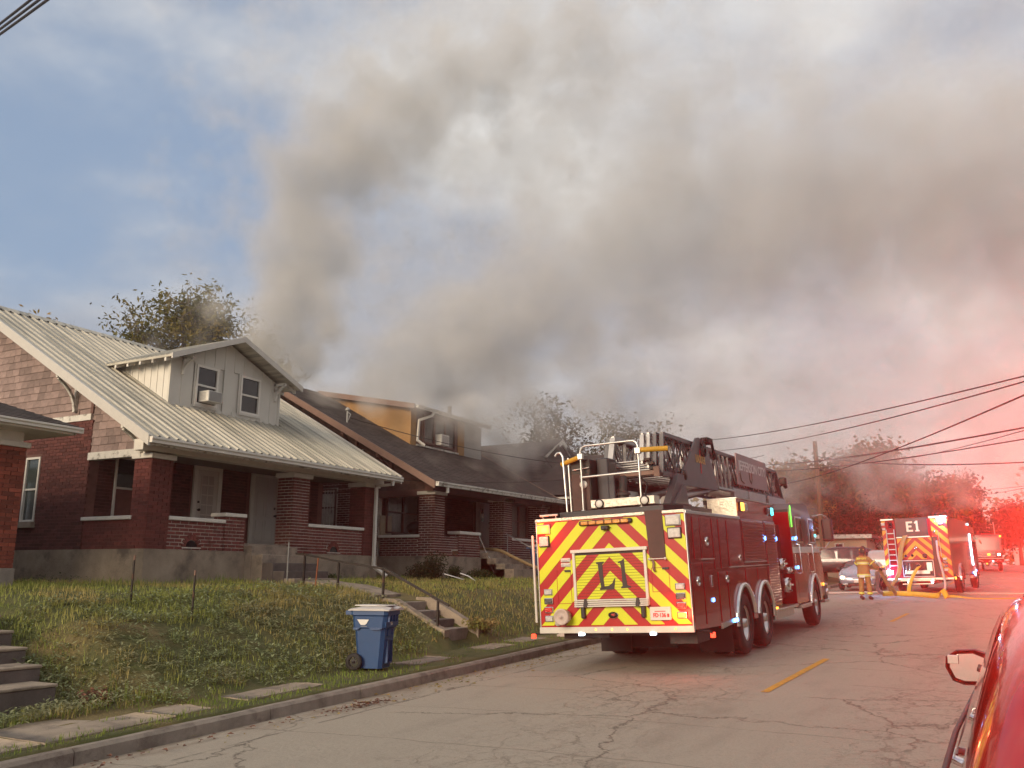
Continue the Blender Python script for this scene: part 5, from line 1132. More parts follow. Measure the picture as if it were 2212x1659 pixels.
# little things on the grass and in the gutter
def tiny(name, label, cat, x, y, pieces, m, on='g'):
    z = (ground_z(x, y) if on == 'g' else road_z(x, y)); o = MB((x, y, z))
    for (dx, dy, dz, sx, sy2, sz, rot) in pieces: c, s_ = math.cos(rot), math.sin(rot); o.obox((x+dx, y+dy, z+dz), (c, s_, .1), (-s_, c, .05), (0, 0, 1), sx, sy2, sz)
    return tag(o.build(name, m), label, cat)
tiny('plank', 'short pale board lying on the lawn above the bank', 'board', -10.35, 10.05, [(0, 0, .03, .09, .62, .03, .35)], 'stone_pale')
tiny('litter', 'small white scrap at the foot of the concrete house foundation', 'litter', -13.6, 12.7, [(0, 0, .05, .12, .16, .05, .3)], 'litter_white')
tiny('stone', 'pale rounded stone by the foundation below the taller brick newel', 'stone', -13.5, 13.55, [(0, 0, .03, .16, .34, .09, .1)], 'stone_pale')
tiny('litter', 'crumpled white wrapper at the edge of the sidewalk below the bank', 'litter', -8.45, 7.55, [(0, 0, .05, .04, .13, .02, .1), (.03, .09, .05, .05, .06, .03, .8)], 'litter_white')
tiny('litter', 'flattened teal scrap lying on the road near the kerb', 'litter', -6.75, 5.85, [(0, 0, .008, .09, .13, .004, .9)], 'litter_teal', 'r')
tiny('litter', 'tiny white cup on the middle of the bank', 'litter', -9.35, 8.55, [(0, 0, .10, .03, .04, .04, .4)], 'litter_white')
tiny('flower_pot', 'small orange pot half sunk in the weeds of the bank', 'pot', -8.95, 8.9, [(0, 0, .08, .12, .12, .14, .4)], 'rust')
t = thing('bent_strips', 'two bent white strips lying on the grass before the second house', 'scrap', (-12.2, 19.7, 1.66)); mb = MB((-12.2, 19.7, 1.66))
mb.ribbon(smooth_path([(-12.5, 19.45, 1.80), (-12.35, 19.6, 1.74), (-12.1, 19.75, 1.66)], 4) if 'smooth_path' in globals() else [(-12.5, 19.45, 1.80), (-12.35, 19.6, 1.74), (-12.1, 19.75, 1.66)], (0, 1, .2), .05, .01); mb.build('strip', 'litter_white', t)
mb = MB((-12.2, 19.7, 1.66)); mb.ribbon([(-12.3, 19.9, 1.82), (-12.1, 20.0, 1.74), (-11.95, 20.1, 1.62)], (0, 1, .2), .05, .01); mb.build('strip', 'litter_white', t)
tiny('litter', 'bright yellow green scrap on the grass before the second house', 'litter', -12.3, 19.1, [(0, 0, .06, .05, .22, .03, .2)], 'chev_yellow')
def leaf_heap(label, x, y, sx, sy2, n, m, on='r', name='leaf_litter'):
    V = []; F = []; z0 = road_z(x, y) if on == 'r' else ground_z(x, y)
    for i in range(n):
        px, py = x+random.gauss(0, sx), y+random.gauss(0, sy2); px = max(px, XK+.02) if on == 'r' else px
        z = (road_z(px, py) if on == 'r' else ground_z(px, py))+random.uniform(.004, .03); a = random.uniform(0, 6.3); r_ = random.uniform(.015, .045); c, s_ = math.cos(a)*r_, math.sin(a)*r_
        b = len(V); V += [(px-c, py-s_, z), (px+s_*.5, py-c*.5, z+random.uniform(0, .02)), (px+c, py+s_, z), (px-s_*.5, py+c*.5, z+random.uniform(0, .02))]; F.append((b, b+1, b+2, b+3))
    o = bpy.data.objects.new(name, np_mesh(name, np.array(V), np.array(F), m)); link(o); return tag(o, label, 'leaves', kind='stuff')
leaf_heap('reddish brown leaves and dirt gathered in the gutter below the blue bin', -7.25, 9.5, .08, .28, 110, 'litter_red')
leaf_heap('thin scatter of dead leaves and dirt along the kerb', -7.45, 7.0, .10, 2.2, 90, 'litter_red')
leaf_heap('thin scatter of dead leaves and dirt along the kerb', -7.35, 13.0, .2, 3.0, 260, 'dry_grass')

# ---------------------------------------------------------------- grass, weeds, shrubs
GX = np.arange(-17.5, -7.4, 0.125); GY = np.arange(-1.0, 42.0, 0.2)
GZ = np.array([[ground_z(x, y) if x <= XK-.12 else ground_z(XK-.13, y) for x in GX] for y in GY])
def gz_np(x, y):
    fx = np.clip((x-GX[0])/.125, 0, len(GX)-1.001); fy = np.clip((y-GY[0])/.2, 0, len(GY)-1.001); i = fx.astype(int); j = fy.astype(int); a = fx-i; b = fy-j
    return (GZ[j, i]*(1-a)*(1-b)+GZ[j, i+1]*a*(1-b)+GZ[j+1, i]*(1-a)*b+GZ[j+1, i+1]*a*b)
TOE = np.array([toe_x(y) for y in GY])
def scatter(n, dmin=6.0, dmax=46.0, az=(-66, -8), power=1.0):
    """points with a density that falls with distance from the street corner we stand on"""
    d = dmin*(dmax/dmin)**(rng.random(n)**power); a = np.radians(rng.uniform(az[0], az[1], n)); return d*np.sin(a), d*np.cos(a)
_nt = rng.random((64, 64))
def lowfreq(x, y, s):
    fx = (x*s) % 63; fy = (y*s) % 63; i = fx.astype(int); j = fy.astype(int); a = fx-i; b = fy-j; a = a*a*(3-2*a); b = b*b*(3-2*b)
    return _nt[j, i]*(1-a)*(1-b)+_nt[j, (i+1) % 64]*a*(1-b)+_nt[(j+1) % 64, i]*(1-a)*b+_nt[(j+1) % 64, (i+1) % 64]*a*b
def zones(x, y):
    toe = np.interp(y, GY, TOE); ok = (x < XK-.14) & (x > -16) & (y > -0.5) & (y < 40)
    ok &= ~((x < -14.15) & ((y > 11.5) & (y < 19.0))) & ~((x < -13.75) & ((y > 20.8) & (y < 28.3))) & ~((x < -12.7) & (y > 29)) & ~((x < -14.15) & (y < 9.2))
    ok &= ~((x > -10.8) & (x < -8.98) & (y > 14.02) & (y < 15.42)) & ~((x < -10.8) & (x > -13.0) & (y > 14.38) & (y < 15.4)) & ~((x < -9.6) & (x > -14) & (y > 5.25) & (y < 6.95))
    ok &= ~((x < -13.0) & (y > 14.1) & (y < 15.7))
    slab = np.zeros_like(ok)
    for (x0, x1, y0, y1) in slabs: slab |= (x > x0+.05+.34*(lowfreq(x, y, 3.1)-.35)) & (x < x1-.05-.30*(lowfreq(x, y, 2.3)-.35)) & (lowfreq(x, y, 5.3) > .14) & (y > y0-.02) & (y < y1+.02)
    ok &= ~(slab & (x > toe-.05))
    return ok, toe
def blades(name, n, sel, hmin, hmax, wmin, wmax, m, lean=.45, label=None, far=1.0, power=1.0, patch=None):
    x, y = scatter(n, power=power); ok, toe = zones(x, y); ok &= sel(x, y, toe); x, y = x[ok], y[ok]; k = len(x)
    d = np.hypot(x, y); z = gz_np(x, y)-.01; sc = np.clip(d/14, .8, 2.6)**.55
    h = rng.uniform(hmin, hmax, k)*(0.60+.42*lowfreq(x, y, 1.7)); w = rng.uniform(wmin, wmax, k)*sc; a = rng.uniform(0, 2*PI, k); l = rng.uniform(0, lean, k)*h; b = rng.uniform(0, 2*PI, k)
    wx, wy = np.cos(a)*w/2, np.sin(a)*w/2; tx, ty = np.cos(b)*l, np.sin(b)*l; V = np.zeros((k, 5, 3))
    V[:, 0] = np.stack([x-wx, y-wy, z], 1); V[:, 1] = np.stack([x+wx, y+wy, z], 1)
    V[:, 2] = np.stack([x+wx*.7+tx*.35, y+wy*.7+ty*.35, z+h*.55], 1); V[:, 3] = np.stack([x-wx*.7+tx*.35, y-wy*.7+ty*.35, z+h*.55], 1); V[:, 4] = np.stack([x+tx, y+ty, z+h*(1-.35*(l/h)**2)], 1)
    i = np.arange(k)[:, None]*5; F = np.concatenate([i+np.array([0, 1, 2]), i+np.array([0, 2, 3]), i+np.array([3, 2, 4])]).reshape(-1, 3)
    o = bpy.data.objects.new(name, np_mesh(name, V.reshape(-1, 3), F, m)); link(o); o['kind'] = 'stuff'
    if label: tag(o, label, 'grass')
    return o
def weeds(name, n, sel, smin, smax, m, label=None):
    x, y = scatter(n); ok, toe = zones(x, y); ok &= sel(x, y, toe); x, y = x[ok], y[ok]; k = len(x); L = 6
    z = gz_np(x, y); hc = rng.uniform(.02, .13, k)*(.5+lowfreq(x, y, 2.2)); V = np.zeros((k, L, 4, 3)); s = rng.uniform(smin, smax, (k, L))*(np.clip(np.hypot(x, y)/12, .9, 2)**.5)[:, None]
    a = rng.uniform(0, 2*PI, (k, L)); up = rng.uniform(-.25, .75, (k, L)); rr = rng.uniform(.0, .05, (k, L))
    dx, dy = np.cos(a), np.sin(a); px = x[:, None]+dx*rr; py = y[:, None]+dy*rr; pz = (z+hc)[:, None]+rng.uniform(-.03, .03, (k, L)); wd = s*.42
    for q, (t, sd_) in enumerate(((0, 0), (.5, -1), (1, 0), (.5, 1))):
        V[:, :, q, 0] = px+dx*s*t-dy*wd*sd_*.5; V[:, :, q, 1] = py+dy*s*t+dx*wd*sd_*.5; V[:, :, q, 2] = pz+s*up*t-(t == 1)*s*.15
    i = np.arange(k*L)[:, None]*4; F = i+np.array([[0, 1, 2, 3]])
    o = bpy.data.objects.new(name, np_mesh(name, V.reshape(-1, 3), F, m)); link(o); o['kind'] = 'stuff'
    if label: tag(o, label, 'weeds')
    return o
isbank = lambda x, y, t: (x < t-.05) & (x > t-3.0)
edge = lambda x, y, s=1.0: lowfreq(x, y, 1.3)*.6+lowfreq(x, y, 3.7)*.4
blades('verge_grass', 120000, lambda x, y, t: (x > t-.35) & (lowfreq(x, y, 1.1)*.5+lowfreq(x, y, 3.3)*.5 > .22+.25*(y > 12.2)), .035, .11, .008, .014, 'grass_fresh', label='short fresh grass along the kerb and around the paving slabs')
blades('lawn_grass', 150000, lambda x, y, t: (x < t-2.0+.5*edge(x, y)), .05, .15, .008, .014, 'grass_blade', label='uneven lawn grass on the yards in front of the brick houses', power=.8)
blades('bank_grass', 130000, lambda x, y, t: isbank(x, y, t) & (edge(x, y) > .30), .05, .16, .008, .015, 'grass_blade', label='rough grass growing through the weeds on the bank')
blades('dry_grass', 70000, lambda x, y, t: (x < t) & (x > t-3.2) & (lowfreq(x, y, .55)*.6+np.clip((y-9.5)/6, -.4, .6) > .48) & (edge(x, y) > .25), .05, .15, .008, .015, 'dry_grass', label='straw coloured dry grass on the right part of the bank', lean=.8)
weeds('bank_weeds', 42000, lambda x, y, t: isbank(x, y, t+.1) & (y < 14) & (lowfreq(x, y, 2.9)*.5+lowfreq(x, y, 1.1)*.5 > .26), .035, .085, 'weed_leaf', 'dense grey green broad leaved weeds covering the left part of the bank')
weeds('lawn_weeds', 7000, lambda x, y, t: (x < t-1.5) & (lowfreq(x, y, .9) > .55), .03, .06, 'leaf_bush', 'patches of leafy weeds in the lawns')
blades('tall_grass', 16000, lambda x, y, t: ((x < t+.25) & (x > t-.5) & (lowfreq(x, y, 1.9) > .52)) | ((x < t-.2) & (y > 6.9) & (y < 7.6)), .14, .34, .007, .012, 'grass_fresh', lean=.7, label='tufts of tall grass at the foot of the bank and beside the left steps')
blades('foundation_grass', 26000, lambda x, y, t: ((x < -13.2) & (x > -14.3) & (y > 9)) , .08, .26, .008, .013, 'grass_fresh', lean=.5, label='taller grass against the house foundations')
blades('side_yard_grass', 14000, lambda x, y, t: (x < -13.5) & (((y > 9.1) & (y < 11.6)) | ((y > 18.9) & (y < 20.9))), .08, .2, .008, .013, 'grass_blade', label='grass in the narrow yards between the houses')
def shrub(name, label, x, y, rx, ry, rz_, n, m, leaf=.05, z=None, cat='shrub', parent=None):
    z = ground_z(x, y) if z is None else z; t = thing(name, label, cat, (x, y, z)); st_ = MB()
    for i in range(9):
        a = random.uniform(0, 6.28); st_.tube([(0, 0, -.1), (math.cos(a)*rx*.35, math.sin(a)*ry*.35, rz_*.9), (math.cos(a)*rx*.7, math.sin(a)*ry*.7, rz_*random.uniform(1.1, 1.7))], [.014, .009, .004], 5)
    st_.build('stems', 'bark', t)
    k = n; u = rng.normal(size=(k, 3)); u /= np.linalg.norm(u, axis=1)[:, None]; r_ = rng.random(k)**.45; ce = rng.normal(size=(10, 3))*.28; ci = rng.integers(0, 10, k)
    P = np.stack([(u[:, 0]*r_*.75+ce[ci, 0])*rx, (u[:, 1]*r_*.75+ce[ci, 1])*ry, rz_*.95+(u[:, 2]*r_*.75+ce[ci, 2])*rz_], 1); P[:, 2] = np.abs(P[:, 2])
    o = bpy.data.objects.new('foliage', leaf_cloud(P, leaf, m)); link(o, t); return t
def leaf_cloud(P, size, m, droop=.3, ratio=.45, name='foliage'):
    k = len(P); a = rng.uniform(0, 2*PI, k); e = rng.uniform(-1.0, .8, k)-droop; s = size*rng.uniform(.6, 1.35, k)
    d = np.stack([np.cos(a)*np.cos(e), np.sin(a)*np.cos(e), np.sin(e)], 1)*s[:, None]; t_ = rng.normal(size=(k, 3)); w = np.cross(d, t_); w /= np.linalg.norm(w, axis=1)[:, None]+1e-9; w *= (s*ratio/2)[:, None]
    V = np.stack([P, P+d*.5+w, P+d, P+d*.5-w], 1); F = np.arange(k)[:, None]*4+np.array([[0, 1, 2, 3]])
    return np_mesh(name, V.reshape(-1, 3), F, m)
shrub('shrub', 'dark leafy shrub in the gap between the first and second house', -13.4, 20.0, .42, .5, .34, 2600, 'leaf_dark', .07)
shrub('shrub', 'low green bush against the foundation of the second house below its left pillar', -13.35, 21.3, .22, .28, .22, 900, 'leaf_bush', .05)
shrub('shrub', 'spreading weeds and vines below the second porch arched vent', -13.35, 22.7, .28, .75, .16, 1800, 'leaf_bush', .05)
shrub('shrub', 'small weeds growing by the stained steps of the first house', -13.6, 16.3, .2, .35, .10, 600, 'leaf_bush', .045)
shrub('shrub', 'clump of reddish dead weeds at the foot of the lower left steps', -9.3, 7.15, .22, .14, .10, 500, 'litter_red', .05)
shrub('shrub', 'clump of dry weeds at the foot of the bank stair', -9.0, 15.4, .25, .45, .12, 800, 'dry_grass', .07)
# ---------------------------------------------------------------- vehicles: shared pieces
def clip_poly(poly, a, b, c):
    """keep a*x+b*y <= c"""
    out = []
    for i in range(len(poly)):
        p, q = poly[i], poly[(i+1) % len(poly)]; dp = a*p[0]+b*p[1]-c; dq = a*q[0]+b*q[1]-c
        if dp <= 1e-9: out.append(p)
        if (dp < -1e-9 and dq > 1e-9) or (dp > 1e-9 and dq < -1e-9):
            t = dp/(dp-dq); out.append((p[0]+(q[0]-p[0])*t, p[1]+(q[1]-p[1])*t))
    return out
def chevrons(rect, apex, pitch, slope=1.0, cx=0.0):
    """yields (polygon, colour index) of the inverted V stripes inside rect=(x0,x1,z0,z1)"""
    x0, x1, z0, z1 = rect; res = []
    for side in (-1, 1):
        r0, r1 = (x0, min(x1, cx)) if side < 0 else (max(x0, cx), x1)
        if r1-r0 < 1e-4: continue
        for k in range(-14, 14):
            lo, hi = apex+k*pitch, apex+(k+1)*pitch
            p = [(r0, z0), (r1, z0), (r1, z1), (r0, z1)]
            p = clip_poly(p, side*slope, 1, hi+side*slope*cx)
            if p: p = clip_poly(p, -side*slope, -1, -lo-side*slope*cx)
            if p and len(p) >= 3: res.append((p, k % 2))
    return res
def wheel(root, c, r, w, out=1, n=36, dish='aluminium', name='wheel', hubr=.56, tread=True):
    """axis along x; out = +1 outer side faces +x"""
    x, y, z = c; mb = MB(); hw = w/2
    mb.lathe([(-hw, r*.60), (-hw, r*.86), (-hw*.85, r*.96), (-hw*.6, r), (hw*.6, r), (hw*.85, r*.96), (hw, r*.86), (hw, r*.60), (hw*.7, r*.585)], c, (1, 0, 0), n)
    if tread:
        for k in range(n):
            a = 2*PI*k/n
            for dx in (-hw*.36, 0, hw*.36):
                mb.obox((x+dx, y+math.cos(a)*r*1.0, z+math.sin(a)*r*1.0), (1, 0, 0), (0, -math.sin(a), math.cos(a)), (0, math.cos(a), math.sin(a)), hw*.28, r*.11, r*.022)
    t = mb.build(name, 'black_rubber', root)
    mb = MB(); o = out
    mb.lathe([(o*hw*.72, r*.60), (o*hw*.80, r*.585), (o*hw*.45, r*.54), (o*hw*.1, r*.50), (o*hw*.05, r*.30), (o*hw*.35, r*.26), (o*hw*.40, r*.16), (o*hw*.95, r*.14), (o*hw*.98, r*.05), (o*hw*.98, 0)], c, (1, 0, 0), n)
    mb.build('rim', dish, t)
    mb = MB()
    for k in range(10):
        a = 2*PI*k/10; mb.cyl((x+o*hw*.05, y+math.cos(a)*r*.38, z+math.sin(a)*r*.38), (x+o*hw*.22, y+math.cos(a)*r*.38, z+math.sin(a)*r*.38), r*.03, 6)
    mb.build('lug_nuts', 'chrome', t); t.children[-1]['kind'] = 'stuff'
    return t
def lamp_x(root, c, w, h, lens, bezel='chrome', d=.05, face='-Y', name='lamp'):
    """rectangular lamp on a rear (-Y) or side (+X) face"""
    x, y, z = c; mb = MB(); l = MB()
    if face == '-Y': mb.bbox((x-w/2, y-d*.6, z-h/2), (x+w/2, y, z+h/2), .012); l.bbox((x-w/2+.014, y-d, z-h/2+.014), (x+w/2-.014, y-d*.4, z+h/2-.014), .014)
    else: mb.bbox((x, y-w/2, z-h/2), (x+d*.6, y+w/2, z+h/2), .012); l.bbox((x+d*.4, y-w/2+.014, z-h/2+.014), (x+d, y+w/2-.014, z+h/2-.014), .014)
    o = mb.build(name, bezel, root); l.build('lens', lens, o); return o
def arc_pts(cy, cz, r, a0, a1, n): return [(cy+r*math.cos(a0+(a1-a0)*i/n), cz+r*math.sin(a0+(a1-a0)*i/n)) for i in range(n+1)]
def lamp_light(name, loc, col, power, parent, rad=0.06, kind='POINT', rot=None, spot=None):
    d = bpy.data.lights.new(name, kind); d.energy = power; d.color = col; d.shadow_soft_size = rad
    if kind == 'SPOT': d.spot_size, d.spot_blend = spot
    o = bpy.data.objects.new(name, d); COL.objects.link(o); o.parent = parent; o.location = loc
    if rot: o.rotation_euler = rot
    return o

# ---------------------------------------------------------------- ladder truck
AL = math.atan(S)
Rt = Matrix.Rotation(AL, 3, 'X') @ Matrix.Rotation(R(-2.3), 3, 'Y')
Ot = Vector((-5.38, 13.12, S*13.12-.03))+Rt @ Vector((.1, 0, 0))
lt = thing('ladder_truck', 'red ladder truck with red and yellow chevron rear and black turntable ladder', 'fire truck', Ot)
lt.rotation_euler = Rt.to_euler()
HB = 1.25; ZB, ZT = 0.70, 2.36
cw = [(3.04, .62), (4.58, .62)]
for sx in (-1, 1):
    low = [(0, ZB-.06), (1.46, .60), (1.46, .56), (cw[0][0]-.62, .58)]+arc_pts(cw[0][0], .56, .62, PI, 0, 14)+arc_pts(cw[1][0], .56, .62, PI, 0, 14)+[(5.35, .58), (5.35, .70), (6.1, .70)]
    poly = low+[(6.1, 2.38), (0, ZT)]
    mb = MB(); mb.prism(poly, 0, sx*(HB-.05), sx*HB); mb.build('body_side', 'truck_red', lt)
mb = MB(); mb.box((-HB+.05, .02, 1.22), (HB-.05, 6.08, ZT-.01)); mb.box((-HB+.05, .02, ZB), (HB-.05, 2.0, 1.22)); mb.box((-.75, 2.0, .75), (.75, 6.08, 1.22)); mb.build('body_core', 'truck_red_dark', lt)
mb = MB(); mb.box((-.45, .3, .55), (.45, 11.0, .80)); mb.box((-.7, 2.6, .42), (.7, 5.0, .66)); mb.box((-.9, .25, .52), (-.2, 1.9, .64)); mb.box((.2, .6, .52), (.9, 1.9, .64)); mb.box((-.8, 9.6, .42), (.8, 10.2, .62)); mb.build('chassis', 'engine_dark', lt)
# rear: chevron stripes
rear = MB(); rear.box((-HB, -.006, ZB), (HB, .02, ZT)); rear = rear.build('rear_panel', 'chev_red', lt)
door = (-.58, .56, 1.08, 1.80)
regions = [(-1.235, door[0]-.03, .73, 2.34), (door[1]+.03, 1.235, .73, 2.34), (door[0]-.03, door[1]+.03, door[3]+.07, 2.34), (door[0]-.03, door[1]+.03, .73, door[2]-.07)]
for rg in regions:
    for (p, k) in chevrons(rg, 1.965, .212):
        if k == 0: continue
        mb = MB(); mb.prism(p[::-1], 1, -.012, -.005); mb.build('chevron_stripe', 'chev_yellow', rear)
rd = MB(); rd.box((door[0]-.03, -.02, door[2]-.03), (door[1]+.03, .0, door[3]+.03)); rd = rd.build('roller_door', 'engine_dark', lt)
ns = 17; sh = (door[3]-door[2])/ns
for i in range(ns):
    z0 = door[2]+i*sh; mb = MB()
    for (p, k) in chevrons((door[0], door[1], z0+.002, z0+sh-.0035), 1.965, .212):
        mb.cur = 1 if k == 0 else 0; mb.prism(p[::-1], 1, -.034, -.015)
    mb.build('door_slat', ['chev_yellow', 'chev_red'], rd)
for (a, b) in (((door[0]-.045, door[2]-.06), (door[0], door[3]+.05)), ((door[1], door[2]-.06), (door[1]+.045, door[3]+.05))):
    mb = MB(); mb.bbox((a[0], -.055, a[1]), (b[0], 0, b[1]), .006); mb.build('door_frame', 'white_metal', rd)
mb = MB(); mb.bbox((door[0]-.07, -.062, door[3]+.035), (door[1]+.07, -.001, door[3]+.085), .006); mb.build('door_frame', 'white_metal', rd)
for i in range(4):
    mb = MB(); mb.bbox((door[0]-.04, -.085+.004*i, door[2]-.075+i*.030), (door[1]+.04, -.036, door[2]-.053+i*.030), .004); mb.build('lift_bar', 'white_metal', rd)
for x in (door[0]+.12, door[1]-.16):
    mb = MB(); mb.box((x, -.095, door[2]-.08), (x+.06, -.036, door[2]-.04)); mb.prism([(x+.0, door[2]-.04), (x+.075, door[2]-.04), (x+.05, door[2]+.05), (x+.02, door[2]+.05)], 1, -.095, -.036); mb.build('latch', 'black_plastic', rd)
# the numerals L1, serif letters applied to the roller door
def glyph(name, polys, m, parent, y=-.0365):
    mb = MB()
    for p in polys: mb.prism(p[::-1], 1, y-.0035, y)
    return mb.build(name, m, parent)
gx = lambda px: (px-822)*.00165; gz_ = lambda pz: 1.68-(pz-608)*.00153
Lp = [[(683, 608), (765, 604), (762, 622), (748, 628), (750, 740), (757, 850), (790, 852), (708, 885), (711, 868), (722, 858), (706, 720), (702, 630), (685, 624)],
      [(757, 850), (800, 846), (838, 820), (852, 790), (870, 766), (862, 830), (852, 883), (708, 885)]]
Op = [[(905, 612), (940, 604), (968, 583), (973, 720), (985, 840), (1000, 850), (1020, 856), (1022, 871), (924, 876), (922, 861), (938, 852), (938, 720), (930, 640), (925, 624), (907, 628)]]
glyph('letter', [[(gx(a), gz_(b)) for a, b in p] for p in Lp], 'letter_black', rd)
glyph('letter', [[(gx(a), gz_(b)) for a, b in p] for p in Op], 'letter_black', rd)
# small rear doors, corner trims, bumper lip
for (x0, x1, z0, z1) in ((-.93, -.68, 1.06, 1.58), (.66, .94, 1.20, 1.56)):
    mb = MB()
    for (a, b, c, d) in ((x0, x1, z0, z0+.008), (x0, x1, z1-.008, z1), (x0, x0+.008, z0, z1), (x1-.008, x1, z0, z1)): mb.box((a, -.0145, c), (b, -.012, d))
    mb.build('hatch_outline', 'chev_red', rear)
    mb = MB(); mb.box((x1-.10, -.03, z1-.03), (x1, -.012, z1)); mb.build('hatch_latch', 'black_plastic', rear)
mb = MB(); mb.bbox((-HB-.02, -.03, ZB-.09), (HB+.01, .02, ZB+.005), .006); mb.build('rear_lip', 'white_metal', lt)
for sx in (-1, 1): mb = MB(); mb.bbox((sx*HB-.012, -.02, ZB-.02), (sx*HB+.008, .03, ZT), .006); mb.build('corner_trim', 'aluminium', lt)
mb = MB(); mb.tube([(-HB-.07, -.02, .78), (-HB-.07, -.03, 2.15)], .022, 8); mb.build('pike_pole', 'white_metal', lt)
for (a, b) in ((-HB-.02, .62), (.90, HB)): mb = MB(); mb.bbox((a, -.03, ZT-.005), (b, .35, ZT+.045), .008); mb.build('tread_plate_trim', 'tread_plate', lt)
mb = MB(); mb.tube([(-1.18, .0, 2.46), (-.86, .0, 2.46)], .016, 8); mb.tube([(-1.13, .0, 2.46), (-1.13, .02, 2.38)], .01, 6); mb.tube([(-.90, .0, 2.46), (-.90, .02, 2.38)], .01, 6); mb.build('grab_rail', 'white_metal', lt)
# black vinyl slot
mb = MB(); mb.add([(.62, -.022, 2.42), (.90, -.022, 2.42), (.91, -.03, 1.70), (.655, -.03, 1.71), (.62, .3, 2.42), (.90, .3, 2.42), (.91, .0, 1.70), (.655, .0, 1.71)], [(3, 2, 1, 0), (0, 1, 5, 4), (1, 2, 6, 5), (2, 3, 7, 6), (3, 0, 4, 7)]); mb.build('black_cover', 'porch_dark', lt)
mb = MB(); mb.tube([(.66, -.05, 1.69), (.91, -.05, 1.69)], .009, 6); mb.lathe([(0, .02), (.02, .02), (.021, 0)], (.66, -.05, 1.69), (0, -1, 0), 8); mb.lathe([(0, .02), (.02, .02), (.021, 0)], (.91, -.05, 1.69), (0, -1, 0), 8); mb.build('cover_rod', 'white_metal', lt)
mb = MB(); mb.ribbon([(.70, -.05, 1.68), (.72, -.05, 1.62), (.71, -.055, 1.56), (.73, -.05, 1.50)], (1, 0, .1), .035); mb.build('strap', 'tan_trim', lt)
# rear lamps
lamp_x(lt, (-1.12, -.01, 2.235), .24, .16, 'glow_red_hot', 'chrome'); lamp_x(lt, (-1.115, -.01, 2.045), .19, .18, 'lens_clear', 'black_plastic')
lamp_x(lt, (1.065, -.01, 2.25), .25, .17, 'lens_clear', 'chrome'); lamp_x(lt, (1.075, -.01, 2.06), .22, .17, 'lens_clear', 'black_plastic')
for sx, z0 in ((-1.09, 1.245), (1.095, 1.27)):
    for i, ln in enumerate((('lens_clear', 'lens_dark', 'lens_red', 'lens_clear') if sx < 0 else ('lens_clear', 'lens_dark', 'lens_red', 'glow_red_hot'))):
        lamp_x(lt, (sx, -.01, z0-i*.137), .155, .10, ln, 'chrome', d=.04)
mb = MB(); mb.bbox((-.48, -.07, 2.25), (.42, -.005, 2.33), .03); ab = mb.build('arrow_bar', 'black_plastic', lt)
for i in range(6): mb = MB(); mb.bbox((-.43+i*.135, -.085, 2.262), (-.43+i*.135+.118, -.06, 2.318), .008); mb.build('amber_module', 'lens_amber', ab)
mb = MB(); mb.bbox((-.09, -.10, 2.165), (.03, .0, 2.235), .015); mb.cyl((-.03, -.10, 2.2), (-.03, -.115, 2.2), .022, 10); mb.tube([(.03, -.05, 2.21), (.07, -.06, 2.20)], .006, 6); mb.build('rear_camera', 'black_plastic', lt)
for z in (1.735, 1.66): lamp_x(lt, (-.755, -.01, z), .17, .062, 'lens_clear', 'white_metal', d=.03, name='placard')
mb = MB(); mb.lathe([(0, .09), (.05, .10), (.07, .11), (.16, .11), (.17, .125), (.20, .125), (.205, .10), (.19, .09), (.19, .02), (.21, .02), (.21, 0)], (-.80, -.01, .87), (0, -1, 0), 22); mb.lathe([(0, .02), (.02, .018), (.021, 0)], (-.80, -.22, .87), (0, -1, 0), 8); mb.build('hose_outlet', 'hose_white', lt)
mb = MB(); mb.lathe([(0, .045), (.03, .045), (.04, 0)], (-.94, -.02, .765), (0, -1, 0), 12); mb.build('outlet_cap', 'white_metal', lt)
for x in (-.49, .50): mb = MB(); mb.bbox((x-.035, -.07, .83), (x+.035, -.01, 1.01), .02); mb.build('rear_handle', 'black_plastic', lt)
mb = MB(); mb.lathe([(0, .085), (.015, .085), (.02, .075)], (.0, -.012, .875), (0, -1, 0), 24)
for v in range(len(mb.v)): x, y, z = mb.v[v]; mb.v[v] = (x, y, .875+(z-.875)*.62)
em = mb.build('oval_emblem', 'chrome', lt)
mb = MB(); mb.lathe([(.016, .074), (.021, .074), (.022, 0)], (.0, -.012, .875), (0, -1, 0), 24)
for v in range(len(mb.v)): x, y, z = mb.v[v]; mb.v[v] = (x, y, .875+(z-.875)*.60)
mb.build('emblem_face', 'letter_black', em)
glyph('emblem_mark', [[(-.035, .885), (.03, .9), (.04, .89), (.0, .88), (.03, .868), (.015, .862), (-.02, .876)]], 'letter_red', em, y=-.0345)
mb = MB(); mb.bbox((.60, -.05, .79), (.93, -.01, .985), .01); pl = mb.build('licence_plate', 'white_metal', lt)
mb = MB(); mb.box((.615, -.054, .795), (.915, -.049, .935)); mb.build('plate_face', 'plate', pl)
text_part('plate_text', 'FD·136', .082, frame_m((.755, -.058, .862), (1, 0, 0), (0, 0, 1)), 'letter_red', pl, ext=.001, sx=.82, bold=.003)
mb = MB(); mb.box((.68, -.0565, .915), (.85, -.054, .927)); mb.box((.872, -.0565, .835), (.905, -.054, .885)); mb.build('plate_print', 'letter_red', pl)
for x in (-.55, .62): mb = MB(); mb.bbox((x-.04, -.05, .575), (x+.04, .03, .615), .01); g = mb.build('step_lamp', 'glow_white', lt)
for x in (-.30, -.03, .22, .98): mb = MB(); mb.bbox((x-.012, -.042, .652), (x+.012, -.03, .676), .004); mb.build('marker_lamp', 'glow_amber', lt)
mb = MB(); mb.tube([(-HB+.1, .25, .60), (-HB-.12, .05, .60), (-HB-.15, .03, .58)], .018, 6); mb.build('marker_arm', 'black_rubber', lt)
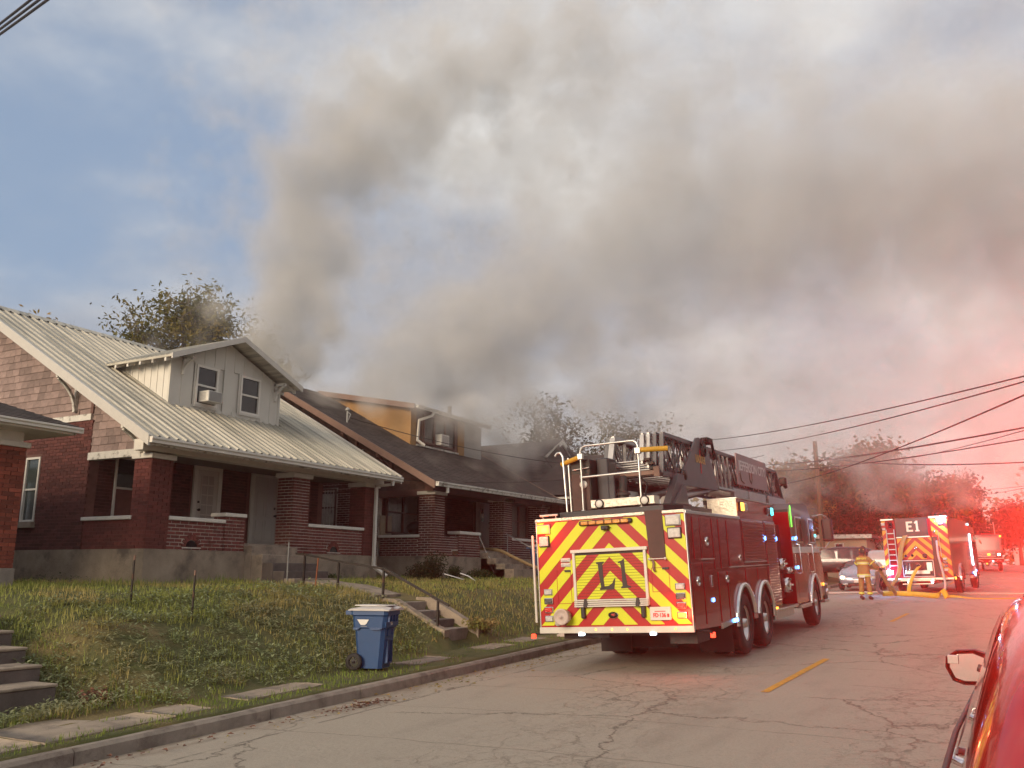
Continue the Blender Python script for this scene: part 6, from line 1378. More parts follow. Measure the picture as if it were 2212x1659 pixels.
mb = MB(); mb.bbox((-HB-.19, -.01, .53), (-HB-.12, .04, .60), .01); mb.build('marker_lamp', 'glow_red', lt)
mb = MB(); mb.tube([(HB-.1, .25, .62), (HB+.12, .35, .60), (HB+.16, .4, .56)], .018, 6); mb.build('marker_arm', 'black_rubber', lt)
mb = MB(); mb.bbox((HB+.12, .38, .50), (HB+.19, .43, .58), .01); mb.build('marker_lamp', 'glow_red', lt)
for (x0, x1, y, z0, z1) in ((-.45, .35, 1.9, .22, .56), (.62, 1.2, 2.25, .12, .62), (-1.2, -.62, 2.25, .12, .62)): mb = MB(); mb.box((x0, y, z0), (x1, y+.015, z1)); mb.build('mud_flap', 'black_rubber', lt)
for (a_, b_) in (((.75, .35, .42), (1.18, 1.0, .60)), ((-1.0, .3, .50), (-.5, .9, .60))): mb = MB(); mb.box(a_, b_); mb.build('hitch_box', 'engine_dark', lt)
# right side details
def side_box(y0, y1, z0, z1, m, x=HB, d=.02, name='side_panel', par=lt, r=.004): mb = MB(); mb.bbox((x-.01, y0, z0), (x+d, y1, z1), r); return mb.build(name, m, par)
for (y0, y1, z0, z1) in ((.30, .64, 1.66, 2.30), (.67, 1.28, 1.66, 2.30), (1.36, 1.66, 1.50, 2.30), (1.74, 2.16, 1.50, 2.30), (2.26, 3.16, 1.52, 2.30), (.06, .60, .74, 1.60), (.66, 1.28, .68, 1.60), (1.5, 1.98, .66, 1.44), (2.05, 2.30, .66, 1.44), (3.30, 4.15, 1.24, 1.46), (4.2, 4.96, 1.24, 1.46)):
    side_box(y0, y1, z0, z1, 'truck_red', d=.012, name='compartment_door')
for (y0, y1, z0, z1) in ((3.30, 4.98, 1.60, 2.33), (5.10, 6.04, .76, 2.33)):
    r = side_box(y0-.03, y1+.03, z0-.03, z1+.03, 'truck_red_dark', d=.008, name='roller_shutter'); n = int((z1-z0)/.05)
    for i in range(n):
        mb = MB(); z = z0+(z1-z0)*i/n; h = (z1-z0)/n; mb.prism([(HB+.008, z), (HB+.020, z+h*.25), (HB+.022, z+h*.7), (HB+.008, z+h*.97)], 1, y0, y1); mb.build('shutter_slat', 'truck_red', r)
for (y0, y1, z) in ((.64, 1.30, 1.655), (2.26, 5.15, 1.505), (3.3, 4.98, 1.575)): side_box(y0, y1, z-.008, z+.008, 'aluminium', d=.03, name='trim_rail')
mb = MB(); mb.bbox((HB-.02, 0, ZT-.02), (HB+.02, 3.2, ZT+.03), .006); mb.build('top_rail', 'aluminium', lt)
for (y, z, r) in ((.98, 1.93, .07), (.36, 1.33, .07), (2.0, 1.32, .06), (2.95, 1.66, .05)):
    mb = MB(); mb.lathe([(0, r), (.02, r), (.025, r*.8), (.01, r*.7), (.012, 0)], (HB+.01, y, z), (1, 0, 0), 16); mb.build('round_fitting', 'chrome', lt)
mb = MB(); mb.bbox((HB+.01, 1.02, 1.22), (HB+.03, 1.10, 1.40), .01); mb.build('door_handle', 'chrome', lt)
mb = MB(); mb.bbox((HB+.01, 1.02, .99), (HB+.035, 1.10, 1.05), .01); mb.build('side_lamp', 'glow_blue', lt)
mb = MB(); mb.prism([(1.46, .55), (2.44, .60), (2.44, .68), (1.46, .63)], 0, HB-.01, HB+.018); mb.build('skirt_trim', 'aluminium', lt)
for y in (2.14, 2.30): mb = MB(); mb.bbox((HB+.015, y, .60), (HB+.045, y+.09, .66), .01); mb.build('side_lamp', 'glow_blue', lt)
for cy, a0, a1 in ((3.04, PI*1.02, PI*.06), (4.58, PI*.96, -PI*.02), (9.91, PI*1.0, 0)):
    for sx in (-1, 1):
        pts = arc_pts(cy, .56, .665, a0, a1, 18); mb = MB()
        for p, q in zip(pts[:-1], pts[1:]):
            p2 = (cy+(p[0]-cy)*.90, .56+(p[1]-.56)*.90); q2 = (cy+(q[0]-cy)*.90, .56+(q[1]-.56)*.90); xi, xo = sx*(HB-.04), sx*(HB+.055)
            mb.add([(xi, p[0], p[1]), (xi, q[0], q[1]), (xo, q[0], q[1]), (xo, p[0], p[1]), (xo, p2[0], p2[1]), (xo, q2[0], q2[1]), (xi, q2[0], q2[1]), (xi, p2[0], p2[1])], [(0, 1, 2, 3), (3, 2, 5, 4), (4, 5, 6, 7), (7, 6, 1, 0)], True)
        mb.build('fender_trim', 'chrome', lt)
for cy in (3.04, 4.58):
    mb = MB(); mb.prism(arc_pts(cy, .56, .61, PI*1.02, -PI*.02, 14), 0, .55, HB-.052); mb.build('wheel_well', 'black_rubber', lt)
    mb = MB(); mb.prism(arc_pts(cy, .56, .61, PI*1.02, -PI*.02, 14), 0, -HB+.052, -.55); mb.build('wheel_well', 'black_rubber', lt)
for cy in (3.04, 4.58, 9.91):
    for sx in (-1, 1): wheel(lt, (sx*(HB-.13), cy, .53), .525, .29, sx)
    if cy < 6:
        for sx in (-1, 1): mb = MB(); mb.lathe([(-.13, .3), (-.13, .45), (-.1, .52), (.1, .52), (.13, .45), (.13, .3)], (sx*(HB-.46), cy, .53), (1, 0, 0), 28); mb.build('inner_wheel', 'black_rubber', lt)
# upper side box with lamps
mb = MB(); mb.bbox((.70, 3.14, 2.36), (HB, 6.02, 2.72), .012); mb.build('upper_locker', 'truck_red', lt)
mb = MB(); mb.box((.71, 3.125, 2.37), (HB-.005, 3.14, 2.72)); mb.build('locker_end', 'tread_plate', lt)
mb = MB(); mb.bbox((.69, 3.12, 2.72), (HB+.015, 6.03, 2.74), .004); mb.build('locker_lid', 'aluminium', lt)
mb = MB(); mb.bbox((-HB, 3.14, 2.36), (-.70, 6.02, 2.72), .012); mb.build('upper_locker', 'truck_red', lt)
lamp_x(lt, (HB, 3.40, 2.575), .22, .18, 'glow_amber', 'black_plastic', face='+X'); lamp_x(lt, (HB, 3.66, 2.575), .20, .16, 'lens_clear', 'chrome', face='+X')
lamp_x(lt, (HB, 5.82, 2.57), .20, .18, 'glow_cyan', 'black_plastic', face='+X'); lamp_x(lt, (HB, 5.52, 2.57), .26, .14, 'lens_dark', 'black_plastic', face='+X')
for y in (5.06, 6.07): mb = MB(); mb.bbox((HB+.005, y-.02, 1.98), (HB+.03, y+.02, 2.06), .006); mb.build('side_lamp', 'glow_blue', lt)
# pump bay, running board
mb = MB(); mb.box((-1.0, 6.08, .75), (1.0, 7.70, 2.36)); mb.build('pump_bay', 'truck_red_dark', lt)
for (y, z, r) in ((6.55, 1.50, .11), (6.9, 1.05, .15), (7.2, 1.35, .07)):
    mb = MB(); mb.lathe([(0, r*.6), (.12, r*.6), (.13, r), (.26, r*1.05), (.28, r*.7), (.28, 0)], (1.0, y, z), (1, 0, 0), 20)
    for k in range(3): a = k*2.09; mb.box((1.27, y+math.cos(a)*r*.9-.02, z+math.sin(a)*r*.9-.02), (1.33, y+math.cos(a)*r*.9+.02, z+math.sin(a)*r*.9+.02))
    mb.build('hose_inlet', 'chrome', lt)
mb = MB(); mb.bbox((.55, 5.38, .56), (HB+.02, 7.66, .62), .01); mb.build('running_board', 'tread_plate', lt)
mb = MB(); mb.bbox((.65, 5.44, .42), (HB-.02, 7.3, .56), .01); mb.build('step_box', 'aluminium', lt)
mb = MB(); mb.bbox((HB-.35, 6.15, .62), (HB-.12, 6.4, .92), .04); mb.bbox((HB-.30, 6.42, .62), (HB-.1, 6.6, .80), .03); mb.build('hose_bundle', 'hose_tan', lt)
mb = MB(); mb.bbox((HB+.0, 5.44, .63), (HB+.04, 5.52, .67), .006); mb.build('marker_lamp', 'glow_amber', lt)
mb = MB(); mb.bbox((HB-.1, 8.0, .50), (HB+.05, 9.05, .58), .01); mb.build('running_board', 'aluminium', lt)
# cab
cab = MB(); prof = [(7.70, .62), (9.25, .60)]+arc_pts(9.91, .56, .66, PI*.96, PI*.02, 14)+[(10.62, .62), (11.25, .66), (11.32, 1.0), (11.28, 1.45), (11.05, 1.75)]
mb = MB(); mb.prism(prof+[(10.62, 1.86), (7.70, 1.86)], 0, -HB, HB); cab = mb.build('cab', 'truck_red', lt)
mb = MB(); mb.prism([(7.70, 1.862), (10.66, 1.862), (10.90, 1.80), (10.62, 2.25), (10.30, 2.62), (9.95, 2.86), (9.5, 2.90), (7.95, 2.84), (7.70, 2.70)], 0, -HB+.005, HB-.005); mb.build('cab_upper', 'truck_black', cab)
mb = MB(); mb.bbox((-HB+.02, 7.66, .66), (HB-.0, 7.72, 2.64), .01); mb.build('cab_rear_wall', 'truck_red', cab)
for (y0, y1) in ((8.34, 8.98), (9.92, 10.50)):
    mb = MB(); mb.bbox((HB-.01, y0-.04, 1.94), (HB+.012, y1+.04, 2.56), .02); w_ = mb.build('window_frame', 'aluminium', cab)
    mb = MB(); mb.bbox((HB, y0, 1.98), (HB+.016, y1, 2.52), .02); mb.build('pane', 'dark_glass', w_)
mb = MB(); mb.add([(-1.1, 10.70, 2.22), (1.1, 10.70, 2.22), (1.1, 10.98, 1.76), (-1.1, 10.98, 1.76)], [(0, 3, 2, 1)]); mb.add([(-1.1, 10.70, 2.22), (1.1, 10.70, 2.22), (1.05, 10.36, 2.62), (-1.05, 10.36, 2.62)], [(0, 1, 2, 3)]); mb.build('windscreen', 'dark_glass', cab)
for y in (8.0, 9.12, 9.64): mb = MB(); mb.box((HB, y-.006, .70), (HB+.003, y+.006, 2.60)); mb.build('door_gap', 'letter_black', cab)
mb = MB(); mb.box((HB, 7.72, 1.72), (HB+.004, 11.05, 1.86)); mb.build('side_stripe', 'reflective_silver', cab)
for y in (8.22, 9.80): mb = MB(); mb.tube([(HB, y, 1.92), (HB+.06, y, 1.90), (HB+.06, y+.04, 1.28), (HB, y+.04, 1.26)], .018, 8); mb.build('handrail', 'chrome', cab)
mb = MB(); mb.bbox((HB+.01, 7.78, 2.30), (HB+.03, 7.82, 2.78), .006); mb.build('green_strip_light', 'glow_green', cab)
for (y, z, m_) in ((8.02, 2.04, 'glow_blue'), (8.14, 2.06, 'glow_blue'), (8.02, 1.40, 'glow_blue'), (10.6, 2.14, 'glow_cyan'), (11.0, .93, 'glow_amber')): mb = MB(); mb.bbox((HB+.01, y-.03, z-.035), (HB+.04, y+.03, z+.035), .008); mb.build('side_lamp', m_, cab)
mb = MB(); mb.bbox((-1.22, 11.30, .48), (1.22, 11.80, .90), .03); mb.build('front_bumper', 'black_metal', cab)
mb = MB(); mb.bbox((-1.24, 11.28, .46), (1.24, 11.84, .54), .02); mb.bbox((-1.24, 11.28, .88), (1.24, 11.84, .93), .01); mb.build('bumper_trim', 'aluminium', cab)
mb = MB(); mb.lathe([(0, .08), (.06, .09), (.07, 0)], (1.2, 11.62, .72), (1, 0, 0), 12); mb.build('bumper_lamp', 'chrome', cab)
mb = MB(); mb.tube([(HB, 10.55, 2.62), (HB+.20, 10.75, 2.66), (HB+.30, 10.85, 2.60), (HB+.34, 10.88, 2.40), (HB+.34, 10.88, 2.0), (HB+.2, 10.78, 1.82), (HB, 10.6, 1.84)], .014, 8); mb.build('mirror_arm', 'chrome', cab)
mb = MB(); mb.bbox((HB+.16, 10.80, 1.98), (HB+.42, 10.96, 2.56), .05); mb.build('mirror', 'black_plastic', cab)
# ---- ladder and turntable
mb = MB(); mb.prism([(-.88, .12), (.88, .12), (1.05, .6), (1.05, 2.2), (.7, 2.6), (-.7, 2.6), (-1.05, 2.2), (-1.05, .6)], 2, 2.40, 2.50); mb.build('turntable_skirt', 'truck_black', lt)
mb = MB(); mb.lathe([(2.5, 0), (2.5, .92), (2.56, .92), (2.56, 0)], (0, 1.35, 0), (0, 0, 1), 36); mb.build('turntable', 'engine_dark', lt)
mb = MB(); mb.bbox((-.36, .20, 2.53), (.72, .46, 2.665), .01); tp = mb.build('tread_plate_box', 'tread_plate', lt)
for x in (-.20, .565):
    mb = MB(); mb.lathe([(0, .075), (.03, .075), (.031, .058)], (x, .20, 2.595), (0, -1, 0), 20); l_ = mb.build('round_lamp', 'black_plastic', tp)
    mb = MB(); mb.lathe([(.02, .060), (.035, .05), (.04, 0)], (x, .20, 2.595), (0, -1, 0), 20); mb.build('lens', 'cream_plastic', l_)
def hoop(x0, x1, y, z0, z1, r, rad, m, name, par=lt):
    mb = MB(); pts = [(x0, y, z0)]+[(x0+r-r*math.cos(a), y, z1-r+r*math.sin(a)) for a in np.linspace(0, PI/2, 6)]+[(x1-r+r*math.sin(a), y, z1-r+r*math.cos(a)) for a in np.linspace(0, PI/2, 6)]+[(x1, y, z0)]
    mb.tube(pts, rad, 8); mb.lathe([(0, rad*2.2), (.02, rad*2.2), (.025, rad)], (x0, y, z0), (0, 0, 1), 10); mb.lathe([(0, rad*2.2), (.02, rad*2.2), (.025, rad)], (x1, y, z0), (0, 0, 1), 10); return mb.build(name, m, par)
hp = hoop(-.51, .49, .25, 2.50, 3.56, .10, .018, 'aluminium', 'guard_rail')
mb = MB(); mb.tube([(-.51, .25, 3.05), (.49, .25, 3.06)], .018, 8); mb.build('mid_rail', 'aluminium', hp)
for x in (-.51, .49): mb = MB(); mb.bbox((x-.05, .21, 3.34), (x+.05, .29, 3.44), .01); mb.build('rail_clamp', 'aluminium', hp)
mb = MB(); mb.tube([(-.97, .25, 3.44), (-.93, .25, 3.49), (-.87, .25, 3.49), (-.83, .25, 3.42), (-.80, .25, 2.50)], .02, 8); mb.tube([(-.76, .33, 2.50), (-.77, .33, 3.40)], .02, 8); mb.build('grab_rail', 'aluminium', lt)
mb = MB(); mb.cyl((-.54, .24, 3.38), (-.88, .30, 3.30), .04, 12); mb.cyl((.52, .26, 3.40), (.93, .42, 3.40), .042, 12); mb.cyl((-.5, .25, 3.38), (-.6, .25, 3.37), .02, 8); mb.build('yellow_gate', 'grab_yellow', lt); 
mb = MB(); mb.bbox((-.76, .36, 2.5), (-.40, .85, 3.36), .02); pd = mb.build('control_pedestal', 'black_metal', lt)
mb = MB(); mb.bbox((-.74, .345, 2.52), (-.42, .36, 3.12), .004); mb.build('pedestal_panel', 'porch_dark', pd)
mb = MB(); mb.tube([(-.70, .33, 3.19), (-.40, .33, 3.21)], .01, 6); mb.tube([(-.55, .36, 3.14), (-.55, .30, 3.08), (-.54, .30, 2.98)], .014, 6); mb.build('pedestal_rail', 'aluminium', pd)
mb = MB(); mb.lathe([(0, .065), (.03, .06), (.035, 0)], (-.52, .34, 2.94), (0, -1, 0), 18); mb.build('work_lamp', 'cream_plastic', pd)
mb = MB(); mb.bbox((-.39, .60, 2.5), (-.18, 1.0, 3.38), .02); mb.bbox((-.2, .6, 2.5), (-.08, .9, 3.10), .02); mb.build('valve_cabinet', 'truck_black', lt)
mb = MB(); mb.tube([(.02, .7, 2.66), (.02, .7, 2.80)], .09, 14); mb.tube([(.02, .7, 2.80), (.03, .72, 2.95), (.0, .80, 3.02)], .075, 14); mb.lathe([(0, .12), (.04, .12), (.041, .08)], (.02, .7, 2.74), (0, 0, 1), 14); mb.build('waterway_swivel', 'engine_dark', lt)
mb = MB(); mb.tube([(-.30, .7, 2.6), (-.26, .7, 2.85), (-.12, .72, 2.98), (.0, .8, 3.0)], .012, 6); mb.tube([(-.34, .72, 2.6), (-.30, .72, 2.9), (-.14, .75, 3.03)], .010, 6); mb.tube([(.3, .9, 2.6), (.33, 1.0, 2.9), (.2, 1.1, 3.05)], .014, 6); mb.build('hydraulic_hoses', 'black_rubber', lt); lt.children[-1]['kind'] = 'stuff'
for sx in (-1, 1):
    mb = MB(); mb.prism([(1.15, 2.5), (2.35, 2.5), (2.15, 3.12), (1.85, 3.14)], 0, sx*.50, sx*.62); mb.prism([(1.35, 2.56), (2.1, 2.56), (2.0, 2.95)], 0, sx*.62, sx*.66); mb.build('turntable_arm', 'ladder_grey', lt)
    mb = MB(); mb.prism([(2.06, 3.08), (2.30, 3.26), (3.18, 3.90), (3.34, 3.93), (3.76, 3.89), (3.86, 3.80), (4.45, 3.02), (4.40, 2.98), (2.16, 2.96), (2.08, 3.0)], 0, sx*.56, sx*.59); hb = mb.build('hinge_plate', 'ladder_grey', lt)
    mb = MB(); mb.lathe([(0, .09), (.03, .09), (.035, 0)], (sx*.59, 2.28, 3.14), (sx, 0, 0), 16); mb.lathe([(0, .05), (.03, .05), (.035, 0)], (sx*.59, 3.5, 3.70), (sx, 0, 0), 12); mb.build('pivot_pin', 'black_metal', hb)
    mb = MB(); mb.cyl((sx*.42, 1.6, 2.66), (sx*.40, 4.2, 3.0), .085, 16); mb.cyl((sx*.40, 4.2, 3.0), (sx*.40, 5.0, 3.08), .05, 12); mb.build('lift_cylinder', 'ladder_silver', lt)
text_part('ladder_text', 'LADDER', .20, frame_m((.596, 3.35, 3.50), (0, 1, 0), (0, 0, 1)), 'letter_gold', lt, ext=.003, sx=.80, bold=.006)
text_part('ladder_numeral', '1', .62, frame_m((.5935, 3.35, 3.44), (0, 1, 0), (0, 0, 1)), 'letter_red', lt, ext=.002, sx=.7, bold=.01)
def section(x, z0, z1, y0, y1, lean, m, rungs=False, tip=0.5, w=.05):
    root_ = None
    for sx in (-1, 1):
        mb = MB(); X = sx*x; Xt = sx*(x-.02)
        mb.beam((X, y0, z0), (X, y1+tip, z0), w, .09); mb.beam((Xt, y0+lean, z1), (Xt, y1, z1), w, .07)
        mb.beam((X, y0, z0), (Xt, y0+lean, z1), w, .07, up=(1, 0, 0)); mb.beam((X, y1+tip, z0), (Xt, y1, z1), w, .07, up=(1, 0, 0))
        n = int((y1-y0)/.55)
        for i in range(n):
            a = y0+lean+(y1-y0-lean)*i/n; b = y0+lean+(y1-y0-lean)*(i+1)/n
            mb.beam((X, a, z0), (Xt, a, z1), .022, .026, up=(1, 0, 0)); mb.beam((X, a if i % 2 else b, z0), (Xt, b if i % 2 else a, z1), .02, .024, up=(1, 0, 0))
        o = mb.build('ladder_rail', m, lt); root_ = root_ or o
    n = int((y1+tip-y0)/.34)
    for i in range(n+1):
        y = y0+.1+i*.34; mb = MB(); mb.cyl((-x+.03, y, z0+.015), (x-.03, y, z0+.015), .017, 8); mb.build('rung', 'ladder_silver', root_)
section(.52, 3.10, 3.80, 1.25, 10.3, .22, 'ladder_grey')
section(.43, 3.17, 3.79, 1.16, 10.5, .20, 'ladder_grey', w=.04)
section(.35, 3.24, 3.78, 1.07, 10.7, .18, 'ladder_silver', w=.035)
section(.28, 3.31, 3.77, .98, 10.9, .16, 'ladder_silver', w=.03)
mb = MB(); mb.bbox((-.56, 1.02, 3.045), (.56, 1.12, 3.15), .008); mb.build('ladder_crossbeam', 'black_metal', lt)
mb = MB(); mb.bbox((-.56, .99, 3.07), (.56, 1.02, 3.14), .005); mb.bbox((.47, .98, 3.03), (.57, 1.02, 3.20), .004); mb.bbox((-.57, .98, 2.95), (-.48, 1.02, 3.16), .004); mb.build('crossbeam_plate', 'tan_trim', lt)
for (x, z) in ((.42, 3.26), (.36, 3.33), (-.42, 3.26), (-.36, 3.33), (.44, 3.18)): mb = MB(); mb.bbox((x-.05, 1.0, z-.02), (x+.05, 1.09, z+.025), .006); mb.build('roller_block', 'black_metal', lt)
for (y0, y1) in ((5.7, 6.9), (7.0, 8.6), (8.95, 10.9)):
    mb = MB(); mb.bbox((.50, y0, 2.93), (.58, y1, 3.11), .012); mb.build('ladder_beam_box', 'ladder_silver', lt)
mb = MB(); mb.bbox((.515, 4.48, 3.02), (.60, 5.75, 3.07), .008); mb.build('side_step', 'ladder_silver', lt)
for y in (4.55, 4.86, 5.17, 5.50): mb = MB(); mb.beam((.56, y, 3.07), (.55, y-.05, 3.74), .03, .03, up=(1, 0, 0)); mb.build('upright', 'ladder_silver', lt)
mb = MB(); mb.tube([(.6, 3.45, 3.80), (.62, 3.6, 3.93), (.6, 3.9, 3.95), (.6, 4.2, 3.90), (.6, 4.35, 3.6)], .03, 8); mb.lathe([(0, .11), (.05, .11), (.06, .05)], (.6, 3.5, 3.68), (1, 0, 0), 14); mb.bbox((.5, 3.75, 3.86), (.66, 4.1, 3.98), .02); mb.build('cable_chain', 'black_rubber', lt)
sg = MB(); sg.bbox((.60, 5.92, 3.20), (.625, 8.72, 3.88), .004); sg = sg.build('sign_board', 'sign_panel', lt)
text_part('sign_text', 'JEFFERSON CITY', .30, frame_m((.628, 7.33, 3.62), (0, 1, 0), (0, 0, 1)), 'letter_grey', sg, ext=.002, sx=1.12, bold=.005)
mb = MB(); mb.tube([(.628, 6.95, 3.52), (.628, 6.98, 3.36), (.628, 7.08, 3.28), (.628, 7.17, 3.36), (.628, 7.18, 3.52)], .014, 6); mb.tube([(.628, 6.1, 3.5), (.628, 6.2, 3.3), (.628, 6.42, 3.25)], .016, 6); mb.build('sign_swirl', 'tan_trim', sg)
mb = MB(); mb.tube([(.3, 11.0, 3.3), (.4, 11.3, 3.5), (.45, 11.4, 3.62)], .03, 8); mb.bbox((.36, 11.3, 3.52), (.55, 11.5, 3.74), .04); mb.lathe([(0, .08), (.10, .06), (.2, .05), (.21, 0)], (.45, 11.5, 3.6), (.1, .8, -.5), 14); mb.build('ladder_nozzle', 'black_metal', lt)
mb = MB(); mb.box((-.95, 2.6, 2.37), (.68, 7.6, 2.40)); mb.box((-.6, 2.9, 2.40), (.5, 3.6, 2.62)); mb.box((-.5, 4.0, 2.4), (.45, 7.4, 2.56)); mb.box((-.5, 7.2, 2.4), (-.42, 7.4, 2.95)); mb.box((.42, 7.2, 2.4), (.5, 7.4, 2.95)); mb.box((-.55, 7.2, 2.9), (.55, 7.4, 3.0)); mb.build('deck_equipment', 'engine_dark', lt)

lamp_light('lamp_glow', (-1.16, -.20, 2.235), (1.0, .10, .04), 10, lt, .05); lamp_light('lamp_glow', (1.12, -.20, .86), (1.0, .10, .04), 9, lt, .05)
# ---------------------------------------------------------------- engine at the far hydrant
E0 = Vector((-2.87, 39.0, road_z(-2.87, 39)))
e1 = thing('fire_engine', 'pumper with orange chevron rear, dark panel lettered E1 and yellow hose trailing', 'fire truck', E0)
e1.rotation_euler = (AL, R(-1.5), R(-4.5))
HE = 1.21
mb = MB(); mb.box((-HE, .02, .68), (HE, 7.0, 2.98)); mb.box((-.5, .3, .45), (.5, 9.0, .7)); b_ = mb.build('body', 'truck_red', e1)
for (x0, x1, z0, z1, ap, pt) in ((-HE+.01, -1.06, .72, 2.96, 2.15, .20), (.62, HE-.01, .72, 2.96, 2.15, .20), (-.68, .60, 1.42, 2.24, 2.15, .185)):
    mb = MB(); mb.box((x0, .004, z0), (x1, .02, z1)); rp = mb.build('rear_panel', 'chev_red', e1)
    for (p, k) in chevrons((x0, x1, z0, z1), ap, pt, cx=-.02):
        if k == 0: continue
        mb = MB(); mb.prism(p[::-1], 1, -.004, .003); mb.build('chevron_stripe', 'chev_orange', rp)
mb = MB(); mb.bbox((-.69, -.02, 2.31), (.50, .02, 3.04), .01); tbp = mb.build('tarp_panel', 'truck_black', e1)
glyph('letter', [[(-.28, 2.50), (-.04, 2.50), (-.04, 2.57), (-.20, 2.57), (-.20, 2.67), (-.08, 2.67), (-.08, 2.74), (-.20, 2.74), (-.20, 2.83), (-.04, 2.83), (-.04, 2.90), (-.28, 2.90)]], 'letter_cream', tbp, y=-.021)
glyph('letter', [[(.04, 2.50), (.20, 2.50), (.20, 2.55), (.16, 2.55), (.16, 2.92), (.09, 2.92), (.02, 2.84), (.05, 2.80), (.08, 2.82), (.08, 2.55), (.04, 2.55)]], 'letter_cream', tbp, y=-.021)
for (a_, b_) in (((-.70, -.05, 2.26), (.55, .01, 2.31)), ((-HE-.02, -.02, 2.98), (-.75, .3, 3.04)), ((.56, -.02, 2.99), (HE+.02, .3, 3.07))): mb = MB(); mb.bbox(a_, b_, .01); mb.build('edge_trim', 'aluminium', e1)
mb = MB(); mb.box((-1.06, .03, .9), (-.70, .3, 2.98)); mb.build('ladder_bay', 'engine_dark', e1)
ld = MB(); ld.tube([(-1.03, -.08, 1.12), (-1.03, -.08, 2.62)], .022, 6); ld.tube([(-.74, -.08, 1.12), (-.74, -.08, 2.62)], .022, 6); ld = ld.build('access_ladder', 'ladder_silver', e1)
for i in range(7): mb = MB(); mb.bbox((-1.03, -.11, 1.18+i*.21), (-.74, -.05, 1.215+i*.21), .006); mb.build('rung', 'ladder_silver', ld)
mb = MB(); mb.lathe([(0, .07), (.1, .09), (.2, .05)], (-.86, -.02, 2.74), (0, -1, .2), 10); mb.tube([(-.95, 0, 2.9), (-.8, -.06, 2.86), (-.84, -.05, 2.66)], .03, 6); mb.build('stowed_nozzle', 'black_metal', e1)
mb = MB(); mb.box((-.56, -.005, .76), (.54, .35, 1.36)); mb.build('pump_bay', 'engine_dark', e1)
mb = MB()
for (a, b, c, d) in ((-.58, .56, 1.355, 1.385), (-.58, .56, .74, .765), (-.58, -.555, .74, 1.38), (.535, .56, .74, 1.38)): mb.box((a, -.03, c), (b, .0, d))
mb.build('bay_frame', 'white_metal', e1)
for (x, z, w, h) in ((.40, 1.12, .20, .34), (-.05, .92, .9, .14)): mb = MB(); mb.bbox((x-w/2, -.03, z-h/2), (x+w/2, -.006, z+h/2), .01); mb.build('valve_plate', 'aluminium', e1)
for (x, z, r) in ((-.30, 1.10, .035), (-.44, 1.03, .03)): mb = MB(); mb.cyl((x, -.06, z-.08), (x, -.06, z+.16), r, 8); mb.build('valve_handle', 'chrome', e1)
mb = MB(); mb.lathe([(0, .09), (.10, .09), (.12, .07)], (.02, -.03, 1.17), (0, -1, -.1), 14); mb.build('outlet', 'chrome', e1)
for (x, z, r) in ((-.42, 1.56, .055), (-.18, 1.57, .05), (.28, 1.55, .09)): mb = MB(); mb.lathe([(0, r), (.06, r), (.07, r*.7), (.12, r*.6), (.13, 0)], (x, .0, z), (0, -1, 0), 12); mb.build('gauge_cap', 'black_metal', e1)
mb = MB(); mb.lathe([(0, .06), (.05, .06), (.06, 0)], (-.02, 0, 1.86), (0, -1, 0), 12); mb.lathe([(0, .05), (.05, .05), (.06, 0)], (.72, 0, 2.46), (0, -1, 0), 12); mb.build('round_fitting', 'chrome', e1)
mb = MB(); mb.box((.58, -.008, .66), (.80, .3, 2.26)); mb.build('hose_slot', 'letter_black', e1)
mb = MB(); mb.tube([(.86, -.06, 2.5), (.88, -.06, 1.5)], .014, 6); mb.build('handrail', 'aluminium', e1)
mb = MB(); mb.bbox((-.95, -.32, .58), (.56, .04, .66), .01); mb.bbox((-HE, -.03, .62), (HE, .03, .70), .006); mb.bbox((-.60, -.34, .46), (.50, -.28, .50), .005); mb.build('tailboard', 'tread_plate', e1)
lamp_x(e1, (.97, .0, 2.93), .26, .18, 'glow_white', 'chrome'); lamp_x(e1, (.98, .0, 2.74), .20, .10, 'lens_dark', 'black_plastic'); lamp_x(e1, (-1.14, .0, 2.84), .16, .12, 'lens_clear', 'chrome'); lamp_x(e1, (-1.12, .0, 2.65), .15, .12, 'lens_clear', 'black_plastic')
lamp_x(e1, (-1.07, .0, .93), .27, .18, 'glow_white', 'chrome'); lamp_x(e1, (-1.12, .0, 1.10), .14, .09, 'lens_red', 'chrome', d=.04)
for i, ln in enumerate(('lens_clear', 'lens_dark', 'lens_dark', 'lens_clear')): lamp_x(e1, (.98, .0, 1.40-i*.14), .17, .10, ln, 'chrome', d=.04)
for x in (-.36, .48): mb = MB(); mb.bbox((x-.04, -.36, .50), (x+.04, -.30, .60), .01); mb.build('step_lamp', 'glow_white', e1)
mb = MB(); mb.bbox((HE-.02, .0, 2.88), (HE+.03, .1, 2.98), .01); mb.build('marker_lamp', 'glow_red', e1)
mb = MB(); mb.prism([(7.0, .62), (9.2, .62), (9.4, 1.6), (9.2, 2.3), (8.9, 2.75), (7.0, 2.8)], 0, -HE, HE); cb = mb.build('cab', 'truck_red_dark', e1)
for (y0, y1) in ((7.25, 7.85), (8.2, 8.85)): mb = MB(); mb.bbox((HE-.01, y0, 1.75), (HE+.012, y1, 2.5), .02); mb.build('pane', 'dark_glass', cb)
for (y, z0, z1) in ((6.95, 1.05, 2.45),): mb = MB(); mb.bbox((HE+.01, y, z0), (HE+.035, y+.05, z1), .006); mb.build('scene_light_strip', 'glow_white', e1)
for (y, z, m_) in ((6.6, 2.86, 'glow_cyan'), (6.9, .62, 'glow_blue'), (.25, .66, 'glow_amber'), (7.6, .8, 'glow_blue'), (7.0, .72, 'glow_blue')): mb = MB(); mb.bbox((HE+.01, y, z-.05), (HE+.05, y+.12, z+.05), .01); mb.build('side_lamp', m_, e1)
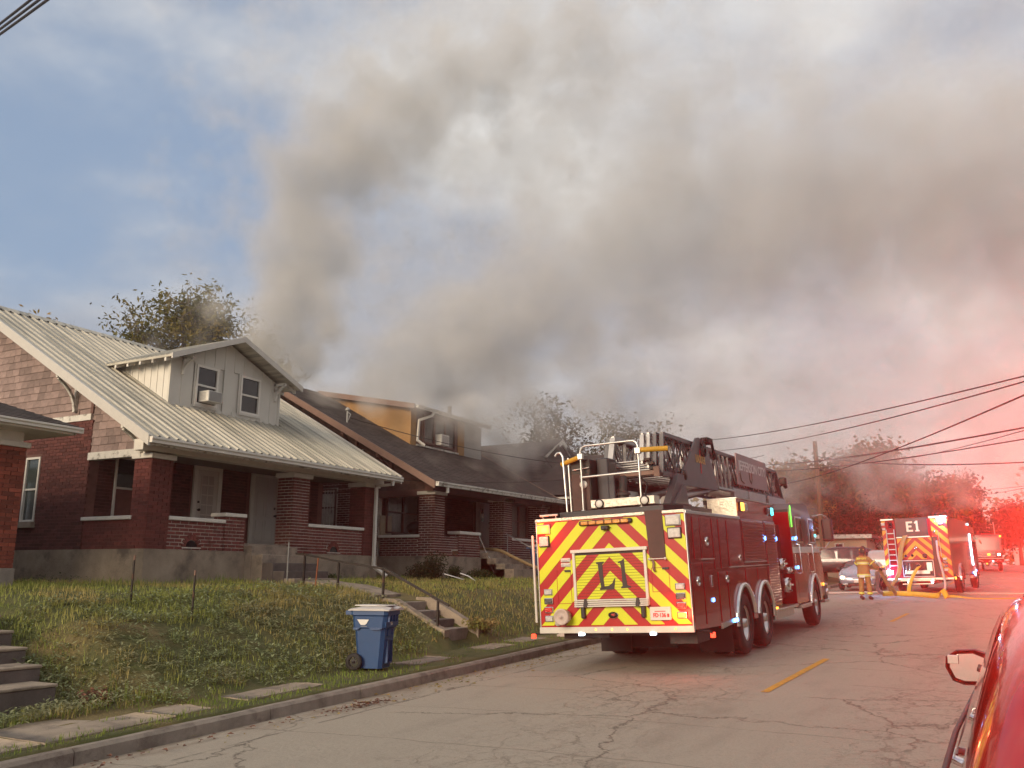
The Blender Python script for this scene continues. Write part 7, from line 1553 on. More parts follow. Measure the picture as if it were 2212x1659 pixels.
for cy in (2.6, 8.0):
    for sx in (-1, 1):
        wheel(e1, (sx*(HE-.13), cy, .52), .52, .28, sx, n=24, tread=False)
        pts = arc_pts(cy, .54, .66, PI, 0, 14); mb = MB()
        for p, q in zip(pts[:-1], pts[1:]): mb.add([(sx*(HE-.03), p[0], p[1]), (sx*(HE-.03), q[0], q[1]), (sx*(HE+.05), q[0], q[1]), (sx*(HE+.05), p[0], p[1])], [(0, 1, 2, 3)])
        mb.build('fender_trim', 'chrome', e1)
mb = MB(); mb.bbox((HE-.1, 6.0, .5), (HE+.04, 7.6, .62), .01); mb.build('running_board', 'aluminium', e1)
mb = MB(); mb.box((-1.0, .4, 2.98), (.9, 6.6, 3.06)); mb.box((.2, 7.0, 2.8), (.5, 8.4, 2.95)); mb.build('hose_bed_cover', 'engine_dark', e1)

# ---------------------------------------------------------------- third truck, facing us
T0 = Vector((-1.15, 84.0, road_z(-1.15, 84)))
t3 = thing('fire_truck', 'distant fire truck facing the camera with amber and white lamps and scrollwork bumper', 'fire truck', T0); t3.rotation_euler = (AL, 0, R(3))
mb = MB(); mb.prism([(0, .7), (0, 1.55), (.25, 2.9), (2.6, 3.0), (2.6, .7)], 0, -1.25, 1.25); cb = mb.build('cab', 'truck_red_dark', t3)
mb = MB(); mb.box((-1.25, 2.6, .7), (1.25, 9, 3.1)); mb.build('body', 'truck_red', t3)
mb = MB(); mb.add([(-1.12, .03, 1.72), (1.12, .03, 1.72), (1.08, .20, 2.72), (-1.08, .20, 2.72)], [(0, 1, 2, 3)]); mb.build('windscreen', 'window_glass', cb)
mb = MB(); mb.bbox((-1.25, -.45, .72), (1.28, 0, 1.0), .03); bp = mb.build('front_bumper', 'truck_red', t3)
mb = MB(); mb.bbox((-1.27, -.47, 1.0), (1.3, 0, 1.07), .01); mb.build('bumper_deck', 'white_metal', t3)
for sx in (-1, 1):
    mb = MB(); mb.tube([(sx*.2, -.46, .80), (sx*.5, -.46, .92), (sx*.72, -.46, .80), (sx*.85, -.46, .90), (sx*.78, -.46, .95), (sx*1.1, -.46, .85)], .022, 6); mb.build('scroll', 'reflective_silver', bp)
    mb = MB(); mb.bbox((sx*.98-.16, -.04, 1.22), (sx*.98+.16, .01, 1.48), .02); mb.build('headlamp_bezel', 'chrome', t3)
    mb = MB(); mb.bbox((sx*1.0-.09, -.07, 1.27), (sx*1.0+.09, -.03, 1.43), .02); mb.build('headlight', 'glow_warm' if sx > 0 else 'lens_clear', t3)
    mb = MB(); mb.lathe([(-.15, .3), (-.15, .45), (-.1, .52), (.1, .52), (.15, .45), (.15, .3)], (sx*1.08, 1.3, .52), (1, 0, 0), 20); mb.build('wheel', 'black_rubber', t3)
    mb = MB(); mb.tube([(sx*1.25, .2, 2.5), (sx*1.55, .1, 2.5), (sx*1.55, .1, 1.9)], .02, 6); mb.bbox((sx*1.55-.1, .05, 1.9), (sx*1.55+.1, .13, 2.4), .03); mb.build('mirror', 'black_plastic', t3)
mb = MB(); mb.bbox((.15, -.06, 1.27), (.38, -.01, 1.43), .02); mb.build('amber_lamp', 'glow_amber', t3)
for (x, z) in ((.05, .62), (.5, .82)): mb = MB(); mb.bbox((x-.05, -.5, z-.05), (x+.05, -.44, z+.05), .01); mb.build('low_lamp', 'glow_amber' if x < .2 else 'glow_white', t3)
for z in (1.15, 1.28, 1.4, 1.52): mb = MB(); mb.box((-.75, -.02, z), (.75, .0, z+.05)); mb.build('grille_bar', 'chrome', t3)
mb = MB(); mb.tube([(.9, .8, 3.0), (.85, .9, 4.0)], .04, 6); mb.build('antenna', 'white_metal', t3)
mb = MB(); mb.bbox((1.15, .2, 2.75), (1.3, .35, 2.9), .02); mb.build('roof_lamp', 'glow_amber', t3)

# ---------------------------------------------------------------- lofted car bodies
def loft(secs, m, name, parent, n=None):
    """secs = list of lists of points (same count), closed rings"""
    mb = MB(); k = len(secs[0]); vs = [p for s_ in secs for p in s_]
    fs = [(i*k+j, (i+1)*k+j, (i+1)*k+(j+1) % k, i*k+(j+1) % k) for i in range(len(secs)-1) for j in range(k)]
    fs += [tuple(range(k)), tuple((len(secs)-1)*k+j for j in range(k))[::-1]]
    mb.add(vs, fs, True); o = mb.build(name, m, parent)
    md = o.modifiers.new('sub', 'SUBSURF'); md.levels = 1; md.render_levels = 2
    return o
def car_section(y, w, zb, zbelt, ztop, roofw, flat=0):
    """ring of points, symmetric; w half width"""
    half = [(w*.80, zb), (w*.97, zb+.10), (w, zb+.28), (w, zbelt-.10), (w*.975, zbelt)]
    if ztop-zbelt > .12: half += [(roofw+(w*.97-roofw)*.45, zbelt+(ztop-zbelt)*.55), (roofw+.02, ztop-.09), (roofw*.86, ztop-.012), (roofw*.4, ztop)]
    else: half += [(w*.96, zbelt+(ztop-zbelt)*.4), (w*.90, ztop-.02), (w*.7, ztop), (w*.3, ztop+.006)]
    return [(x, y, z) for x, z in half]+[(-x, y, z) for x, z in half[::-1]]

# emergency utility vehicle at the right edge
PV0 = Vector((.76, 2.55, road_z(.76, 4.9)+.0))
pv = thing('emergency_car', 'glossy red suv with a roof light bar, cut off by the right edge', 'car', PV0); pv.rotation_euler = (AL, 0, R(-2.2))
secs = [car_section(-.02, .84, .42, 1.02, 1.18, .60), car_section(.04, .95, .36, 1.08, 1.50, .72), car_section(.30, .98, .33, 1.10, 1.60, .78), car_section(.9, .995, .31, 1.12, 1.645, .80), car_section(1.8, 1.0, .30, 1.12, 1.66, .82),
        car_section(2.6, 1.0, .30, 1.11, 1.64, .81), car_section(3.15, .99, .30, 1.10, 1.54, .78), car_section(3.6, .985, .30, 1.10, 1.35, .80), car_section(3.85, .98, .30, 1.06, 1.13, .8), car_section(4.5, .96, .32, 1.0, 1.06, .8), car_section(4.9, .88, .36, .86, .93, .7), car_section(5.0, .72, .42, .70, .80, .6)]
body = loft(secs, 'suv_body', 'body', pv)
# glazing: side windows follow the tumblehome, slightly proud
def side_x(y, z, sx):
    w = float(np.interp(y, [.3, .9, 2.6, 3.6], [.955, .97, .975, .96])); rw = float(np.interp(y, [.3, .9, 2.6, 3.6], [.80, .82, .83, .80])); zt = float(np.interp(y, [.3, .9, 1.8, 2.6, 3.15, 3.6], [1.60, 1.645, 1.66, 1.64, 1.54, 1.30]))
    t = (z-1.15)/max(.1, zt-.09-1.15); return sx*(w+(rw-w)*t+.012)
for sx in (-1, 1):
    for (y0, y1, z1a, z1b) in ((.42, .98, 1.45, 1.50), (1.06, 1.92, 1.51, 1.53), (2.0, 2.98, 1.53, 1.42)):
        mb = MB(); vs = []
        for i in range(5):
            y = y0+(y1-y0)*i/4; zt = z1a+(z1b-z1a)*i/4
            for j in range(4): z = 1.16+(zt-1.16)*j/3; vs.append((side_x(y, z, sx), y, z))
        fs = [(i*4+j, (i+1)*4+j, (i+1)*4+j+1, i*4+j+1) for i in range(4) for j in range(3)]
        mb.add(vs, [f if sx < 0 else f[::-1] for f in fs], True); mb.build('side_window', 'dark_glass', body)
    mb = MB(); mb.tube([(sx*.975, .35, 1.165), (sx*.992, 1.0, 1.175), (sx*.995, 2.4, 1.17), (sx*.985, 3.2, 1.155)], .010, 6); mb.build('belt_moulding', 'black_plastic', body)
    for y in (1.25, 2.2): mb = MB(); mb.tube([(sx*.995, y, 1.02), (sx*1.04, y+.03, 1.03), (sx*1.04, y+.18, 1.03), (sx*.995, y+.21, 1.02)], .017, 8); mb.build('door_handle', 'chrome', body)
    mb = MB(); mb.bbox((sx*.80, -.045, .98), (sx*.99, .16, 1.14), .03); mb.build('tail_lamp', 'glow_red' if sx < 0 else 'lens_red', body)
    for cy in (.95, 4.0): wheel(pv, (sx*.86, cy, .37), .37, .24, sx, n=24, tread=False, dish='black_metal')
    mb = MB(); mb.tube([(sx*.97, 3.28, 1.10), (sx*1.06, 3.30, 1.13)], .026, 8); arm = mb.build('mirror_arm', 'black_plastic', body)
    prof = [(1.0, 1.10), (1.02, 1.27), (1.12, 1.305), (1.26, 1.295), (1.335, 1.25), (1.345, 1.18), (1.30, 1.09), (1.22, 1.065), (1.05, 1.07)]
    prof = [(sx*(.985+(p-1.0)*.70), 1.13+(q-1.185)*.80) for p, q in prof]; prof = prof if sx < 0 else prof[::-1]
    cx_, cz_ = sx*1.125, 1.13; rings = [(3.28, 1.0), (3.29, 1.03), (3.37, 1.0), (3.42, .8), (3.44, .4)]; vs = []; mb = MB()
    for (yy, sc) in rings: vs += [(cx_+(p-cx_)*sc, yy, cz_+(q-cz_)*sc) for p, q in prof]
    k = len(prof); fs = [(i*k+j, i*k+(j+1) % k, (i+1)*k+(j+1) % k, (i+1)*k+j) for i in range(4) for j in range(k)]+[tuple(range(4*k, 5*k))]
    mb.add(vs, fs, True); ms = mb.build('side_mirror', 'black_plastic', body)
    mb = MB(); mb.add([(cx_+(p-cx_)*.79, 3.287, cz_+(q-cz_)*.79) for p, q in prof], [tuple(range(k))[::-1]]); mb.build('mirror_glass', 'mirror', ms)
    mb = MB(); mb.bbox((sx*1.155, 3.278, 1.145), (sx*1.215, 3.286, 1.195), .003); mb.build('blind_spot_mirror', 'chrome', ms)
# tailgate glass, spoiler, plate
mb = MB(); vs = []
for j in range(4):
    z = 1.12+j*.11; y = -.035+.05*(j/3)**2+.02*(j == 3); hw = .80-.05*j
    for i in range(5): x = -hw+2*hw*i/4; vs.append((x, y-.03+.05*(abs(x)/.8)**2-.005, z))
mb.add(vs, [(j*5+i, j*5+i+1, (j+1)*5+i+1, (j+1)*5+i) for j in range(3) for i in range(4)], True); mb.build('rear_window', 'dark_glass', body)
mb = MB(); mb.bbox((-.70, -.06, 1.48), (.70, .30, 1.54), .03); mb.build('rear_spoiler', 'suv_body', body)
mb = MB(); mb.bbox((-.95, -.10, .45), (.95, .06, .72), .05); mb.build('rear_bumper', 'black_plastic', body)
# light bar on the roof
lb = MB(); lb.bbox((-.66, 1.42, 1.765), (.66, 1.70, 1.78), .006); lb = lb.build('light_bar', 'black_plastic', pv)
for i in range(8):
    x0 = -.64+i*.16; mb = MB(); mb.bbox((x0, 1.40, 1.78), (x0+.155, 1.72, 1.865), .02)
    mb.build('light_module', ['glow_amber', 'glow_red', 'glow_red', 'glow_red', 'lens_clear', 'lens_dark', 'glow_blue', 'glow_blue'][i], lb)
for x in (-.5, .5): mb = MB(); mb.bbox((x-.03, 1.5, 1.63), (x+.03, 1.62, 1.775), .005); mb.build('light_bar_foot', 'black_plastic', lb)
RED_W = 5800.0
lamp_light('red_beacon', (-.40, 1.34, 1.83), (1.0, .035, .02), RED_W, pv, .05, 'SPOT', (R(102), 0, R(176)), (R(135), .6))

# silver sedan with one headlight showing
SD = Vector((-5.75, 43.2, road_z(-5.75, 44)))
sd_ = thing('sedan', 'silver blue sedan facing the camera with a lit headlight behind the firefighter', 'car', SD); sd_.rotation_euler = (AL, 0, R(2))
secs = [car_section(0, .70, .30, .50, .58, .6), car_section(.12, .84, .24, .62, .70, .6), car_section(.6, .89, .20, .76, .82, .6), car_section(1.15, .90, .19, .86, .93, .6), car_section(1.75, .90, .19, .90, 1.22, .56), car_section(2.2, .90, .19, .90, 1.36, .57), car_section(3.0, .90, .19, .90, 1.38, .58), car_section(3.7, .89, .20, .92, 1.18, .56), car_section(4.1, .87, .24, .92, .99, .55), car_section(4.6, .78, .34, .80, .90, .5)]
sb = loft(secs, 'car_silver', 'body', sd_)
mb = MB(); mb.add([(-.74, 1.22, .97), (.74, 1.22, .97), (.58, 1.98, 1.31), (-.58, 1.98, 1.31)], [(0, 1, 2, 3)]); mb.build('windscreen', 'window_glass', sb)
for sx in (-1, 1):
    mb = MB(); mb.bbox((sx*.62-.13, .02, .53), (sx*.62+.13, .12, .65), .03); mb.build('headlight_lens', 'lens_clear', sb)
    mb = MB(); mb.bbox((sx*.66-.08, -.02, .54), (sx*.66+.07, .03, .65), .03); mb.build('headlight', 'glow_warm' if sx < 0 else 'lens_clear', sb)
    mb = MB(); mb.bbox((sx*.88, 1.5, .90), (sx*1.06, 1.6, 1.02), .03); mb.build('side_mirror', 'black_plastic', sb)
    mb = MB(); mb.bbox((sx*.55-.12, .0, .26), (sx*.55+.12, .06, .33), .02); mb.build('fog_lamp', 'chrome', sb)
    mb = MB(); mb.add([(sx*.905, 1.35, .95), (sx*.905, 3.6, .96), (sx*.70, 3.2, 1.26), (sx*.70, 2.0, 1.27)], [(0, 1, 2, 3)]); mb.build('side_window', 'dark_glass', sb)
    for cy in (.85, 3.75): wheel(sd_, (sx*.80, cy, .31), .31, .2, sx, n=20, tread=False)
mb = MB(); mb.bbox((-.42, -.015, .26), (.42, .05, .36), .02); mb.bbox((-.25, .0, .52), (.25, .06, .56), .01); mb.build('grille', 'letter_black', sb)
mb = MB(); mb.bbox((-.17, -.04, .37), (.17, -.01, .50), .01); mb.build('licence_plate', 'plate', sb)

def simple_car(name, label, loc, rz, m, L=4.6, W_=.92, H=1.72, belt=1.02, hood=.25, lamp=None):
    t = thing(name, label, 'car', loc); t.rotation_euler = (0, 0, rz)
    secs = [car_section(0, W_*.85, .38, belt-.15, belt-.05, W_*.6), car_section(.1, W_*.96, .34, belt, H-.25, W_*.76), car_section(.5, W_, .32, belt, H-.03, W_*.8), car_section(1.6, W_, .30, belt, H, W_*.84), car_section(L*.60, W_, .30, belt, H-.04, W_*.82), car_section(L*.74, W_, .30, belt, belt+.10, W_*.8), car_section(L*.93, W_*.95, .34, belt-.12, belt-.02, W_*.7), car_section(L, W_*.8, .4, belt-.25, belt-.15, W_*.6)]
    b = loft(secs, m, 'body', t)
    for sx in (-1, 1):
        for (y0, y1) in ((.35, 1.25), (1.35, 2.05), (2.15, L*.63)):
            mb = MB(); mb.add([(sx*(W_-.0), y0, belt+.06), (sx*(W_-.0), y1, belt+.06), (sx*(W_*.89), y1-.08*(y1 > 2.5), H-.20), (sx*(W_*.89), y0+.06, H-.20)], [(0, 1, 2, 3) if sx > 0 else (3, 2, 1, 0)]); mb.build('side_window', 'dark_glass', b)
        for cy in (.9, L-.95): wheel(t, (sx*(W_-.12), cy, .35), .35, .22, sx, n=20, tread=False)
    return t, b
c2_, _ = simple_car('parked_suv', 'dark suv parked side on behind the wooden utility pole', (-6.0, 53.5, road_z(XK, 53)+.35), R(96), 'car_dark', L=4.7, H=1.75)
c3_, b3_ = simple_car('pickup_truck', 'white vehicle with an amber lamp between the firefighter and the E1 engine', (-5.35, 50.0, road_z(-5.3, 51)), R(3), 'car_white', L=5.0, H=1.85, belt=1.15)
for (x, z, m_) in ((.45, 1.22, 'glow_amber'), (.72, 1.20, 'glow_red'), (.66, .55, 'glow_red')): mb = MB(); mb.bbox((x-.07, -.06, z-.07), (x+.05, .02, z+.07), .02); mb.build('tail_lamp', m_, b3_)

# ---------------------------------------------------------------- firefighter
FZ = road_z(-4.55, 35.9)
ff = thing('person', 'firefighter in tan turnout gear and black helmet hauling hose, seen from behind', 'person', (-4.56, 35.9, FZ)); ff.rotation_euler = (0, 0, R(-12))
def skin(name, joints, edges, m, parent, root=0, levels=2):
    me = bpy.data.meshes.new(name); me.from_pydata([j[0] for j in joints], edges, []); me.materials.append(Mt(m))
    o = bpy.data.objects.new(name, me); link(o, parent)
    sk = o.modifiers.new('skin', 'SKIN'); sk.use_smooth_shade = True
    for i, j in enumerate(joints):
        r = j[1]; me.skin_vertices[0].data[i].radius = (r, r) if not isinstance(r, tuple) else r
    me.skin_vertices[0].data[root].use_root = True
    sb = o.modifiers.new('sub', 'SUBSURF'); sb.levels = levels; sb.render_levels = levels
    return o
J = [((0, 0, .98), (.185, .150)), ((0, -.01, 1.12), (.190, .150)), ((0, .0, 1.32), (.205, .150)), ((0, .03, 1.50), (.185, .120)), ((0, .06, 1.60), (.075, .075)), ((0, .09, 1.70), (.095, .105)), ((0, .10, 1.80), (.085, .09)),
     ((-.11, 0, .88), (.115, .12)), ((-.13, .03, .50), (.090, .095)), ((-.13, -.02, .14), (.082, .090)), ((.11, 0, .88), (.115, .12)), ((.15, .05, .50), (.092, .098)), ((.17, .02, .14), (.084, .092)),
     ((-.20, .03, 1.49), (.090, .085)), ((-.27, .09, 1.27), (.075, .075)), ((-.17, .32, 1.16), (.058, .058)), ((.20, .03, 1.48), (.090, .085)), ((.34, .12, 1.28), (.075, .075)), ((.46, .30, 1.16), (.056, .056))]
Ed = [(0, 1), (1, 2), (2, 3), (3, 4), (4, 5), (5, 6), (0, 7), (7, 8), (8, 9), (0, 10), (10, 11), (11, 12), (3, 13), (13, 14), (14, 15), (3, 16), (16, 17), (17, 18)]
bd = skin('body', J, Ed, 'turnout', ff)
def band(name, c, rx, ry, h, m, tilt=(0, 0), n=28, parent=None):
    mb = MB(); vs = []
    for z in (-h/2, h/2):
        for k in range(n): a = 2*PI*k/n; x = math.cos(a)*rx; y = math.sin(a)*ry; vs.append((c[0]+x, c[1]+y, c[2]+z+tilt[0]*x+tilt[1]*y))
    mb.add(vs, [(k, (k+1) % n, n+(k+1) % n, n+k) for k in range(n)], True); return mb.build(name, m, parent or ff)
# coat skirt over the hips
mb = MB(); mb.lathe([(.86, .235), (.90, .238), (1.0, .222), (1.15, .215), (1.22, .205)], (0, 0, 0), (0, 0, 1), 28)
for i, v in enumerate(mb.v): mb.v[i] = (v[0]*1.02, v[1]*.80, v[2])
mb.build('coat_skirt', 'turnout', bd)
for z, rx, ry in ((.915, .245, .196), (1.355, .222, .178)):
    band('reflective_band', (0, .0 if z < 1 else .005, z), rx, ry, .030, 'reflective_yellow', parent=bd); band('reflective_band', (0, .0 if z < 1 else .005, z-.033), rx, ry, .028, 'reflective_silver', parent=bd); band('reflective_band', (0, .0 if z < 1 else .005, z-.066), rx, ry, .030, 'reflective_yellow', parent=bd)
for c, r in (((-.13, -.01, .24), .098), ((.165, .03, .24), .100)): band('cuff_band', c, r, r*1.08, .07, 'reflective_yellow', parent=bd)
band('sleeve_band', (.30, .105, 1.34), .098, .092, .05, 'reflective_yellow', tilt=(.9, .2), parent=bd); band('sleeve_band', (-.255, .085, 1.31), .092, .088, .05, 'reflective_yellow', tilt=(-.5, .2), parent=bd)
text_part('coat_text', 'JEFF CITY', .085, frame_m((0, -.133, 1.485), (1, 0, 0), (0, .1, 1)), 'reflective_yellow', bd, ext=.006, bold=.004)
mb = MB(); mb.box((-.10, -.200, .80), (.10, -.190, .87)); mb.build('name_panel', 'reflective_silver', bd)
# helmet with brim, head, gloves, boots
mb = MB(); mb.lathe([(1.735, .175), (1.745, .185), (1.76, .150), (1.80, .138), (1.87, .120), (1.925, .080), (1.945, 0)], (0, .0, 0), (0, 0, 1), 28)
for i, v in enumerate(mb.v): yy = v[1]*1.18; mb.v[i] = (v[0], yy+.085, v[2]-(.03*max(0, -yy/.2)**2 if v[2] < 1.77 else 0))
hm = mb.build('helmet', 'boot', ff)
for a in (-.5, .5, 0): mb = MB(); mb.beam((a*.12, .085-.12, 1.86), (a*.05, .085, 1.955), .016, .016); mb.beam((a*.05, .085, 1.955), (a*.12, .085+.12, 1.86), .016, .016); mb.build('helmet_rib', 'boot', hm)
for a in (-.45, .35): mb = MB(); mb.bbox((a*.16-.018, -.055, 1.80), (a*.16+.018, -.045, 1.835), .003); mb.build('helmet_decal', 'reflective_yellow', hm)
mb = MB(); mb.prism([(-.09, 1.74), (.09, 1.74), (.075, 1.60), (-.075, 1.60)], 1, -.035, -.020); mb.build('neck_flap', 'boot', hm)
mb = MB(); mb.lathe([(1.60, .04), (1.63, .075), (1.68, .088), (1.74, .09)], (0, .10, 0), (0, 0, 1), 18); mb.tube([(0, .185, 1.70), (0, .21, 1.675), (0, .19, 1.66)], [.01, .014, .01], 6); mb.build('head', 'skin', ff)
for sx, x, y in ((-1, -.13, -.02), (1, .17, .02)):
    J2 = [((x, y, .16), .080), ((x, y, .07), .070), ((x, y+.10, .055), .060), ((x, y+.22, .045), .048), ((x, y-.05, .05), .055)]
    skin('boot', J2, [(0, 1), (1, 2), (2, 3), (1, 4)], 'boot', ff)
def hand(px, py, pz, dirv, curl, sx):
    """a palm with five bent fingers closed on the hose"""
    d = Vector(dirv).normalized(); s_ = d.cross(Vector((0, 0, 1))).normalized(); u_ = s_.cross(d); P = Vector((px, py, pz))
    J3 = [(tuple(P), .036), (tuple(P+d*.05), .040), (tuple(P+d*.085), .036)]; E3 = [(0, 1), (1, 2)]
    hd = skin('glove', J3, E3, 'black_rubber', ff, levels=1)
    for k in range(4):
        o_ = s_*(k-1.5)*.021; L_ = (.036, .041, .038, .030)[k]; a = P+d*.085+o_; b = a+d*L_-u_*.010; c = b+d*L_*.3-u_*L_*.85; e = c-d*L_*.6-u_*L_*.3
        skin('finger', [(tuple(a-d*.02), .011), (tuple(b), .0105), (tuple(c), .010), (tuple(e), .009)], [(0, 1), (1, 2), (2, 3)], 'black_rubber', hd, levels=1)
    t0 = P+d*.03+s_*sx*.034; skin('thumb', [(tuple(t0), .013), (tuple(t0+d*.035+s_*sx*.018-u_*.012), .012), (tuple(t0+d*.055-u_*.036), .010)], [(0, 1), (1, 2)], 'black_rubber', hd, levels=1)
hand(-.155, .36, 1.145, (.35, .8, -.25), 1, 1); hand(.475, .335, 1.14, (.3, .8, -.3), 1, -1)

# ---------------------------------------------------------------- hoses
def smooth_path(pts, n=6):
    pts = [Vector(p) for p in pts]; out = []
    for i in range(len(pts)-1):
        p0 = pts[max(0, i-1)]; p1 = pts[i]; p2 = pts[i+1]; p3 = pts[min(len(pts)-1, i+2)]
        for k in range(n):
            t = k/n; out.append(.5*((2*p1)+(p2-p0)*t+(2*p0-5*p1+4*p2-p3)*t*t+(3*p1-p0-3*p2+p3)*t**3))
    out.append(pts[-1]); return out
rz = lambda x, y, h=.03: (x, y, road_z(x, y)+h)
hz = thing('hose', 'flat yellow hose strewn across the road with a twisted peak in the middle', 'hose', rz(-2.6, 37.6, 0), group=None); hoff = rz(-2.6, 37.6, 0)
p = smooth_path([rz(-4.25, 38.6, .10), rz(-3.85, 38.3, .12), rz(-3.35, 38.3, .12), rz(-2.8, 37.9, .11), rz(-2.35, 37.4, .10), rz(-2.15, 37.2, .14)], 8)
mb = MB(hoff); mb.ribbon(p, [Vector((.1, .25, 1))]*len(p), .19, .012); mb.build('flat_run', 'hose_yellow', hz)
p = smooth_path([rz(-2.2, 37.25, .05), rz(-2.08, 37.15, .30), rz(-1.98, 37.1, .25), rz(-1.90, 37.05, .06)], 6)
mb = MB(hoff); mb.ribbon(p, [Vector((.7, .2, .6))]*len(p), .20, .012); mb.build('twist', 'hose_yellow', hz)
p = smooth_path([rz(-1.95, 37.1, .08), rz(-1.7, 37.4, .09), rz(-1.45, 37.5, .07), rz(-1.1, 37.6, .03), rz(-.5, 37.9, .02), rz(.5, 39.0, .02), rz(1.4, 40.2, .02)], 8)
mb = MB(hoff); mb.ribbon(p, [Vector((.2, 1, .9-.7*min(1, i/20))) for i in range(len(p))], .17, .012); mb.build('flat_run', 'hose_yellow', hz)
h2_ = thing('hose', 'yellow hose hanging from the round outlet in the middle of the E1 engine', 'hose', (-2.9, 38.8, 1.2)); o2 = (-2.9, 38.8, 1.2)
p = smooth_path([(-2.86, 38.72, 2.16), (-2.90, 38.5, 2.10), (-3.0, 38.4, 1.95), (-3.14, 38.35, 1.68), (-3.24, 38.3, 1.40), (-3.28, 38.3, 1.15)], 6)
mb = MB(o2); mb.ribbon(p, [Vector((.9, -.3, .3))]*len(p), .17, .02); mb.build('flat_run', 'hose_yellow', h2_)
h3_ = thing('hose', 'tan hose trailing down over the access ladder of the E1 engine to the road', 'hose', (-3.5, 38.7, 1.2)); o3 = (-3.5, 38.7, 1.2)
p = smooth_path([(-3.27, 38.72, 3.36), (-3.38, 38.66, 3.1), (-3.50, 38.6, 2.6), (-3.56, 38.58, 2.1), (-3.66, 38.5, 1.75), (-3.88, 38.45, 1.45), (-3.95, 38.5, 1.25), (-3.8, 38.6, 1.08)], 6)
mb = MB(o3); mb.ribbon(p, [Vector((1, -.1, .1))]*len(p), .17, .015); mb.build('flat_run', 'hose_tan', h3_)
h4_ = thing('hose', 'tan hose running from the firefighter hip down to the yellow hose', 'hose', (-4.1, 36.3, FZ)); o4 = (-4.1, 36.3, FZ)
p = smooth_path([(-4.72, 36.3, FZ+1.10), (-4.45, 36.32, FZ+1.17), (-4.10, 36.28, FZ+1.12), (-3.98, 36.6, FZ+.88), (-3.90, 37.0, FZ+.58), (-3.78, 37.6, FZ+.36), (-3.72, 38.1, FZ+.16)], 6)
mb = MB(o4); mb.ribbon(p, [Vector((.5, -.1, .8))]*len(p), .15, .02); mb.build('flat_run', 'hose_tan', h4_)
p = smooth_path([(-4.15, 36.2, FZ+1.05), (-4.2, 36.8, FZ+.75), rz(-4.35, 38.0, .3), rz(-4.2, 38.9, .05), rz(-3.9, 39.1, .04), rz(-3.7, 39.0, .05)], 6)
mb = MB(o4); mb.ribbon(p, [Vector((.9, 0, .3))]*len(p), .14, .015); mb.build('pale_loop', 'hose_white', h4_)
h5_ = thing('hose', 'round grey hose curving out of the dark slot of the E1 engine onto the road', 'hose', (-2.1, 38.6, 1.1)); o5 = (-2.1, 38.6, 1.1)
mb = MB(o5); mb.tube(smooth_path([(-2.17, 38.85, 3.15), (-2.15, 38.72, 2.6), (-2.07, 38.6, 2.15), (-2.0, 38.5, 1.75), (-1.99, 38.4, 1.4), (-2.08, 38.3, 1.14), rz(-2.4, 38.25, .05), rz(-3.0, 38.3, .05), rz(-3.6, 38.6, .05)], 6), .042, 8); mb.build('hose_run', 'hose_white', h5_)
h6_ = thing('hose', 'charged pale hose lying straight across the road in front of the sedan', 'hose', rz(-6.5, 41, 0)); o6 = rz(-6.5, 41, 0)
mb = MB(o6); mb.tube(smooth_path([rz(-7.6, 40.6, .22), rz(-7.3, 40.7, .06), rz(-6.4, 40.9, .05), rz(-5.4, 41.2, .05), rz(-4.4, 41.4, .05), rz(-3.4, 41.2, .05), rz(0, 41.6, .05), rz(3, 42, .2)], 6), .045, 8); mb.build('hose_run', 'hose_white', h6_)
h7_ = thing('hose', 'tan hose leading down the pale concrete steps past the blue bins', 'hose', (-13.0, 24.5, 2)); o7 = (-13.0, 24.5, 2)
mb = MB(o7); mb.tube(smooth_path([(-15.2, 25.0, 2.54), (-14.2, 24.5, 2.56), (-13.6, 24.35, 2.50), (-13.15, 24.5, 2.28), (-12.6, 25.0, 1.98), (-12.0, 25.7, 1.84), (-11.2, 26.3, 1.80), (-10.0, 26.6, 1.5)], 6), .05, 8); mb.build('hose_run', 'hose_tan', h7_)

lamp_light('beacon_glow', (1.0, -.25, 2.93), (.25, .5, 1.0), 60, e1, .08); lamp_light('beacon_glow', (-1.07, -.25, .93), (.25, .5, 1.0), 60, e1, .08)
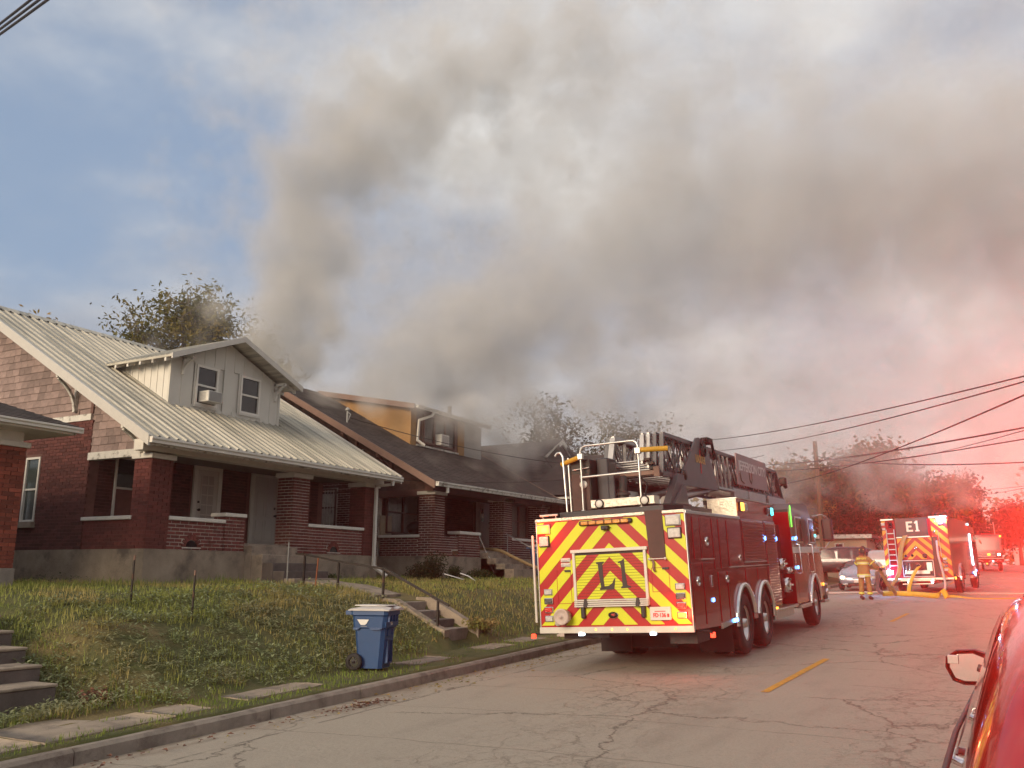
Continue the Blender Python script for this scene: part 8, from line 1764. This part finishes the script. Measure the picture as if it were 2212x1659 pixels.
# ---------------------------------------------------------------- trees
def tree(name, label, loc, H, trunk_r, crown_c, crown_r, nleaf, leaf, m, limbs=9, twigs=7, trunk_h=None, lean=(0, 0), group=None, droop=.3, ratio=.45, spread=.9, cl=.35, extra=None):
    """limbs grow from the trunk into the crown ellipsoid, leaves gather round the twig ends"""
    x, y, z = loc; t = thing(name, label, 'tree', loc, group=group); th = trunk_h or H*.35
    mb = MB(); top = Vector((lean[0], lean[1], th)); mb.tube([(0, 0, -.3), top*.5, top], [trunk_r*1.2, trunk_r, trunk_r*.8], 8); C0_ = Vector(crown_c); R0 = Vector(crown_r); tips = []
    for i in range(limbs):
        a = 2*PI*i/limbs+random.uniform(-.4, .4); ph = random.uniform(-.25, 1.25); rr = random.uniform(.55, .95)
        tgt = C0_+Vector((math.cos(a)*math.cos(ph)*R0.x, math.sin(a)*math.cos(ph)*R0.y, math.sin(ph)*R0.z))*rr; mid = top.lerp(tgt, .5)+Vector((0, 0, .1*R0.z))+Vector([random.uniform(-.3, .3) for _ in range(3)])
        mb.tube([top-Vector((0, 0, random.uniform(0, th*.2))), mid, tgt], [trunk_r*.5, trunk_r*.28, trunk_r*.10], 6)
        for j in range(twigs):
            s_ = random.uniform(.35, 1.0); b0 = mid.lerp(tgt, s_) if s_ > .5 else top.lerp(mid, .5+s_)
            d = Vector((random.gauss(0, 1), random.gauss(0, 1), random.gauss(.35, .8))).normalized(); L_ = random.uniform(.25, .55)*spread*min(R0)
            q = b0+d*L_; mb.tube([b0, b0.lerp(q, .5)+Vector((0, 0, .04*L_)), q], [trunk_r*.14, trunk_r*.09, trunk_r*.03], 4)
            tips += [q, b0.lerp(q, .6)]
            for k in range(2):
                d2 = (d+Vector((random.gauss(0, .7), random.gauss(0, .7), random.gauss(.1, .6)))).normalized(); q2 = q+d2*L_*.5; mb.tube([b0.lerp(q, .7), q2], [trunk_r*.07, trunk_r*.02], 3); tips.append(q2)
    mb.build('trunk', 'bark', t)
    T_ = np.array([tuple(p) for p in tips]); ci = rng.integers(0, len(T_), nleaf); P = T_[ci]+rng.normal(size=(nleaf, 3))*cl*(.5+rng.random((nleaf, 1)))
    o = bpy.data.objects.new('crown', leaf_cloud(P, leaf, m, droop, ratio, 'crown')); link(o, t); return t
G1 = 'trees behind the houses'
tree('tree', 'airy olive green tree rising behind the pale metal roof', (-31.6, 27.8, 2), 13, .22, (0, 0, 9.4), (3.3, 3.3, 3.5), 12500, .23, 'leaf_olive', limbs=18, twigs=11, trunk_h=5.0, cl=.22, ratio=.38, spread=.75)
tree('tree', 'smaller olive tree at the right shoulder of the airy tree, next to the smoke', (-29.6, 29.6, 2), 11, .14, (0, 0, 8.6), (1.9, 1.9, 2.4), 2200, .26, 'leaf_olive', limbs=8, twigs=7, trunk_h=4.5, cl=.30, ratio=.35)
tree('tree', 'tree top showing golden twigs above the left end of the metal roof', (-37.5, 20.8, 2), 12, .18, (0, 0, 8.3), (3.4, 3.4, 2.9), 1500, .24, 'leaf_gold', limbs=10, twigs=8, trunk_h=4.5, cl=.22, ratio=.35)
tree('tree', 'bare branched tree behind the ridge of the metal roof', (-34.0, 23.9, 2), 11, .10, (0, 0, 8.0), (1.4, 1.4, 2.5), 60, .2, 'leaf_sparse', limbs=7, twigs=6, trunk_h=5)
tree('tree', 'thinly leaved tree with upright twigs behind the dark hipped roof', (-18.4, 38.3, 2), 8, .13, (0, 0, 4.9), (2.6, 2.6, 2.8), 3600, .20, 'leaf_sparse', limbs=14, twigs=9, trunk_h=2.6, cl=.17, ratio=.42, droop=-.3)
tree('tree', 'olive tree behind the raised ladder hoop', (-16.6, 43.5, 2), 8, .13, (0, 0, 5.2), (2.6, 2.6, 2.6), 4200, .22, 'leaf_olive', limbs=11, twigs=8, trunk_h=2.6, cl=.26)
tree('tree', 'golden leaved tree left of the wooden pole', (-14.2, 73.5, 2.4), 8, .2, (0, 0, 5.0), (3.3, 3.3, 3.6), 8000, .40, 'leaf_gold', limbs=14, twigs=9, trunk_h=2.5, cl=.38)
tree('tree', 'large dense brown green tree in the middle behind the wooden pole', (-9.8, 75.0, 2.4), 9, .3, (0, 0, 4.9), (4.4, 4.4, 4.4), 17000, .42, 'leaf_deep', limbs=22, twigs=11, trunk_h=2.2, cl=.5, spread=.8)
tree('tree', 'dense orange brown tree behind the E1 engine', (-5.2, 80.0, 2.5), 8, .25, (0, 0, 4.2), (3.3, 3.3, 3.1), 9500, .42, 'leaf_deep', limbs=15, twigs=10, trunk_h=2.0, cl=.45)
tree('tree', 'dark feathery tree above the right end of the E1 engine', (-3.3, 86.0, 2.6), 8.5, .2, (0, 0, 5.0), (2.5, 2.5, 2.6), 4500, .36, 'leaf_dark', limbs=12, twigs=9, trunk_h=2.4, cl=.30)
tree('tree', 'dark leafy tree covering the tan garage wall', (-8.2, 62.5, 2.2), 5, .12, (0, 0, 2.4), (1.9, 1.7, 2.0), 4200, .24, 'leaf_dark', limbs=10, twigs=7, trunk_h=1.0, cl=.32)
tree('tree', 'rounded dark tree right of the crossarm pole', (2.0, 118.0, 3.2), 8, .2, (0, 0, 4.6), (3.2, 3.2, 3.0), 4200, .45, 'leaf_dark', limbs=11, twigs=8, trunk_h=2.0, cl=.5)
tree('tree', 'broad tree at the right edge above the columned porch', (7.6, 92.0, 2.7), 10, .3, (0, 0, 6.0), (4.8, 4.8, 3.6), 9000, .45, 'leaf_deep', limbs=14, twigs=9, trunk_h=3, cl=.55)
tree('tree', 'far low tree behind the crossarm pole', (-1.6, 125.0, 3.2), 5, .2, (0, 0, 2.8), (3.6, 3.6, 2.0), 2600, .5, 'leaf_dark', limbs=9, twigs=7, trunk_h=1.0, cl=.5)
# spruce
sx_, sy__ = -1.55, 92.0; sp = thing('spruce_tree', 'small layered spruce between the E1 engine and the crossarm pole', 'tree', (sx_, sy__, 2.6))
mb = MB(); mb.tube([(0, 0, -.2), (0, 0, 5.6)], [.12, .02], 6)
for i in range(13):
    z = 1.2+i*.33; L_ = (5.8-z)*.34
    for k in range(7): a = k*.9+i*1.3; mb.tube([(0, 0, z), (math.cos(a)*L_*.6, math.sin(a)*L_*.6, z-.05), (math.cos(a)*L_, math.sin(a)*L_, z+.06)], [.03, .02, .008], 4)
mb.build('trunk', 'bark', sp); Pn = []
for i in range(13):
    z = 1.2+i*.33; L_ = (5.8-z)*.34
    for k in range(7):
        a = k*.9+i*1.3
        for s_ in np.linspace(.25, 1.0, 16): Pn.append((math.cos(a)*L_*s_, math.sin(a)*L_*s_, z-.05+.08*s_*s_)); Pn.append((math.cos(a+.09)*L_*s_, math.sin(a+.09)*L_*s_, z-.08+.08*s_*s_))
o = bpy.data.objects.new('crown', leaf_cloud(np.array(Pn), .24, 'leaf_dark', .9, .4, 'crown')); link(o, sp)
# the planted side of the street beyond the right kerb and behind the houses: one mass each
def tree_mass(name, spots, m, leaf, n, label):
    P = []
    for (x, y, z, r_, h) in spots:
        k = int(n*r_*r_/10); u = rng.normal(size=(k, 3)); u /= np.linalg.norm(u, axis=1)[:, None]; c = rng.normal(size=(14, 3))*.42; ci = rng.integers(0, 14, k); q = u*(rng.random((k, 1))**.4)*.55+c[ci]
        P.append(np.stack([x+q[:, 0]*r_, y+q[:, 1]*r_, z+np.abs(q[:, 2]+.5)*h], 1))
    o = bpy.data.objects.new(name, leaf_cloud(np.concatenate(P), leaf, m, .2, .6, name)); link(o); return tag(o, label, 'trees', kind='stuff')
tree_mass('tree_line', [(9.5, 10, .5, 3.2, 6), (10.5, 17, .8, 3.4, 7), (9.8, 25, 1, 3.2, 6), (11, 33, 1.2, 3.8, 7.5), (10, 42, 1.4, 3.4, 6.5), (11.5, 52, 1.6, 4, 7.5), (10.5, 63, 2, 3.6, 6.5), (9.5, 2, .4, 3, 6), (12, 74, 2, 4, 7)], 'leaf_dark', .42, 1500, 'row of dark street trees along the far pavement')
tree_mass('far_woods', [(-60+i*9, 150+(i % 3)*12, 3.5, 6, 6) for i in range(9)]+[(-26+i*4.5, 104+(i % 2)*6, 3, 3.6, 4.5) for i in range(4)], 'leaf_deep', .9, 260, 'far wooded skyline at the end of the street')
tree_mass('back_woods', [(-46, 42+i*8, 2, 5, 6) for i in range(5)]+[(-30+i*6, 92, 3, 4.5, 5) for i in range(3)], 'leaf_deep', .7, 300, 'woods behind the back yards')

# ---------------------------------------------------------------- far buildings
def simple_house(name, label, x0, x1, y0, y1, z, h, ridge, rh, wall, roof='far_roof', wins=(), gable='X', trim='white_paint', ov=.35):
    off = ((x0+x1)/2, (y0+y1)/2, z); t = thing(name, label, 'house', off)
    mb = MB(off); mb.box((x0, y0, z-.5), (x1, y1, z+h)); w_ = mb.build('wall', wall, t)
    if ridge == 'y':      # gable faces the camera (-Y): ridge along Y
        xm = (x0+x1)/2; mb = MB(off); mb.prism([(x0, z+h), (x1, z+h), (xm, z+h+rh)], 1, y0, y1); mb.build('gable_wall', wall, t)
        for sg in (-1, 1):
            xe = xm+sg*((x1-x0)/2+ov); ze = z+h-rh*ov/((x1-x0)/2); mb = MB(off); q = [(xm, y0-ov, z+h+rh+.1), (xe, y0-ov, ze+.1), (xe, y1+ov, ze+.1), (xm, y1+ov, z+h+rh+.1)]
            mb.add(q+[(a, b, c-.12) for a, b, c in q], [(0, 1, 2, 3), (7, 6, 5, 4), (0, 4, 5, 1), (1, 5, 6, 2), (2, 6, 7, 3)]); mb.build('roof', roof, t)
            mb = MB(off); mb.prism([(xm, z+h+rh+.14), (xe, ze+.14), (xe, ze-.12), (xm, z+h+rh-.14)][::(1 if sg > 0 else -1)], 1, y0-ov-.06, y0-ov); mb.build('rake_board', trim, t)
    elif ridge == 'x':
        ym = (y0+y1)/2
        for sg in (-1, 1):
            mb = MB(off); q = [(x0-ov, ym, z+h+rh), (x0-ov, ym+sg*((y1-y0)/2+ov), z+h-.1), (x1+ov, ym+sg*((y1-y0)/2+ov), z+h-.1), (x1+ov, ym, z+h+rh)]
            mb.add(q+[(a, b, c-.12) for a, b, c in q], [(0, 1, 2, 3), (7, 6, 5, 4), (0, 4, 5, 1), (1, 5, 6, 2), (2, 6, 7, 3)]); mb.build('roof', roof, t)
        mb = MB(off); mb.box((x0-ov, y0-ov-.03, z+h-.22), (x1+ov, y0-ov, z+h-.05)); mb.build('fascia', trim, t)
    else:
        mb = MB(off); mb.box((x0-ov, y0-ov, z+h), (x1+ov, y1+ov, z+h+.16)); mb.build('roof', roof, t); mb = MB(off); mb.box((x0-ov-.02, y0-ov-.03, z+h-.06), (x1+ov+.02, y0-ov, z+h+.18)); mb.build('fascia', trim, t)
    for (a, b, c, d) in wins:
        mb = MB(off); mb.box((a-.07, y0-.05, c-.07), (b+.07, y0, d+.07)); f_ = mb.build('window', trim, t); mb = MB(off); mb.box((a, y0-.06, c), (b, y0-.045, d)); mb.build('pane', 'dark_glass', f_)
    return t
simple_house('garage', 'low tan garage with a flat pale edged roof behind the wooden pole', -15.5, -7.2, 59, 66, 2.1, 2.0, 'flat', 0, 'far_wall', wins=[(-9.0, -8.6, 2.2, 3.7)], trim='white_paint_worn')
simple_house('house', 'white gabled house peeking over the E1 engine', -10.4, -6.2, 95, 104, 2.9, 3.7, 'y', 1.45, 'far_wall', wins=[(-8.7, -7.9, 5.4, 6.4)])
simple_house('house', 'second small white gable right of the gable over the E1 engine', -7.2, -5.6, 99, 104, 2.9, 3.9, 'y', .8, 'far_wall')
simple_house('house', 'small far house with a white roof edge right of the third truck', 1.6, 6.5, 140, 148, 3.4, 2.2, 'x', 1.6, 'far_wall_white', wins=[(3.2, 3.9, 4.0, 5.0), (4.4, 5.1, 4.0, 5.0)])
ch = simple_house('house', 'brown house with a white columned porch at the right edge', 3.6, 11.5, 79, 88, 2.2, 4.2, 'y', 2.2, 'far_wall_brown', wins=[(4.4, 5.2, 3.2, 4.8)])
for x in (3.8, 4.9, 6.0): mb = MB(tuple(ch.location)); mb.box((x-.1, 76.5, 1.9), (x+.1, 76.7, 4.6)); mb.build('porch_column', 'white_paint', ch)
mb = MB(tuple(ch.location)); mb.box((3.4, 76.2, 4.6), (11, 79.1, 4.9)); mb.build('porch_roof', 'white_paint', ch)
simple_house('house', 'brick house on the right side of the street', 12.5, 22, 14, 26, .9, 5.2, 'x', 2.4, 'far_wall_brown')
simple_house('house', 'tall house on the right side of the street behind the street trees', 13.5, 22, 36, 48, 1.4, 5.6, 'x', 2.2, 'far_wall_white')

# ---------------------------------------------------------------- poles and wires
def pole(name, label, x, y, h, r=.14, arm=False, z=None):
    z = (road_z(min(max(x, XK), XR), y)+.1) if z is None else z; t = thing(name, label, 'utility pole', (x, y, z))
    mb = MB(); mb.tube([(0, 0, -.3), (-.03, 0, h*.5), (-.06, 0, h)], [r*1.15, r, r*.85], 12); mb.build('shaft', 'wood_pole', t)
    if arm: mb = MB(); mb.bbox((-1.0, -.06, h-.75), (.9, .06, h-.62), .01); mb.beam((-.5, 0, h-1.3), (-.05, 0, h-.72), .04, .03); mb.beam((.5, 0, h-.70), (.05, 0, h-1.3), .04, .03); mb.build('crossarm', 'wood_pole', t)
    else:
        for k in range(2): mb = MB(); mb.lathe([(0, .05), (.04, .08), (.10, .08), (.14, .04)], (.10, 0, h-1.2-.5*k), (1, 0, 0), 10); mb.build('insulator', 'black_metal', t)
    return t
pole('utility_pole', 'tall plain wooden utility pole behind the ladder truck cab', -8.95, 54, 8.1)
pole('utility_pole', 'far wooden utility pole with a single crossarm over the third truck', -1.35, 108, 7.8, arm=True)
WG = 'overhead wires'
def wire(label, a, b, sag=.6, r=.012, n=26, twist=0, group=WG, wavy=.0):
    a = Vector(a); b = Vector(b); mb = MB(tuple(a)); pts = []
    for i in range(n+1):
        t = i/n; p = a.lerp(b, t); p.z -= sag*4*t*(1-t); p.z += wavy*math.sin(t*46); pts.append(p)
    mb.tube(pts, r, 5); 
    o = mb.build('wire', 'wire'); o.location = a; return tag(o, label, 'wire', group)
#WIRES
def wx(label, a, b, sag=.3, **k):
    """run the wire on past its far end, to poles out of view"""
    a = Vector(a); b = Vector(b); return wire(label, a-(b-a)*.02, b+(b-a)*.45, sag*1.6, **k)
wx('upper of two wires crossing high from the ladder to the right edge', (-13.26, 44.05, 8.52), (0.79, 19.98, 6.11), 0.30, r=.016)
wx('lower of two wires crossing high from the ladder to the right edge', (-11.99, 44.41, 8.01), (0.77, 19.99, 6.0), 0.30, r=.016)
wx('wire sloping up steeply from the pole trees to the right edge, crossing the others', (-9.94, 49.0, 6.63), (0.64, 16.99, 5.21), 0.30, r=.016)
wx('wire from the left passing the pole top toward the right edge', (-13.94, 58.36, 8.89), (0.74, 21.99, 5.37), 0.30)
wx('second wire just under the one passing the pole top', (-13.46, 58.47, 8.87), (0.74, 21.99, 5.36), 0.30)
wx('wire from the ladder tip passing below the pole top', (-13.48, 58.47, 8.49), (0.78, 23.99, 5.38), 0.30, r=.016)
wx('thin pale wire rising from behind the large tree to the right edge', (-7.68, 69.58, 10.03), (0.86, 25.99, 5.87), 0.30)
wx('upper of two slack wires from the pole drooping to the right edge', (-8.67, 53.3, 8.54), (0.9, 29.99, 5.49), 0.30)
wx('lower of two slack wires from the pole drooping to the right edge', (-8.67, 53.3, 8.5), (0.89, 29.99, 5.48), 0.30)
wx('far wire above the spruce at the right', (-4.02, 94.91, 10.18), (1.35, 49.98, 6.52), 0.30)
wx('far wire below the others above the spruce at the right', (-4.09, 94.91, 9.44), (1.34, 49.98, 6.42), 0.30)
wx('thick far wire rising from the crossarm pole to the right edge', (-4.18, 89.9, 6.76), (1.16, 44.99, 5.51), 0.30, r=.016)
wx('faint far wire right of the crossarm pole, upper', (-1.41, 107.99, 10.09), (1.45, 59.98, 5.82), 0.30)
wx('faint far wire right of the crossarm pole, lower', (-1.46, 107.99, 9.54), (1.5, 59.98, 6.32), 0.30)
wx('slack guy wire left of the pole', (-13.24, 58.52, 8.48), (-8.95, 53.25, 8.52), 0.30)
wx('short wire from the pole down to the gold tree', (-12.12, 64.88, 9.17), (-8.97, 53.25, 8.29), 0.30)
wire('cable slung from the roof mast of the second house across to the ladder truck', (-16.72, 20.62, 6.35), (-9.0, 40.5, 7.1), 1.0, r=.012)
wire('pale cable crossing low in front of the dark roof of the second house', (-14.2, 18.9, 4.25), (-11.0, 33.0, 6.0), .35, r=.010)
for i, dz_ in enumerate((0, .12, .25)):
    wire(('lowest', 'middle', 'topmost')[i]+' of the three black cables at the top left corner', (-16.6, 8.2, 11.05+dz_*.7), (-4.5, 4.2, 7.4+dz_), .06, r=.020, group='three cables at the top left corner')
# ---------------------------------------------------------------- smoke: a real density grid drifting from the roof of house two
def cam_pt(u, v, d):
    q = _f+_r*(u-1106)/1915+_u*(829.5-v)/1915; return Vector((0, 0, 1.8))+q/math.hypot(q.x, q.y)*d
PUFF = [  # two columns: x, y, z, radius, weight (metres)
]
def plume(name, label, puffs, pad, vox, dens, col, seed, nscale=.22, detail=6.0, warp=1.6, lo=.34, hi=.80, nk=.95, absorb=(.5, .45, .4), aniso=.15, lowk=1.6):
    P = np.array([[*p[:3], p[3]] for p in puffs]); mn = (P[:, :3]-P[:, 3:4]).min(0)-pad; mx = (P[:, :3]+P[:, 3:4]).max(0)+pad; mn[2] = max(mn[2], 3.5)
    ng = bpy.data.node_groups.new(name, 'GeometryNodeTree'); ng.interface.new_socket('Geometry', in_out='OUTPUT', socket_type='NodeSocketGeometry'); T = NT(ng)
    out = T.new('NodeGroupOutput'); vc = T.new('GeometryNodeVolumeCube'); vc.inputs['Min'].default_value = mn; vc.inputs['Max'].default_value = mx
    rs = [max(8, int((mx[i]-mn[i])/vox)) for i in range(3)]
    for k_, r_ in zip(('Resolution X', 'Resolution Y', 'Resolution Z'), rs): vc.inputs[k_].default_value = r_
    pos = T.new('GeometryNodeInputPosition').outputs[0]; off = T.vmath('ADD', pos, (seed*7.3, seed*3.1, seed*5.7))
    wv = T.vmath('SUBTRACT', T.noise(off, nscale*.8, 4, .55, out='Color'), (.5, .5, .5)); wv2 = T.vmath('SUBTRACT', T.noise(off, nscale*3.0, 3, .55, out='Color'), (.5, .5, .5))
    pw_ = T.vmath('ADD', pos, T.vmath('ADD', T.vmath('SCALE', wv, scale=warp*3.0), T.vmath('SCALE', wv2, scale=warp*.8)))
    acc = None
    for (x, y, z, r_, w_) in puffs:
        d = T.vmath('LENGTH', T.vmath('SUBTRACT', pw_, (x, y, z))); s_ = T.math('MULTIPLY', T.ramp(d, r_, r_*.15, False), w_)
        acc = s_ if acc is None else T.math('SMOOTH_MAX', acc, s_, .25)
    n = T.noise(T.vmath('ADD', off, T.vmath('SCALE', wv, scale=2.0)), nscale, detail, .60); n2 = T.noise(off, nscale*4.3, 4, .6)
    v = T.math('ADD', acc, T.math('MULTIPLY', T.math('SUBTRACT', T.math('ADD', T.math('MULTIPLY', n, .72), T.math('MULTIPLY', n2, .28)), .5), nk*2.0))
    v = T.math('MULTIPLY', T.ramp(v, lo, hi), T.ramp(acc, 0.0, .14))
    sz = T.new('ShaderNodeSeparateXYZ'); T.link(pos, sz.inputs[0])
    v = T.math('MULTIPLY', v, T.math('ADD', 1.0, T.math('MULTIPLY', T.ramp(sz.outputs[2], 14.5, 7.0), lowk)))      # thicker where it leaves the roof
    T.link(v, vc.inputs['Density'])
    m = bpy.data.materials.new(name); m.use_nodes = True; MT = NT(m.node_tree)
    for q in list(MT.n):
        if q.type != 'OUTPUT_MATERIAL': MT.n.remove(q)
    pvn = MT.new('ShaderNodeVolumePrincipled'); pvn.inputs['Color'].default_value = c4(col); pvn.inputs['Density'].default_value = dens; pvn.inputs['Anisotropy'].default_value = aniso
    pvn.inputs['Absorption Color'].default_value = c4(absorb); pvn.inputs['Density Attribute'].default_value = 'density'
    MT.link(pvn.outputs[0], [q for q in MT.n if q.type == 'OUTPUT_MATERIAL'][0].inputs['Volume'])
    sm = T.new('GeometryNodeSetMaterial'); sm.inputs['Material'].default_value = m
    T.link(vc.outputs[0], sm.inputs['Geometry']); T.link(sm.outputs[0], out.inputs[0])
    me = bpy.data.meshes.new(name); o = bpy.data.objects.new(name, me); link(o); md = o.modifiers.new('smoke', 'NODES'); md.node_group = ng; me.materials.append(m)
    return tag(o, label, 'smoke', kind='stuff')
def pp(u, v, d, rpx, w=1.0): p = cam_pt(u, v, d); return (p.x, p.y, p.z, rpx*1.7/1915*d, w)
A_ = [pp(625, 815, 31.5, 36, 1.5), pp(650, 775, 31.5, 40, 1.5), pp(600, 725, 31.5, 56, 1.5), pp(580, 670, 31.7, 50, 1.4), pp(640, 620, 32.2, 74, 1.3), pp(618, 545, 32.8, 84, 1.0), pp(690, 500, 33.5, 100, .95), pp(660, 405, 34.3, 108, .92), pp(760, 340, 35.2, 125, .88), pp(740, 240, 36.5, 115, .75), pp(860, 330, 36.5, 110, .70), pp(905, 200, 38, 140, .70), pp(1060, 150, 40, 150, .60), pp(1230, 90, 43, 170, .50), pp(700, 700, 31.8, 55, .9), pp(760, 640, 33, 60, .5)]
B_ = [pp(760, 845, 30.5, 30, 1.6), pp(820, 820, 30.0, 44, 1.6), pp(890, 780, 30.4, 66, 1.6), pp(965, 790, 31, 76, 1.6), pp(1000, 715, 31.5, 90, 1.45), pp(1060, 800, 31.5, 60, 1.3), pp(1090, 735, 32.5, 90, 1.3), pp(1110, 640, 33.5, 105, 1.2), pp(1200, 610, 35, 120, 1.1), pp(1190, 480, 36, 90, .7), pp(1300, 530, 37, 128, .98), pp(1400, 580, 39, 135, .92), pp(1440, 440, 41, 150, .98), pp(1560, 520, 43, 170, .92), pp(1650, 420, 46, 170, .95), pp(1760, 500, 48, 180, .80), pp(1880, 430, 51, 190, .90), pp(2120, 430, 56, 210, .85), pp(2280, 480, 58, 200, .7), pp(1420, 320, 42, 110, .6), pp(1240, 760, 34, 80, .62), pp(2300, 350, 58, 200, .8), pp(980, 400, 38, 110, .5), pp(1150, 360, 41, 150, .55), pp(1300, 260, 44, 170, .52), pp(1500, 250, 47, 180, .55), pp(1750, 280, 50, 190, .55), pp(2000, 300, 54, 200, .6), pp(1100, 850, 32.5, 60, .6)]
plume('smoke', 'tall brown grey smoke column rising from the left end of the burning roof', A_, .6, .22, .62, (.982, .905, .82), 1, nscale=.48, warp=.45, lo=.22, hi=.85, nk=1.15)
plume('smoke', 'broad grey smoke bank rolling off the ochre dormer and drifting down the street', B_, .8, .32, .27, (.985, .925, .865), 2, nscale=.32, warp=.8, lo=.20, hi=.88, nk=1.1)
C_ = [pp(700, 845, 29.5, 40, .7), pp(800, 868, 27.5, 36, .8), pp(900, 880, 26.5, 40, .8), pp(960, 905, 27.0, 44, .8), pp(1020, 900, 28, 46, .9), pp(1060, 950, 29.5, 50, .8), pp(1080, 880, 30, 40, .6), pp(1120, 985, 31, 60, .6), pp(1040, 1010, 29, 50, .45)]
plume('smoke', 'thin smoke seeping along the dormer eave and over the dark shingles', C_, .5, .16, .85, (.95, .87, .80), 3, nscale=.7, warp=.35, lo=.28, hi=1.1)

# ---------------------------------------------------------------- haze over the whole street
hzb = MB(); hzb.box((-225, -85, -4.0), (225, 305, 50)); hzb = hzb.build('haze', 'paper'); hzb['kind'] = 'stuff'
hm_ = bpy.data.materials.new('haze_air'); hm_.use_nodes = True; HT = NT(hm_.node_tree)
for q in list(HT.n):
    if q.type != 'OUTPUT_MATERIAL': HT.n.remove(q)
HV = HT.new('ShaderNodeVolumePrincipled'); HV.inputs['Color'].default_value = (.86, .82, .78, 1); HV.inputs['Density'].default_value = 0.0012; HV.inputs['Anisotropy'].default_value = 0.82
HT.link(HV.outputs[0], [q for q in HT.n if q.type == 'OUTPUT_MATERIAL'][0].inputs['Volume'])
hzb.data.materials.clear(); hzb.data.materials.append(hm_)
